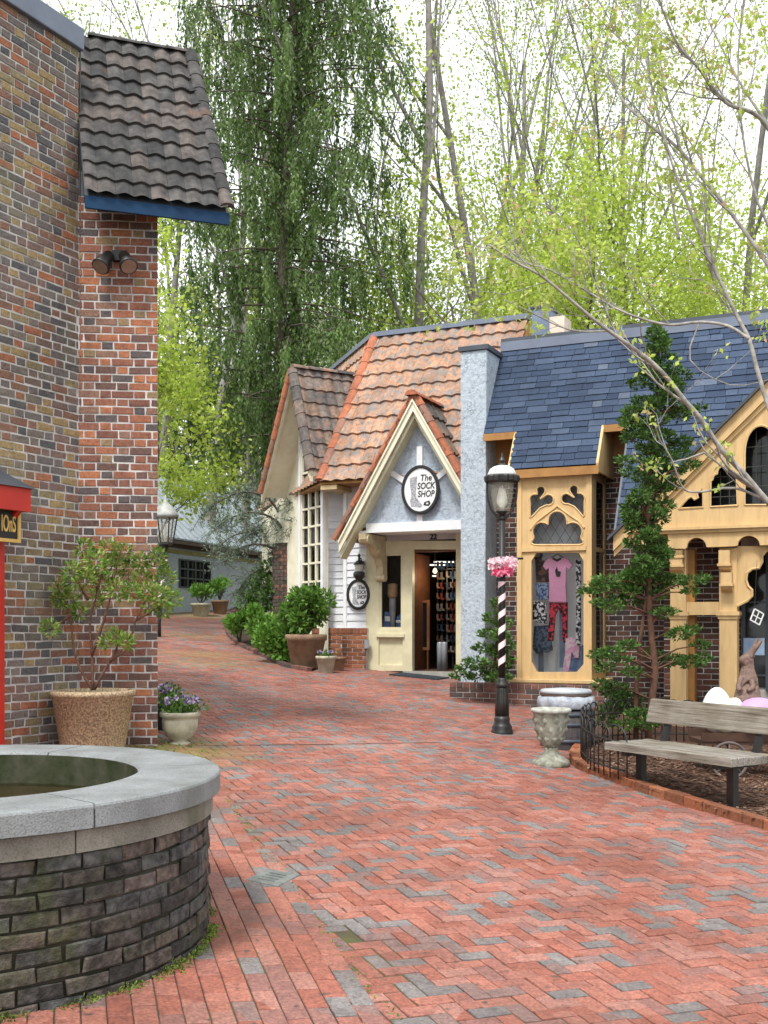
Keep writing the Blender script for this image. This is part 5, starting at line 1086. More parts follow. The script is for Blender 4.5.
pf_ = S0.off(-.6); t = thing('framed_mirror', pf_.pt(pf_.a(424), zfl + .3), 'orange-brown wooden framed mirror standing just inside the open doorway', 'mirror')
z0_, z1_ = pf_.z(424, 650), pf_.z(424, 600); a0_, a1_ = pf_.a(418.5), pf_.a(430); panel('frame', pf_.map(), [(a0_, z0_), (a1_, z0_), (a1_, z1_), (a0_, z1_)], [[(a0_ + .045, z0_ + .05), (a1_ - .045, z0_ + .05), (a1_ - .045, z1_ - .05), (a0_ + .045, z1_ - .05)]], 0, .04, mat('frame_orange', (.36, .15, .06), None, 8, .5), t)
mb = MB(); mb.pbox(pf_.map(), a0_ + .04, a1_ - .04, z0_ + .04, z1_ - .04, .005, .015); mb.build('glass', M['glass_dark'], t); mb = MB(); [mb.pbox(pf_.map(), a_, a_ + .03, zfl, z0_, 0, .03) for a_ in (a0_ + .02, a1_ - .05)]; mb.build('legs', M['wood_brown'], t)
pf_ = S0.off(-.25)
for i, x_ in enumerate((440, 444.5)):
    z0_, z1_ = zfl, pf_.z(x_, 642); p_ = pf_.pt(pf_.a(x_), z0_); mb = MB(); mb.lathe(p_, [(.055, 0), (.055, z1_ - z0_ - .02), (.045, z1_ - z0_)], 14); o = mb.build('display_post', mat('post_grey%d' % i, (.30, .32, .35), None, 6, .4, metal=.3), None, True, origin=p_); tag(o, ['left of the two short grey display posts in the sock shop doorway', 'right of the two short grey display posts in the sock shop doorway'][i], 'display post')
pf_ = S0.off(-.22)
for i, (x0_, y1_, w__, c_, l_) in enumerate(((384, 612, .14, (.04, .12, .30), 'blue sock package leaning in the left of the narrow shop window'), (390, 598, .10, (.30, .30, .31), 'tall grey leg form with a tan top standing in the narrow shop window'), (396, 614, .20, (.05, .14, .33), 'round blue figurine in the bottom right of the narrow shop window'))):
    p_ = pf_.pt(pf_.a(x0_), Z(390, 629)); h_ = pf_.z(x0_, y1_) - p_.z; p_ = p_ + pf_.e * w__ / 2; t = thing(['sock_package', 'leg_form', 'figurine'][i], p_, l_, ['package', 'leg form', 'figurine'][i])
    mb = MB()
    if i == 0: mb.box(p_ + Vector((0, 0, h_ / 2)), (w__, .05, h_), Matrix.Rotation(.12, 3, 'Y'))
    elif i == 1: mb.lathe(p_, [(.05, 0), (.045, h_ * .3), (.065, h_ * .7), (.06, h_)], 14)
    else: mb.lathe(p_, [(.06, 0), (.10, h_ * .25), (.07, h_ * .55), (.09, h_ * .75), (.03, h_)], 14)
    mb.build('body', mat('wstock%d' % i, c_, None, 9, .5, bs=0), t, i > 0)
    if i == 1: m2 = MB(); m2.lathe(p_ + Vector((0, 0, h_)), [(.075, 0), (.09, .05), (.09, .24), (.05, .26)], 14); m2.build('top', mat('tan', (.42, .26, .12), None, 9, .6), t, True)
    if i == 2: m2 = MB(); m2.lathe(p_ + Vector((0, 0, h_ * .4)), [(.095, 0), (.095, .05)], 14); m2.build('band', M['white_paint'], t, True)
    if i == 0: m2 = MB(); m2.box(p_ + Vector((0, -.03, h_ * .6)), (w__ * .7, .012, h_ * .3)); m2.build('paper_label', M['white_paint'], t)
mats_ = S0.off(.35); p_ = mats_.pt(A(430), 0); mb = MB(); a0_, a1_ = A(405), A(452)
cn_ = [S0.pt(a_, 0, h_) for a_, h_ in ((a0_, .12), (a1_, .12), (a1_, .68), (a0_, .68))]; mb.prism([(q_.x, q_.y, G(q_.x, q_.y) + .006) for q_ in cn_], (0, 0, .018)); o = mb.build('door_mat', mat('mat', (.03, .045, .06), (.02, .025, .03), 60, .95), None, origin=p_); tag(o, 'dark grey door mat lying on the bricks before the sock shop door', 'door mat')
mb = MB(); mb.pbox(sm, A(405), A(466), zfl - .35, zfl - .005, -.3, .1); mb.build('threshold', mat('thresh', (.40, .38, .34), None, 8, .7), so_)
# ------------------------------------------------------------------ clothes in the bay window
CL = SF(-.58); cm = CL.map(); CA = lambda pts: azs(CL, pts)
def garment(name, label, cat, pts, m, h=0.0, holes=(), extra=None):
    t = thing(name, CL.pt(*CL.az(*pts[0]), h), label, cat); L_ = CA(pts)
    panel('cloth', cm, L_, list(holes), h - .022, h + .022, m, t, .008); return t
pinkm = mat('pink_cloth', (.92, .46, .68), (.84, .38, .60), 9, .9, bs=.4, bd=.01)
t = garment('pink_tshirt', 'pink short sleeved t-shirt with a small black motif hanging in the bay window', 't-shirt', [(547, 559.5), (551, 557.5), (554, 558.5), (558, 560.2), (562, 558.5), (565, 557.5), (569, 559.5), (573.5, 566), (569.5, 570), (567, 567), (566.5, 585), (567.5, 602), (550, 602), (550, 585), (549.5, 568), (546.8, 570.5), (543.5, 566)], pinkm, .03)
panel('motif', cm, CA([(556, 571), (558, 567), (559, 571), (562, 572), (561, 577), (557.5, 577)]), [], .053, .058, M['ink'], t)
panel('neckband', cm, CA([(554, 557.5), (558, 559.6), (562, 557.5), (562.5, 559.5), (558, 562), (553.5, 559.5)]), [], .053, .058, M['ink'], t)
hg = CL.pt(*CL.az(558, 555), .03); t = thing('clothes_hanger', hg, 'pale wooden hanger carrying the pink t-shirt', 'hanger'); mb = MB(); mb.tube([CL.pt(*CL.az(552, 558), .03), CL.pt(*CL.az(558, 554), .03), CL.pt(*CL.az(564, 558), .03)], .012, 6); mb.build('bar', M['wood_old'], t); mb = MB(); mb.tube([CL.pt(*CL.az(558, 554), .03), CL.pt(*CL.az(558, 549), .03)], .005, 5); mb.build('hook', M['iron'], t)
def spots(name, c1, c2, sc_, lo_=.45, hi_=.52): return mat(name, c1, c2, sc_, .9, bs=.2, detail=1, lo=lo_, hi=hi_)
garment('patterned_leggings', 'red and black patterned leggings hanging below the pink t-shirt', 'leggings', [(549, 602.5), (567.5, 602.5), (567, 618), (567, 642), (563.5, 643), (562, 636), (562, 615), (558, 609), (555, 616), (554, 630), (553, 641), (547.5, 641), (549, 620)], spots('red_pattern', (.72, .06, .10), (.04, .015, .015), 22), -.02)
garment('spotted_shorts', 'white and black spotted shorts in the left of the bay window', 'shorts', [(532.5, 600), (547, 603), (548, 624), (540.5, 623), (540, 615), (538.5, 622), (531.5, 620)], spots('white_pattern', (.82, .82, .84), (.02, .02, .03), 26), .05)
garment('blue_shorts', 'dark blue patterned shorts pinned above the spotted shorts', 'shorts', [(535, 583), (547.5, 583), (548, 600), (541, 600), (536, 599)], spots('blue_pattern', (.06, .12, .28), (.35, .45, .60), 30), -.04)
garment('brown_top', 'brown sleeveless top behind the pink t-shirt in the bay window', 'top', [(534, 559), (538, 557), (543, 561), (546, 558), (550, 560), (549, 582), (535, 582)], spots('brown_cloth', (.20, .10, .07), (.05, .035, .035), 12), -.06)
garment('dark_skirt', 'dark ruffled skirt hanging in the lower left of the bay window', 'skirt', [(534, 626), (549, 625), (552, 650), (546, 653), (541, 651), (536, 654), (532, 648)], spots('navy_cloth', (.035, .05, .075), (.12, .16, .22), 24), -.03)
garment('pink_trousers', 'small pink trousers in the lower right of the bay window', 'trousers', [(566, 638), (576, 637), (580, 640), (579, 658), (575, 658), (572, 652), (569, 672), (562.5, 672), (565, 655)], spots('pink_pattern', (.80, .42, .62), (.85, .70, .76), 20), .0)
garment('spotted_scarf', 'long black and white spotted scarf hanging at the right of the bay window', 'scarf', [(577, 560), (582, 560), (582, 600), (581.5, 645), (577, 645), (577.5, 600)], spots('scarf_pattern', (.75, .77, .78), (.02, .025, .03), 24), .06)
garment('denim_shirt', 'folded blue shirt lying behind the small pink trousers', 'shirt', [(571, 650), (582, 645), (582.5, 671), (568, 671.5)], spots('denim', (.12, .20, .36), (.22, .32, .48), 12), -.06)
hb_ = CL.pt(*CL.az(538, 556), .02); t = thing('sun_hat', hb_, 'small dark round hat with a pale centre in the top left of the bay window', 'hat'); panel('brim', cm, [CL.az(*p) for p in ring(538, 555, 5.2, 4.8, 20)], [], .0, .03, M['ink'], t, .005); panel('crown', cm, [CL.az(*p) for p in ring(538, 555, 2.6, 2.5, 16)], [], .03, .08, mat('hat_grey', (.30, .34, .42), None, 5, .8), t, .005)
for i, (x0_, x1_, y0_, y1_) in enumerate(((536, 541, 650, 672), (545, 553, 646, 672), (556, 561, 604, 668))):
    mb = MB(); hh = -.12 - .03 * i; mb.pbox(cm, CL.a(x0_), CL.a(x1_), CL.z(x0_, y1_), CL.z(x0_, y0_), hh - .015, hh); o = mb.build('display_board', mat('disp%d' % i, ((.16, .19, .23), (.60, .62, .62), (.22, .30, .42))[i], None, 6, .8, bs=0), None, origin=CL.pt(CL.a(x0_), CL.z(x0_, y1_), hh)); tag(o, ['narrow dark display board at the bottom left of the bay window', 'pale display board low in the middle of the bay window', 'tall blue-grey display board behind the leggings'][i], 'display board')
# ------------------------------------------------------------------ bench
X1, Y1 = 1.93, 9.62; X2, Y2 = 2.64, 8.40; du_ = Vector((X2 - X1, Y2 - Y1, 0)).normalized(); dv_ = Vector((-du_.y, du_.x, 0)); Lb = 1.41; zs = EYE - 1.018
bo = Vector((X1, Y1, 0)); bq = lambda u, v, z: Vector((bo.x + du_.x * u + dv_.x * v, bo.y + du_.y * u + dv_.y * v, z)); gz_b = min(G(*bq(0, 0, 0).xy), G(*bq(Lb, .4, 0).xy))
bn = thing('park_bench', bq(.7, .2, G(*bq(.7, .2, 0).xy)), 'weathered grey wooden bench on black iron legs standing on the mulch bed', 'bench')
bmp = lambda u, v, h: bq(u, v, h)
mb = MB(); sw = .066
for k in range(7):
    v0 = k * (sw + .007); mb.slab(lambda u, v, h: bq(u, v, zs - .068 + h), -.0 + random.uniform(-.008, .008), v0, Lb + random.uniform(-.01, .012), v0 + sw, .066, .008, 0, .002, .003)
mb.build('seat', M['bench_wood'], bn)
mb = MB(); zb0_, zb1_ = zs + .145, zs + .355; v_ = .50
bv = lambda u, z, h: bq(u, v_ + (z - zs) * .28 - h, z)
mb.pbox(bv, -.02, Lb + .06, zb0_, zb1_, -.0, .045); o = mb.build('backrest', M['bench_wood'], bn); bevel(o, .012)
mb = MB()
for u_ in (.10, .78, Lb - .05):
    for nm__, v__ in (('f', .05), ('b', .44)):
        pass
for u_ in (.22, Lb - .17):
    for v__ in (.22,):
        p_ = bq(u_, v__, zs - .07); g_ = G(p_.x, p_.y) + .0; m2 = MB(); m2.pbox(lambda u, v, h: bq(u, v, h), u_ - .035, u_ + .035, v__ - .03, v__ + .03, g_, zs - .069); m2.build('leg', M['iron'], bn)
    m2 = MB(); m2.pbox(lambda u, v, h: bq(u, v, h), u_ - .032, u_ + .032, .02, .48, zs - .105, zs - .07); m2.build('leg_bar', M['iron'], bn)
    m2 = MB(); m2.prism([bq(u_ - .03, .44, zs - .08), bq(u_ - .03, .49, zs - .08), bq(u_ - .03, .50 + .09 + .02, zs + .33), bq(u_ - .03, .50 + .09 - .01, zs + .33)], du_ * .06); m2.build('back_support', M['iron'], bn)
# ------------------------------------------------------------------ hoop fence
fpx = smooth([GP(627, 782, .05), GP(606, 777, .05), GP(588, 768, .05), GP(581, 757, .05), GP(590, 748, .05), GP(612, 744, .05), GP(650, 742, .05), GP(700, 743, .05), GP(770, 748, .05)], 8)
t = thing('hoop_fence', fpx[0], 'low black iron hoop fence curving around the mulch bed behind the bench', 'fence')
Lf = [0]
for i in range(1, len(fpx)): Lf.append(Lf[-1] + (fpx[i] - fpx[i - 1]).length)
def fat(x):
    for i in range(1, len(fpx)):
        if x <= Lf[i]: return fpx[i - 1].lerp(fpx[i], (x - Lf[i - 1]) / (Lf[i] - Lf[i - 1]))
    return fpx[-1]
sp_ = .095; n_ = int(Lf[-1] / sp_); hm = MB(); rm = MB(); upv = Vector((0, 0, 1))
for k in range(n_):
    p_ = fat(k * sp_); 
    if k % 2 == 0 and k + 2 <= n_:
        q_ = fat(min((k + 3) * sp_, Lf[-1])); m_ = (p_ + q_) / 2; arc = [p_ + upv * .0, p_ + upv * .34] + [m_ + (p_ - m_) * math.cos(a) + upv * (.34 + .13 * math.sin(a)) for a in np.linspace(.3, math.pi - .3, 9)] + [q_ + upv * .34, q_]
        hm.tube(arc, .0065, 6)
    else: hm.tube([p_, p_ + upv * .33], .0065, 6)
for z_ in (.09, .33): rm.tube([p + upv * z_ for p in fpx], .008, 6)
hm.build('hoops', M['iron'], t, True); rm.build('rails', M['iron'], t, True)
# ------------------------------------------------------------------ barrel and stone urn
ub = GP(551, 766); US = F / ub.y; hz = (766 - 709) / US
t = thing('stone_urn', ub, 'mossy carved grey stone urn on a round foot standing in front of the barrel', 'urn')
mb = MB(); mb.lathe(ub, [(.165, -.02), (.175, .02), (.165, .045), (.12, .075), (.075, .11), (.062, .15), (.07, .17)], 40, flute=10, fa=.05); mb.build('foot', M['stone_urn'], t, True)
mb = MB(); mb.lathe(ub, [(.065, .165), (.10, .22), (.135, .30), (.155, .40), (.165, hz - .05), (.172, hz - .04)], 40, flute=9, fa=.035)
for k in range(9):
    for r_ in range(3):
        a = 2 * math.pi * (k + .5 * (r_ % 2)) / 9; z_ = .26 + r_ * .085; rr = .115 + r_ * .022; c_ = ub + Vector((rr * math.cos(a), rr * math.sin(a), z_)); u_ = Vector((-math.sin(a), math.cos(a), 0)); o_ = Vector((math.cos(a), math.sin(a), 0))
        mb.add([c_ - u_ * .03, c_ + Vector((0, 0, -.035)), c_ + u_ * .03, c_ + Vector((0, 0, .045)) , c_ + o_ * .028], [(0, 1, 4), (1, 2, 4), (2, 3, 4), (3, 0, 4)])
mb.build('bowl', M['stone_urn'], t, True)
mb = MB(); mb.lathe(ub, [(.16, hz - .045), (.188, hz - .035), (.192, hz - .01), (.18, hz), (.15, hz), (.14, hz - .06)], 32); mb.build('rim', mat('urn_rim', (.52, .52, .47), (.28, .29, .24), 18, .8), t, True)
bb = GP(566, 748); BS = F / bb.y; hB = (748 - 694) / BS; t = thing('barrel', bb, 'dark wooden barrel bin wrapped in a white plastic bag behind the stone urn', 'barrel'); rb = 27.5 / BS
mb = MB(); mb.lathe(bb, [(rb * .88, -.03), (rb * .97, hB * .25), (rb * 1.0, hB * .5), (rb * .97, hB * .7)], 28, flute=28, fa=.006); mb.build('staves', mat('barrel_wood', (.045, .05, .06), (.10, .085, .08), 5, .6, bs=.4, stretch=(6, 6, .8)), t)
for z_ in (.12, .42, .6):
    m2 = MB(); rr = rb * (1.03 - abs(z_ - .5) * .16); m2.lathe(bb, [(rr - .02, hB * z_ - .0), (rr, hB * z_), (rr, hB * z_ + .04), (rr - .02, hB * z_ + .04)], 28); m2.build('hoop', mat('hoop_blue%d' % int(z_ * 100), (.05, .065, .09), None, 8, .5), t, True)
bagm = mat('bag', (.48, .51, .55), (.20, .23, .29), 9, .35, bs=.9, bd=.03, detail=6); mb = MB(); vs = []; n = 48
prof = [(.99, .74), (1.03, .78), (1.04, .86), (1.0, .94), (.90, .965)]
for (r_, z_) in prof:
    for k in range(n):
        a = 2 * math.pi * k / n; wob = 1 + .018 * math.sin(a * 11 + z_ * 9) + .012 * math.sin(a * 23); zz = z_ * hB + (.05 * math.sin(a * 3 + 1) + .02 * math.sin(a * 9)) * (1 if z_ < .65 else .1); vs.append(bb + Vector((rb * r_ * wob * math.cos(a), rb * r_ * wob * math.sin(a), zz)))
mb.add(vs, [(i * n + k, i * n + (k + 1) % n, (i + 1) * n + (k + 1) % n, (i + 1) * n + k) for i in range(len(prof) - 1) for k in range(n)]); mb.build('plastic_bag', bagm, t, True)
mb = MB(); mb.lathe(bb, [(rb * .9, hB * .96), (rb * .93, hB * .985), (rb * .9, hB * 1.0)], 32); mb.build('lid_edge', mat('lid_brown', (.12, .07, .05), None, 8, .7), t, True)
mb = MB(); mb.lathe(bb, [(rb * .86, hB * 1.0), (rb * .93, hB * 1.02), (rb * .93, hB * 1.06), (rb * .88, hB * 1.08), (rb * .4, hB * 1.10)], 32); mb.build('lid', mat('lid', (.50, .53, .55), (.34, .37, .40), 6, .5), t, True)
# ------------------------------------------------------------------ pots on the left
pb = GP(93, 748); pb = P(93, 748, 9.55); pb.z = G(pb.x, pb.y); PS = F / pb.y; t = thing('round_planter', pb, 'large round pebble-textured planter in front of the brick pier', 'planter')
hP = EYE - (690 - HY) / PS - pb.z
mb = MB(); mb.lathe(pb, [(.24, -.02), (.27, .02), (.345, hP - .05), (.362, hP - .045), (.365, hP - .005), (.35, hP), (.325, hP), (.315, hP - .06)], 40); mb.build('pot', M['aggregate'], t, True)
mb = MB(); mb.lathe(pb, [(.05, hP - .055), (.325, hP - .05)], 24); mb.build('soil', M['soil'], t)
def small_pot(px, py, D, hpx, wpx, label, m, group=None, name='flower_pot', prof=None):
    c_ = P(px, py, D); c_.z = G(c_.x, c_.y) ; s_ = F / D; h_ = hpx / s_; r_ = wpx / 2 / s_; t = thing(name, c_, label, 'flower pot', group)
    pr_ = prof or [(.62, -.02), (.68, .02), (.92, .82), (1.0, .83), (1.0, .98), (.96, 1.0), (.84, 1.0), (.8, .9)]
    mb = MB(); mb.lathe(c_, [(r_ * a, h_ * b) for a, b in pr_], 32); mb.build('pot', m, t, True); mb = MB(); mb.lathe(c_, [(.01, h_ * .91), (r_ * .83, h_ * .9)], 20); mb.build('soil', M['soil'], t); return c_ + Vector((0, 0, h_ * .92)), r_
D2 = 10.2
urnp = [(.5, -.02), (.52, .03), (.36, .08), (.34, .12), (.62, .22), (.86, .48), (.90, .74), (.86, .82), (1.0, .86), (1.02, .95), (.98, 1.0), (.86, 1.0), (.84, .9)]
pansy1 = small_pot(180, 742, 10.3, 32, 40, 'cream fluted urn planted with pansies at the foot of the brick pier', M['cream_pot'], None, 'flower_urn', urnp)
pansy2 = small_pot(170, 735, 11.1, 30, 34, 'dark pot of pansies standing behind the cream fluted urn', M['cap_dark'])
bigp = small_pot(306, 671, 18.9, 34, 42, 'large tan pot holding a round green bush beside the brick plinth', M['terracotta'], None, 'bush_pot')
smp = small_pot(326, 673, 18.3, 17, 21, 'small beige pot of violets before the brick plinth', M['cream_pot'])
smp2 = small_pot(338, 671, 18.8, 14, 16, 'small brown pot half hidden behind the beige violet pot', M['terracotta'])
fp1 = small_pot(201, 609, 31.3, 13, 21, 'left one of two tan pots against the blue-grey stucco building', M['cream_pot'])
fp2 = small_pot(220, 606, 32.8, 14, 18, 'right one of two brown pots against the blue-grey stucco building', M['terracotta'])
# ------------------------------------------------------------------ cart with rabbit and eggs behind the bench
cc_ = Vector((3.55, 10.35, 0)); g_ = G(cc_.x, cc_.y) + .05; cbz = g_ + .33
ct = thing('garden_cart', Vector((cc_.x, cc_.y, g_)), 'small dark wooden garden cart with spoked wheels standing behind the bench', 'cart')
mb = MB(); mb.box((cc_.x, cc_.y, cbz), (1.25, .42, .04)); mb.box((cc_.x, cc_.y - .21, cbz + .05), (1.25, .02, .08)); mb.box((cc_.x, cc_.y + .21, cbz + .05), (1.25, .02, .08)); mb.build('bed', mat('cart_wood', (.09, .05, .035), None, 8, .8), ct)
for sx in (-.38, .38):
    for sy in (-.25, .25):
        m2 = MB(); wc = Vector((cc_.x + sx, cc_.y + sy, g_ + .17)); R_ = .165
        m2.tube([wc + Vector((R_ * math.cos(a), 0, R_ * math.sin(a))) for a in np.linspace(0, 2 * math.pi, 25)], .014, 6, False); [m2.tube([wc, wc + Vector((R_ * math.cos(a), 0, R_ * math.sin(a)))], .008, 5) for a in np.arange(0, 6.2, math.pi / 4)]; m2.tube([wc - Vector((0, .03, 0)), wc + Vector((0, .03, 0))], .03, 8); m2.build('wheel', mat('wheel_%d%d' % (sx > 0, sy > 0), (.16, .14, .13), None, 8, .7), ct, True)
def egg(px, py_top, D, wpx, hpx, label, m, tilt=0):
    c_ = P(px, py_top, D); h_ = hpx * D / F; r_ = wpx / 2 * D / F; zb_e = c_.z - h_; mb = MB(); pr = []
    for i in range(15): a = math.pi * i / 14; pr.append((max(.002, r_ * math.sin(a) * (1 - .16 * math.cos(math.pi - a) * 1)), h_ / 2 * (1 - math.cos(a))))
    mb.lathe((0, 0, -h_ / 2), pr, 28); Mx = Matrix.Rotation(tilt, 3, 'Y'); mb.v = [tuple(Mx @ Vector(v) + Vector((c_.x, c_.y, c_.z - h_ / 2))) for v in mb.v]; o = mb.build('easter_egg', m, None, True, origin=(c_.x, c_.y, zb_e)); tag(o, label, 'egg', 'giant easter eggs in the cart'); return o
eggm = lambda n, c: mat(n, c, tuple(x * .9 for x in c), 4, .45, bs=.03)
egg(717, 687, 10.3, 31, 46, 'giant white egg standing upright in the cart behind the bench', eggm('egg_white', (.82, .84, .82)))
egg(729, 696, 10.2, 26, 38, 'giant pale yellow egg tilted against the white egg', eggm('egg_yellow', (.80, .78, .58)), .5)
egg(757, 694, 10.15, 34, 40, 'giant purple egg lying in the cart right of the rabbit', eggm('egg_purple', (.58, .34, .66)), 1.1)
# seated rabbit statue, one continuous skinned body
rb0 = P(748, 705, 10.45); t = thing('rabbit_statue', Vector((rb0.x, rb0.y, cbz + .02)), 'brown carved rabbit statue sitting upright between the giant eggs', 'rabbit statue')
K = 10.45 / F
def rp(px, py, dy=0.0): return (((px - CX) * (10.45 + dy) / F), 10.45 + dy, EYE - (py - HY) * (10.45 + dy) / F)
sv = [(rp(748, 716), .115), (rp(748, 700), .125), (rp(747, 688), .105), (rp(746, 676), .08), (rp(748, 667), .052), (rp(748, 660), .055), (rp(744, 659, -.02), .045), (rp(739, 661, -.03), .034),
      (rp(751, 652, .02), .024), (rp(755, 645, .03), .024), (rp(758, 638, .03), .010), (rp(753, 652, -.04), .022), (rp(758, 645, -.05), .024), (rp(762, 640, -.05), .010),
      (rp(741, 679, -.06), .032), (rp(738, 687, -.10), .028), (rp(741, 691, -.14), .024), (rp(752, 680, -.08), .032), (rp(753, 688, -.12), .028), (rp(747, 691, -.15), .024),
      (rp(739, 703, -.12), .06), (rp(735, 710, -.2), .035), (rp(757, 703, -.12), .06), (rp(758, 710, -.2), .035)]
ed = [(0, 1), (1, 2), (2, 3), (3, 4), (4, 5), (5, 6), (6, 7), (5, 8), (8, 9), (9, 10), (5, 11), (11, 12), (12, 13), (3, 14), (14, 15), (15, 16), (3, 17), (17, 18), (18, 19), (1, 20), (20, 21), (1, 22), (22, 23)]
me = bpy.data.meshes.new('rabbit_body'); o3 = wloc(t); me.from_pydata([tuple(Vector(v) - o3) for v, r in sv], ed, []); ob = bpy.data.objects.new('body', me); C.objects.link(ob); ob.parent = t
sk = ob.modifiers.new('skin', 'SKIN'); 
for i, (v, r) in enumerate(sv): me.skin_vertices[0].data[i].radius = (r, r)
me.skin_vertices[0].data[0].use_root = True; ss = ob.modifiers.new('sub', 'SUBSURF'); ss.levels = 2; ss.render_levels = 2
me.materials.append(mat('rabbit_brown', (.20, .125, .095), (.11, .065, .05), 30, .6, bs=.8, bd=.012))
# ------------------------------------------------------------------ vegetation
rng = np.random.default_rng(11)
def leaves(name, Pp, Dd, L, Wd, m, parent=None, origin=(0, 0, 0), kind=None, rg=None):
    rg = rg or rng; Pp = np.asarray(Pp, float); n = len(Pp); Dd = np.asarray(Dd, float); Dd = Dd / (np.linalg.norm(Dd, axis=1, keepdims=True) + 1e-9)
    L = np.broadcast_to(np.asarray(L, float), (n,)) * rg.uniform(.7, 1.3, n); Wd = np.broadcast_to(np.asarray(Wd, float), (n,)) * rg.uniform(.75, 1.25, n)
    r_ = rg.normal(size=(n, 3)); S = np.cross(Dd, r_); S /= np.linalg.norm(S, axis=1, keepdims=True) + 1e-9; Nn = np.cross(S, Dd)
    o3 = np.array(wloc(parent)) if parent is not None else np.array(origin, float)
    b = Pp - o3; t = b + Dd * L[:, None] + Nn * (L * .12)[:, None]; mid = b + Dd * (L * .45)[:, None]
    V = np.empty((n, 4, 3)); V[:, 0] = b; V[:, 1] = mid + S * Wd[:, None]; V[:, 2] = t; V[:, 3] = mid - S * Wd[:, None]
    me = bpy.data.meshes.new(name); me.vertices.add(4 * n); me.loops.add(4 * n); me.polygons.add(n)
    me.vertices.foreach_set('co', V.reshape(-1)); me.loops.foreach_set('vertex_index', np.arange(4 * n, dtype=np.int32)); me.polygons.foreach_set('loop_start', np.arange(0, 4 * n, 4, dtype=np.int32))
    try: me.polygons.foreach_set('loop_total', np.full(n, 4, dtype=np.int32))
    except Exception: pass
    me.materials.append(m); me.update(); me.validate(); o = bpy.data.objects.new(name, me); C.objects.link(o)
    if parent is not None: o.parent = parent
    else: o.location = tuple(origin)
    if kind: o['kind'] = kind
    return o
def rdir(n, up=0.0, rg=None):
    rg = rg or rng; d = rg.normal(size=(n, 3)); d /= np.linalg.norm(d, axis=1, keepdims=True); d[:, 2] += up; return d
def blob(c, r, n, shell=.35):                     # points in an ellipsoid, denser outside
    d = rdir(n); q = rng.uniform(shell, 1, n) ** .6; return np.array(c) + d * q[:, None] * np.array(r)
GRN = dict(
 spruce=leaf_mat('spruce_leaf', [(.065, .12, .03), (.10, .175, .045), (.14, .22, .06), (.19, .28, .085), (.25, .30, .19)], .4),
 lime=leaf_mat('lime_leaf', [(.42, .54, .07), (.52, .64, .12), (.36, .48, .06), (.58, .66, .18)], .5),
 lime2=leaf_mat('young_leaf', [(.34, .44, .09), (.42, .50, .13), (.26, .36, .07), (.46, .48, .18)], .5),
 maple=leaf_mat('maple_leaf', [(.42, .56, .09), (.50, .62, .12), (.44, .58, .10), (.52, .62, .16), (.55, .62, .22), (.62, .36, .24)], .5),
 green=leaf_mat('shrub_leaf', [(.05, .12, .02), (.08, .18, .03), (.12, .24, .04), (.17, .30, .06)], .25, .4),
 bright=leaf_mat('bright_leaf', [(.10, .24, .03), (.16, .34, .05), (.22, .40, .08), (.07, .16, .03)], .3, .4),
 dark=leaf_mat('dark_leaf', [(.035, .08, .016), (.06, .13, .025), (.09, .185, .04), (.15, .26, .065)], .25),
 cedar=leaf_mat('cedar_leaf', [(.14, .20, .15), (.20, .27, .20), (.26, .33, .25), (.10, .16, .09)], .25),
 pieris=leaf_mat('pieris_leaf', [(.07, .16, .025), (.13, .26, .04), (.20, .34, .06), (.30, .40, .10), (.34, .22, .10)], .3, .4),
 litter=leaf_mat('bronze_leaf', [(.30, .16, .06), (.36, .24, .10)], .3))
def path_pts(p, d, L, n, wob, up):
    pts = [Vector(p)]; d = Vector(d).normalized()
    for i in range(n):
        d = (d + Vector(rng.normal(0, wob, 3)) + Vector((0, 0, up))).normalized(); pts.append(pts[-1] + d * (L / n))
    return pts, d
def grow(mb, p, d, L, r, lvl, tips, wob=.10, up=.03, kids=3, spread=.7, first=.25, sides=6):
    n = 6 if lvl > 0 else 4; pts, _ = path_pts(p, d, L, n, wob, up); rad = [r * (1 - .72 * i / n) for i in range(n + 1)]
    mb.tube(pts, rad, sides if lvl > 1 else 4, False)
    if lvl == 0: tips.extend(pts[1:]); return
    if lvl == 1: tips.extend(pts[3:])
    for k in range(kids):
        f_ = first + (1 - first) * (k + rng.uniform(.1, .9)) / kids; i = min(n - 1, int(f_ * n)); q = pts[i].lerp(pts[i + 1], f_ * n - i); dd = (pts[i + 1] - pts[i]).normalized()
        a = rng.uniform(0, 2 * math.pi); o = dd.orthogonal().normalized(); o = Matrix.Rotation(a, 3, dd) @ o
        grow(mb, q, dd + o * spread * rng.uniform(.7, 1.3), L * rng.uniform(.38, .58), rad[i] * .5, lvl - 1, tips, wob * 1.2, up, kids, spread, .25, sides)
def deciduous(base, H, r, label, group, leafm, nper=6, lsz=.12, lvl=3, kids=4, first=.35, spread=.6, bark='bark_light', lean=(0, 0), cat='tree', name='tree', tspread=.25, wdt=.4):
    t = thing(name, base, label, cat, group); mb = MB(); tips = []
    grow(mb, base - Vector((0, 0, .3)), Vector((lean[0], lean[1], 1)), H, r, lvl, tips, .05, .02, kids, spread, first)
    mb.build('trunk', M[bark], t, True)
    if nper:
        T_ = np.repeat(np.array([tuple(p) for p in tips]), nper, 0); T_ = T_ + rng.normal(0, tspread, T_.shape); leaves('crown', T_, rdir(len(T_), -.2), lsz, lsz * wdt, leafm, t)
    return t
def at_px(px, D, dz=0.0): x = (px - CX) * D / F; return Vector((x, D, G(x, D) + dz))
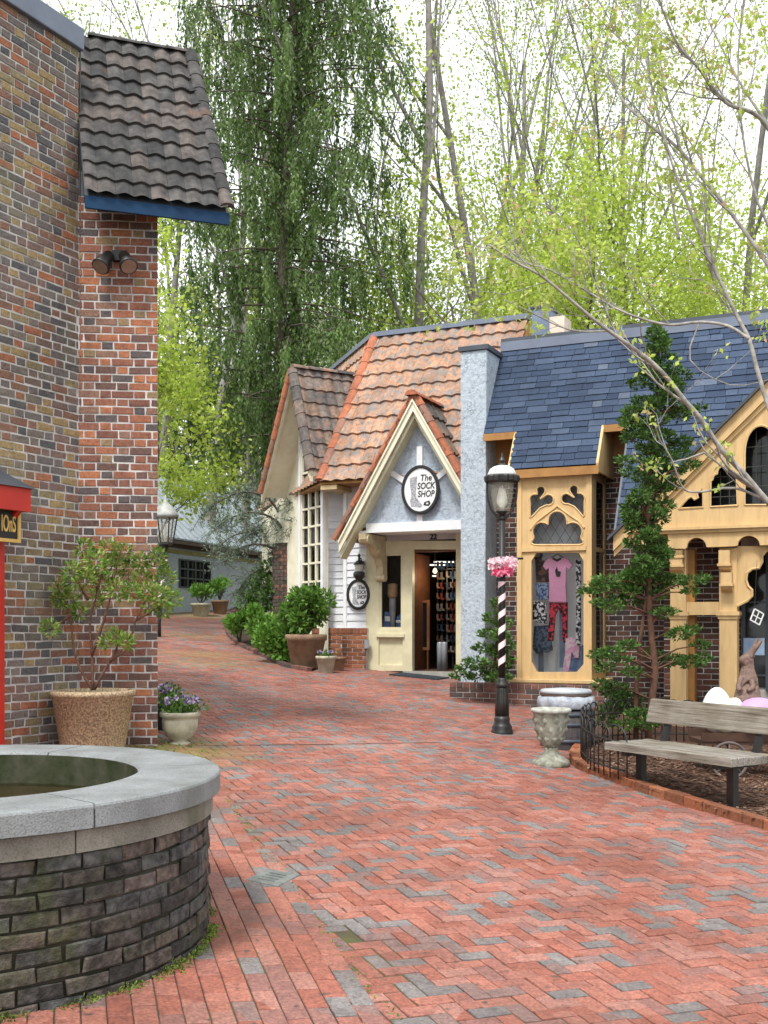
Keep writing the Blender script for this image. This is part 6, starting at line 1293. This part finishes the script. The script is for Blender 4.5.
# tulle puffs of the bow
bc_, t = BOW; PB, DB = [], []
for (dx, dz, r_, n_) in ((-.085, .02, .062, 200), (.085, .025, .066, 220), (-.01, .04, .045, 90)):
    c_ = np.array(bc_) + np.array([dx, -.05, dz]); q_ = blob(c_, (r_, r_ * .9, r_ * .95), n_, .3); PB.append(q_); DB.append(q_ - c_ + rng.normal(0, .03, q_.shape))
leaves('puffs', np.concatenate(PB), np.concatenate(DB), .042, .022, leaf_mat('tulle', [(.88, .62, .70), (.90, .74, .78), (.90, .84, .85), (.84, .48, .58)], .35), t)
PB, DB = [], []
for (dx, dz, r_, n_) in ((-.055, -.045, .042, 90), (.06, -.04, .05, 110)):
    c_ = np.array(bc_) + np.array([dx, -.06, dz]); q_ = blob(c_, (r_, r_, r_ * .8), n_, .2); PB.append(q_); DB.append(q_ - c_ + np.array([0, 0, -.03]) + rng.normal(0, .02, q_.shape))
leaves('ribbon_tails', np.concatenate(PB), np.concatenate(DB), .055, .02, leaf_mat('tulle_pink', [(.80, .14, .28), (.86, .30, .45)], .25), t)
# tall weeping evergreen
b = at_px(276, 29); t = thing('weeping_spruce', b, 'tall evergreen with long hanging branchlets rising behind the orange roof', 'tree')
mb = MB(); tr = [b + Vector((.0, 0, -.3)), b + Vector((.05, 0, 5)), b + Vector((.2, 0, 10)), b + Vector((.45, 0, 16)), b + Vector((.4, 0, 26))]; mb.tube(tr, [.20, .17, .13, .09, .03], 10); LP, LD, LL = [], [], []
for k in range(230):
    f_ = (k + rng.uniform(0, 1)) / 230; z = 4.4 + 20 * f_; a = k * 2.4 + rng.uniform(-.3, .3); L_ = (2.0 + 2.2 * rng.uniform(.3, 1)) * (1 - max(0, f_ - .55) * .9) * (1.0 if f_ > .12 else .9)
    c0 = Vector((b.x + .02 * z, b.y, b.z + z)); d = Vector((math.cos(a), math.sin(a), rng.uniform(-.05, .35))); pts = [c0]
    for i in range(6): d = (d + Vector((rng.normal(0, .08), rng.normal(0, .08), -.10 if i < 4 else .04))).normalized(); pts.append(pts[-1] + d * L_ / 6)
    mb.tube(pts, [.035, .03, .024, .018, .014, .01, .006], 4, False)
    for h in range(30):
        g_ = rng.uniform(.06, 1) * 6; i = min(5, int(g_)); q = pts[i].lerp(pts[i + 1], g_ - i); hl = rng.uniform(.35, 1.2) * (1.05 if h % 3 else .5); m_ = int(hl * 26) + 5; s_ = np.linspace(0, 1, m_)
        base_ = np.array(q) + np.outer(s_, (rng.normal(0, .08), rng.normal(0, .08), -hl)) + rng.normal(0, .028, (m_, 3)); LP.append(base_); dd = rng.normal(0, .45, (m_, 3)); dd[:, 2] = -1; LD.append(dd)
mb.build('trunk', M['bark'], t, True); LP, LD = np.concatenate(LP), np.concatenate(LD); leaves('crown', LP, LD, .125, .026, GRN['spruce'], t)
# lime tree behind the pier, dark evergreens beyond the blue building
tl_ = [
 (150, 25.5, 5.7, 'bright lime green young tree leaning out from behind the brick pier', GRN['lime'], 9, .11),
 (168, 45, 13.0, 'lime green tree above the metal roof, left of the weeping evergreen', GRN['lime2'], 8, .2)]
rng = np.random.default_rng(5)
for px, D, H, lab, m_, npr, ls in tl_: deciduous(at_px(px, D), H, .09, lab, None, m_, npr, ls, 3, 6, .3, .85, 'bark', (.06, 0), tspread=.2)
for i, (px, D, H, w__) in enumerate(((170, 46, 9.0, 2.6), (232, 48, 9.5, 3.0), (290, 47, 9, 2.6))):
    b = at_px(px, D); t = thing('evergreen_tree', b, ['dark evergreen tree beyond the metal roof next to the brick pier', 'dark evergreen tree beyond the middle of the metal roof', 'dark evergreen tree beyond the right end of the metal roof'][i], 'tree', 'evergreens beyond the blue-grey building')
    mb = MB(); mb.tube([b, b + Vector((.1, 0, H))], [.18, .04], 7); mb.build('trunk', M['bark'], t, True)
    cs = [np.array(b) + np.array([rng.normal(0, w__ * .4), rng.normal(0, 1.0), rng.uniform(.8, H)]) for _ in range(26)]; PP = np.concatenate([blob(c_, (1.1, 1.1, .6), 330) for c_ in cs]); leaves('crown', PP, rdir(len(PP), -.6), .22, .06, GRN['spruce'], t)
# tall spring trees behind the roofs
rng = np.random.default_rng(21)
proto = []
specs = [('thin bare-limbed spring tree', GRN['lime2'], 1, .11, 5, .42, .42), ('spring tree with lime green new leaves', GRN['lime'], 4, .13, 5, .3, .5), ('tall spring tree with sparse pale leaves', GRN['lime2'], 1, .11, 5, .45, .38)]
spots = [(395, 31, 22, 1, 'tall straight spring tree with lime leaves right of the weeping evergreen'), (428, 40, 22, 0, 'thin bare tree between the lime leafed tree and the dark curved trunks'), (470, 33, 21, 2, 'tall thin dark trunked tree rising above the orange roof ridge'),
         (486, 36, 22, 0, 'tall pale forked tree rising just left of the stucco pillar'), (528, 42, 20, 2, 'slender tree rising above the square chimney'), (552, 36, 18, 1, 'pale trunked tree with lime leaves right of the chimney'), (590, 45, 19, 0, 'far slender tree above the middle of the slate roof'),
         (640, 33, 19, 2, 'thick trunked tree above the slate roof behind the small conifer'), (700, 44, 19, 1, 'far lime leafed tree above the right part of the slate roof'), (742, 31, 17, 0, 'forked tree near the right edge above the slate roof'), (778, 38, 18, 2, 'sparse tree at the far right above the slate roof'),
         (105, 36, 23, 0, 'bare tree showing above the dark tiled roof of the brick building'), (146, 39, 22, 1, 'lime leafed tree behind the right end of the dark tiled roof'), (206, 35, 21, 0, 'thin bare tree left of the weeping evergreen'), (238, 38, 21, 2, 'tall thin tree half hidden by the weeping evergreen'), (345, 40, 21, 0, 'slender tree half hidden behind the right side of the weeping evergreen'), (372, 47, 20, 1, 'far lime leafed tree above the left end of the orange roof')]
used = {}
for (px, D, H, k, lab) in spots:
    bpos = at_px(px, D)
    if k not in used:
        s_ = specs[k]; o = deciduous(bpos, H, .21 if k != 1 else .2, lab, 'tall spring trees behind the shops', s_[1], s_[2], s_[3], 4 if k != 1 else 3, s_[4], s_[5], s_[6], 'bark_light', (rng.uniform(-.03, .03), 0), tspread=.35 if k == 1 else .22); used[k] = (o, H)
    else:
        src, h0_ = used[k]; o = dup(src, bpos, rng.uniform(0, 6.28), H / h0_ * rng.uniform(.9, 1.05), lab)
# low lime understory trees behind the roofs
un = None
for i, (px, D, H) in enumerate(((455, 29, 9.2), (515, 34, 11.5), (578, 30, 10), (628, 36, 12.5), (676, 29, 8.6), (735, 35, 10), (415, 36, 10.5), (330, 44, 10))):
    lab = ['lime green tree crowning the orange roof ridge', 'low lime green tree behind the chimney', 'low lime green tree over the left half of the slate roof', 'low lime green tree behind the small conifer top', 'low lime green tree over the right half of the slate roof', 'low lime green tree above the ochre gable', 'low lime green tree behind the middle of the orange roof', 'low lime green tree behind the side gable'][i]
    if un is None: un = deciduous(at_px(px, D), H, .11, lab, 'low lime trees behind the shops', GRN['lime'], 6, .11, 3, 7, .25, .75, 'bark', tspread=.32)
    else: dup(un, at_px(px, D), rng.uniform(0, 6.28), H / 9.5, lab)
# far woods, one mass
rng = np.random.default_rng(33)
n = 20000; X_ = rng.uniform(-32, 34, n); Y_ = rng.uniform(55, 85, n); gz_ = np.array([G(x, y) for x, y in zip(X_, Y_)]); cl = (np.sin(X_ * .8) + np.sin(X_ * .33 + 1) + np.sin(Y_ * .5)) * 1.6; Z_ = gz_ + np.abs(rng.normal(0, 5.0, n)) + cl * .8
o = leaves('far_woods', np.stack([X_, Y_, Z_], 1), rdir(n), .26, .085, GRN['lime'], None, (0, 60, 5)); tag(o, 'hazy mass of spring green woods on the hillside behind the trees', 'woods', kind='stuff')
mb = MB()
for k in range(150):
    x, y = rng.uniform(-30, 32), rng.uniform(50, 80); h = rng.uniform(10, 21); g_ = G(x, y); l_ = rng.normal(0, .6); mb.tube([(x, y, g_), (x + l_ * .4, y, g_ + h * .5), (x + l_, y, g_ + h)], [.16, .11, .03], 5)
    for j in range(14): z = g_ + h * rng.uniform(.4, .9); a = rng.choice([-1, 1]); mb.tube([(x + l_ * .6, y, z), (x + a * rng.uniform(1, 2.4), y, z + rng.uniform(1, 2.5))], [.045, .012], 3)
o = mb.build('far_trunks', M['bark_light']); tag(o, 'thicket of thin grey trunks on the hillside', 'woods', kind='stuff')
n = 5000; X_ = rng.uniform(-14, -1.5, n); Y_ = rng.uniform(42, 50, n); Z_ = np.array([G(x, y) for x, y in zip(X_, Y_)]) + np.abs(rng.normal(0, 1.0, n)); o = leaves('undergrowth', np.stack([X_, Y_, Z_], 1), rdir(n, .5), .25, .09, GRN['green'], None, (-8, 44, 2)); tag(o, 'green undergrowth where the path meets the woods', 'undergrowth', kind='stuff')
# ------------------------------------------------------------------ maple in the foreground right, trunk outside the frame
mb_ = Vector((4.15, 9.3, G(4.15, 9.3))); t = thing('maple_tree', mb_, 'young maple with pale limbs and small new leaves reaching in from the right edge', 'tree')
mb = MB(); tk = P(800, 560, 9.3); trunk = [mb_, Vector((4.1, 9.3, 1.2)), P(835, 560, 9.3), P(805, 360, 9.4), P(800, 150, 9.5), P(790, -150, 9.6)]; mb.tube(trunk, [.13, .11, .10, .08, .06, .03], 10)
limbs = [([(835, 575), (768, 502), (746, 476), (721, 449), (700, 418), (686, 402), (661, 371), (636, 350), (609, 331), (592, 318), (566, 296), (540, 275), (515, 262), (488, 244)], 9.0, 8.2, .055),
         ([(815, 470), (780, 430), (768, 405), (757, 369), (749, 339), (738, 318), (713, 265), (690, 210), (679, 184), (665, 140), (653, 94), (641, 26), (628, -30)], 9.2, 9.6, .05),
         ([(749, 339), (728, 326), (700, 322), (670, 325), (640, 318), (615, 308), (585, 290), (550, 270), (525, 262), (495, 238)], 9.2, 9.8, .028),
         ([(806, 190), (768, 128), (751, 112), (730, 105), (718, 94), (696, 65), (679, 47), (662, 8), (655, -20)], 9.4, 8.6, .045),
         ([(800, 160), (768, 124), (739, 81), (713, 30), (696, -5)], 9.5, 10.2, .03),
         ([(808, 330), (768, 265), (731, 213), (700, 175), (679, 149), (650, 125), (628, 107), (610, 80), (594, 55), (568, 8), (560, -20)], 9.3, 10.4, .04),
         ([(679, 239), (672, 200), (668, 160), (655, 100), (640, 60), (600, 20), (575, -10)], 9.5, 10.3, .022),
         ([(768, 502), (735, 488), (700, 492), (683, 488), (672, 460), (660, 440), (655, 425)], 9.0, 8.5, .02),
         ([(812, 260), (768, 225), (745, 150), (738, 60), (745, -10)], 9.3, 9.0, .03), ([(700, 322), (690, 360), (730, 385), (768, 380)], 9.6, 9.5, .012),
         ([(609, 331), (570, 330), (530, 312), (505, 300)], 8.8, 8.6, .014)]
LP = []
def twig(p, d, L_, r, lvl):
    pts, _ = path_pts(p, d, L_, 4, .16, .04); mb.tube(pts, [r * (1 - .18 * i) for i in range(5)], 4, False)
    if lvl > 0:
        for i in (1, 2, 3, 4):
            if rng.uniform() < .8: o = Vector(rng.normal(0, 1, 3)); twig(pts[i], (pts[i] - pts[i - 1]).normalized() + o * .55, L_ * rng.uniform(.35, .6), r * .6, lvl - 1)
    else: LP.append(pts[-1]); LP.append(pts[2]) if rng.uniform() < .5 else None
for (pp, Da, Db, r) in limbs:
    n = len(pp); pts = smooth([P(x, y, Da + (Db - Da) * i / (n - 1)) for i, (x, y) in enumerate(pp)], 3); m_ = len(pts); mb.tube(pts, [r * .42 * (1 - .8 * i / (m_ - 1)) + .0025 for i in range(m_)], 8)
    for i in range(2, m_):
        for q in range(2):
            if rng.uniform() < ((.36 if pts[i].z > 4.2 else .10) if i > m_ * .25 else .06):
                dd = (pts[i] - pts[i - 1]).normalized(); twig(pts[i], dd + Vector(rng.normal(0, .6, 3)) + Vector((0, 0, .15)), rng.uniform(.3, .75), max(.0045, r * (1 - i / m_) * .35), 2 if rng.uniform() < .35 else 1)
mb.build('trunk', M['bark_grey'], t, True)
LP = np.array([tuple(p) for p in LP]); ln = len(LP); k_ = 5; Q = np.repeat(LP, k_, 0) + rng.normal(0, .022, (ln * k_, 3)); leaves('crown', Q, rdir(len(Q), -.55), .052, .015, GRN['maple'], t)
# ------------------------------------------------------------------ plants by the left pier
def cluster(c, r, n, L, Wd, up=.3): 
    PP = blob(c, r, n, .2); DD = PP - np.array(c); DD /= (np.linalg.norm(DD, axis=1, keepdims=True) + 1e-6); DD = DD + rdir(n) * .6; DD[:, 2] += up; return PP, DD
c0 = pb + Vector((0, 0, hP - .06)); t = thing('pieris_bush', c0, 'open branched evergreen bush growing from the large pebble-textured planter', 'bush')
mb = MB(); PPs, DDs = [], []
stems = [[(93, 690), (92, 655), (90, 620), (97, 590), (88, 560), (86, 545)], [(93, 690), (82, 672), (74, 650), (70, 615), (60, 592), (55, 582)], [(94, 690), (110, 662), (128, 648), (136, 620), (146, 600), (158, 580)], [(92, 655), (104, 620), (112, 590), (118, 560), (122, 548)], [(70, 615), (58, 625), (50, 630)], [(110, 662), (118, 645), (116, 632)], [(97, 590), (104, 565), (108, 552)], [(136, 620), (150, 612), (166, 600)], [(88, 600), (76, 580), (72, 568)]]
for st in stems:
    dd_ = rng.uniform(-.12, .12); pts = smooth([P(x, y, 9.55 + dd_ * i / len(st)) for i, (x, y) in enumerate(st)], 3); mb.tube(pts, [.014 * (1 - .75 * i / len(pts)) for i in range(len(pts))], 6)
mb.build('stems', M['bark_red'], t, True)
for (x, y, r_) in [(85, 548, 8), (108, 550, 9), (122, 552, 9), (96, 562, 10), (128, 570, 9), (72, 572, 8), (84, 580, 9), (60, 588, 8), (70, 600, 9), (104, 582, 9), (118, 590, 9), (50, 628, 7), (58, 600, 6), (142, 580, 9), (156, 566, 9), (166, 578, 9), (160, 596, 10), (172, 600, 8), (150, 604, 8), (140, 560, 6), (116, 636, 6), (126, 642, 6), (106, 642, 5), (95, 600, 7), (110, 568, 7), (132, 592, 7), (148, 592, 8), (164, 610, 6), (158, 556, 6), (78, 612, 6), (90, 572, 6), (113, 560, 6)]:
    c_ = P(x, y, 9.55 + rng.uniform(-.25, .3)); a_, b_ = cluster(c_, (r_ / 115 * 1.1,) * 3, int(36 + r_ * 12), .05, .01); PPs.append(a_); DDs.append(b_)
leaves('foliage', np.concatenate(PPs), np.concatenate(DDs), .05, .0095, GRN['pieris'], t)
q = np.array(P(120, 548, 9.5)); a_, b_ = cluster(q, (.25, .1, .05), 40, .04, .008); leaves('new_growth', a_, b_, .05, .009, GRN['litter'], t)
flm = leaf_mat('violet_petal', [(.10, .03, .16), (.22, .10, .34), (.62, .58, .66), (.06, .02, .09)], .2)
def pansies(c, r, label, n=420, nf=26, hh=.13, nm_='pansies'):
    t = thing(nm_, c, label, 'flowers'); PP = np.array(c) + np.stack([rng.normal(0, r * .45, n), rng.normal(0, r * .45, n), np.abs(rng.normal(hh * .45, hh * .35, n))], 1); leaves('foliage', PP, rdir(n, .5), .05, .013, GRN['green'], t)
    mb = MB()
    for k in range(nf):
        a = rng.uniform(0, 6.28); rr = r * math.sqrt(rng.uniform(0, 1)) * 1.0; c_ = Vector(c) + Vector((rr * math.cos(a), rr * math.sin(a), hh * rng.uniform(.8, 1.25))); s_ = .022; n0 = Vector((rng.normal(0, .4), -1, .6)).normalized(); u_ = n0.orthogonal().normalized(); v_ = n0.cross(u_)
        for j in range(5): b_ = j * 2 * math.pi / 5; p_ = c_ + (u_ * math.cos(b_) + v_ * math.sin(b_)) * s_ * .6; mb.add([p_ + (u_ * math.cos(g) + v_ * math.sin(g)) * s_ * .6 + n0 * .002 * j for g in np.linspace(0, 5.2, 6)], [tuple(range(6))])
    mb.build('flowers', flm, t); return t
pansies(pansy1[0], pansy1[1], 'purple and white pansies filling the cream fluted urn'); pansies(pansy2[0], pansy2[1] * .9, 'pansies in the dark pot behind the cream urn', 300, 14)
pansies(smp[0], smp[1] * .8, 'small violets in the beige pot before the brick plinth', 160, 10, .09, 'violets')
# ------------------------------------------------------------------ shrubs beside the sock shop
def shrub(px, py, D, rx, ry, lab, m_, n, L, Wd, name='shrub', cs=14, group=None, base=None, up=.35, sub=.45, stem=True):
    b = base or at_px(px, D); c0 = np.array(P(px, py, D)); s_ = D / F; t = thing(name, b, lab, 'shrub', group); PPs, DDs = [], []; mb = MB()
    for k in range(cs):
        d = rdir(1)[0]; c_ = c0 + d * np.array([rx * s_, rx * s_ * .8, ry * s_]) * rng.uniform(.3, .98); a_, b_ = cluster(c_, (rx * s_ * sub, rx * s_ * sub, ry * s_ * sub), n // cs, L, Wd, up); PPs.append(a_); DDs.append(b_)
        if stem: mb.tube([b, (Vector(b) * .45 + Vector(c_) * .55) + Vector(rng.normal(0, .04, 3)), Vector(c_)], [.016, .011, .005], 5, False)
    if stem: mb.build('stems', M['bark'], t, True)
    leaves('foliage', np.concatenate(PPs), np.concatenate(DDs), L, Wd, m_, t); return t
shrub(306, 603, 18.9, 27, 30, 'round glossy green bush in the large tan pot beside the brick plinth', GRN['green'], 3200, .10, .026, 'potted_bush', 22, None, bigp[0], sub=.32)
shrub(277, 638, 19.6, 24, 21, 'bright green low shrub at the front of the bed, left of the large tan pot', GRN['bright'], 2600, .10, .028, cs=14, stem=False)
shrub(262, 625, 21.0, 16, 16, 'bright green shrub behind the lowest shrub of the bed', GRN['bright'], 1500, .10, .028, cs=10)
shrub(240, 622, 23.0, 12, 12, 'small low bright green shrub at the left end of the bed', GRN['bright'], 1100, .10, .028, cs=8)
shrub(258, 597, 23.5, 22, 26, 'mid green leafy shrub under the weeping cedar', GRN['green'], 2400, .11, .03, cs=16)
shrub(285, 585, 21.8, 22, 30, 'dark green shrub between the potted bush and the brick garden pillar', GRN['dark'], 2600, .11, .03, cs=16)
shrub(300, 560, 22.5, 14, 18, 'dark green rhododendron leaves against the tall window', GRN['dark'], 900, .14, .03, cs=8)
shrub(201, 590, 31.3, 14, 9, 'leafy plant in the left pot against the blue-grey building', GRN['bright'], 500, .13, .03, 'potted_plant', 7, None, fp1[0], .6)
shrub(222, 586, 32.8, 11, 10, 'leafy plant in the right pot against the blue-grey building', GRN['bright'], 420, .14, .03, 'potted_plant', 7, None, fp2[0], .6)
b = at_px(291, 22.3); t = thing('weeping_cedar', b, 'blue-green weeping cedar arching over the path beside the sock shop', 'tree'); mb = MB(); PPs, DDs = [], []
mb.tube([b, P(294, 590, 22.2), P(288, 560, 22), P(292, 530, 22), P(288, 505, 22)], [.10, .08, .06, .05, .02], 8)
for st in ([(292, 545), (275, 520), (250, 512), (228, 520), (214, 530)], [(290, 535), (270, 500), (245, 492), (222, 500), (205, 512)], [(290, 560), (265, 545), (240, 548), (225, 562)], [(288, 520), (275, 498), (262, 490), (250, 492)], [(291, 570), (270, 566), (250, 575), (240, 590)], [(288, 510), (296, 500), (302, 510), (300, 530)], [(290, 530), (280, 540), (262, 530), (248, 535)], [(292, 580), (276, 585), (262, 600)], [(290, 550), (300, 545), (302, 560)], [(288, 525), (270, 528), (235, 535), (218, 548)]):
    D0 = 22 + rng.uniform(-.9, .7); pts = smooth([P(x, y, 22 + (D0 - 22) * min(1, i)) for i, (x, y) in enumerate(st)], 5); m_ = len(pts); mb.tube(pts, [.03 * (1 - .8 * i / m_) for i in range(m_)], 5, False)
    for i in range(3, m_):
        for q in range(3):
            tw, _ = path_pts(pts[i], Vector(rng.normal(0, 1, 3)) * .7 + Vector((-.5, 0, -.2)), rng.uniform(.15, .5), 4, .15, -.08); mb.tube(tw, .006, 3, False)
            for p_ in tw[1:]: PPs.append(np.array(p_) + rng.normal(0, .03, (7, 3))); DDs.append(rdir(7, .0))
mb.build('trunk', M['bark'], t, True); leaves('foliage', np.concatenate(PPs), np.concatenate(DDs), .065, .009, GRN['cedar'], t)
# ------------------------------------------------------------------ small conifer before the slate-roofed shop
CD = 11.9; b = at_px(648, CD, .05); t = thing('small_conifer', b, 'small twisted conifer with tufted dark green pads before the dark brick wall', 'tree'); mb = MB(); PPs, DDs = [], []
tp = smooth([b, P(652, 700, CD), P(655, 670, CD), P(652, 640, CD), P(649, 600, CD), P(650, 560, CD), P(647, 520, CD), P(650, 470, CD), P(654, 430, CD), P(657, 390, CD), P(659, 345, CD), P(660, 322, CD)], 3); mb.tube(tp, [.040 * (1 - .85 * i / len(tp)) + .004 for i in range(len(tp))], 8); mb.tube([b + Vector((-.12, .05, 0)), P(636, 690, CD + .1), P(640, 640, CD + .1), P(646, 600, CD)], [.03, .028, .022, .015], 7)
pads = []
for y in range(330, 600, 9):
    w__ = np.interp(y, [325, 345, 380, 420, 470, 520, 560, 600], [4, 9, 19, 26, 25, 17, 16, 24]); cx_ = np.interp(y, [325, 430, 520, 600], [660, 656, 647, 650])
    for k in range(4): pads.append((cx_ + rng.uniform(-w__, w__) * 1.05, y + rng.uniform(-5, 5), w__ * .38 + 2, 5.5))
for q in [(632, 412, 8, 5), (626, 420, 7, 4), (690, 411, 9, 5), (700, 407, 5, 3), (634, 437, 7, 4), (628, 438, 6, 4), (690, 465, 9, 6), (682, 375, 9, 5), (640, 520, 10, 8), (635, 530, 8, 7), (606, 582, 14, 8), (595, 588, 10, 7), (618, 592, 13, 9), (585, 592, 7, 4), (630, 600, 14, 9), (612, 606, 12, 7), (600, 603, 9, 5), (640, 575, 14, 12), (628, 580, 12, 9), (660, 585, 12, 9), (675, 580, 12, 7), (690, 582, 13, 6), (703, 578, 8, 4), (690, 592, 8, 4), (665, 612, 14, 6), (680, 634, 13, 7), (692, 630, 8, 5), (700, 645, 10, 5), (690, 662, 15, 7), (672, 660, 14, 7), (704, 657, 8, 5), (655, 655, 12, 6), (612, 652, 13, 6), (598, 655, 9, 5), (628, 645, 10, 6), (605, 668, 10, 5), (615, 690, 15, 10), (600, 685, 9, 6), (630, 700, 15, 10), (612, 710, 14, 9), (640, 715, 14, 8), (605, 722, 10, 7), (625, 725, 14, 6), (650, 722, 12, 7), (632, 672, 10, 6), (622, 660, 10, 4)]: pads.append(q)
for (x, y, rx, ry) in pads:
    D = CD + rng.uniform(-.28, .28); s_ = D / F; c_ = np.array(P(x, y, D)); n = int(34 + rx * ry * 1.9); a_, b_ = cluster(c_, (rx * s_, rx * s_ * .9, ry * s_ * .8), n, .05, .015, .35); PPs.append(a_); DDs.append(b_)
    if abs(x - 652) > 8 and y > 400:
        i = min(range(len(tp)), key=lambda j: abs(tp[j].z - c_[2] + .12)); mb.tube([tp[i], (tp[i] + Vector(c_)) / 2 + Vector((0, 0, .04)), Vector(c_)], [.014, .009, .004], 5, False)
mb.build('trunk', M['bark_red'], t, True); leaves('foliage', np.concatenate(PPs), np.concatenate(DDs), .05, .012, GRN['dark'], t)
# conifer at the foot of the stucco pillar
D = 15.2; b = fr(-.95, -.75, za - .07); t = thing('young_conifer', b, 'young conifer with layered dark green sprays at the foot of the stucco pillar', 'tree'); mb = MB(); mb.tube([b, P(497, 640, D), P(498, 600, D)], [.03, .02, .006], 6); PPs, DDs = [], []
for (x, y, rx, ry) in [(497, 604, 6, 7), (492, 618, 9, 7), (503, 622, 8, 7), (488, 634, 11, 6), (500, 636, 10, 8), (484, 648, 12, 6), (498, 652, 12, 7), (508, 646, 6, 6), (476, 662, 13, 6), (466, 668, 11, 5), (490, 668, 14, 7), (504, 666, 8, 7), (462, 676, 12, 5), (480, 677, 14, 5), (500, 677, 12, 6), (508, 660, 6, 6)]:
    c_ = np.array(P(x, y, D + rng.uniform(-.2, .1))); s_ = D / F; a_, b_ = cluster(c_, (rx * s_, rx * s_ * .8, ry * s_ * .7), int(50 + rx * ry * 1.6), .06, .016, .3); PPs.append(a_); DDs.append(b_); mb.tube([Vector((b.x + .05, b.y, c_[2])), Vector(c_)], [.01, .004], 4, False)
mb.build('trunk', M['bark_red'], t, True); leaves('foliage', np.concatenate(PPs), np.concatenate(DDs), .06, .015, GRN['dark'], t)
# weeds in the joints and moss by the pier
n = 900; WX = rng.uniform(-2.9, -1.5, n); WY = rng.uniform(9.2, 11.6, n); k_ = (np.abs(WY - 9.85) + np.abs(WX + 2.1) * .6) < rng.uniform(0, 1.0, n); WX, WY = WX[k_], WY[k_]
o = leaves('weeds', np.stack([WX, WY, [G(x, y) + .003 for x, y in zip(WX, WY)]], 1), rdir(len(WX), .4), .03, .008, GRN['bright'], None, (-2.2, 10, G(-2.2, 10))); tag(o, 'tiny weeds and moss between bricks at the foot of the pier', 'weeds', kind='stuff')
PQ = []
for k in range(5200):
    a = rng.uniform(-1.9, .9); d_ = .5 + .5 * math.sin(a * 5.3 + .7) * math.sin(a * 11 + 2) + .25 * math.sin(a * 29)
    if rng.uniform() > d_ + .12: continue
    rr = RB + .012 + abs(rng.normal(0, .016 + .012 * d_)); x, y = FC.x + rr * math.cos(a), FC.y + rr * math.sin(a); PQ.append((x, y, G(x, y) + abs(rng.normal(0, .012 * d_ + .003))))
o = leaves('moss', np.array(PQ), rdir(len(PQ), .6), .014, .004, leaf_mat('moss_leaf', [(.10, .17, .02), (.16, .24, .03), (.07, .11, .015), (.13, .13, .04)], .15), None, (FC.x, FC.y, gz)); tag(o, 'patchy green moss growing along the foot of the round fountain', 'moss', kind='stuff')
n = 260; f_ = rng.uniform(0, 1, n); WX = -1.15 + 1.28 * f_ + rng.normal(0, .02, n); WY = 8.0 - 4.05 * f_; o = leaves('joint_weeds', np.stack([WX, WY, [G(x, y) for x, y in zip(WX, WY)]], 1), rdir(n, .6), .016, .005, GRN['bright'], None, (-.6, 6, G(-.6, 6))); tag(o, 'sprigs of green growing along a paving joint beside the fountain', 'weeds', kind='stuff')
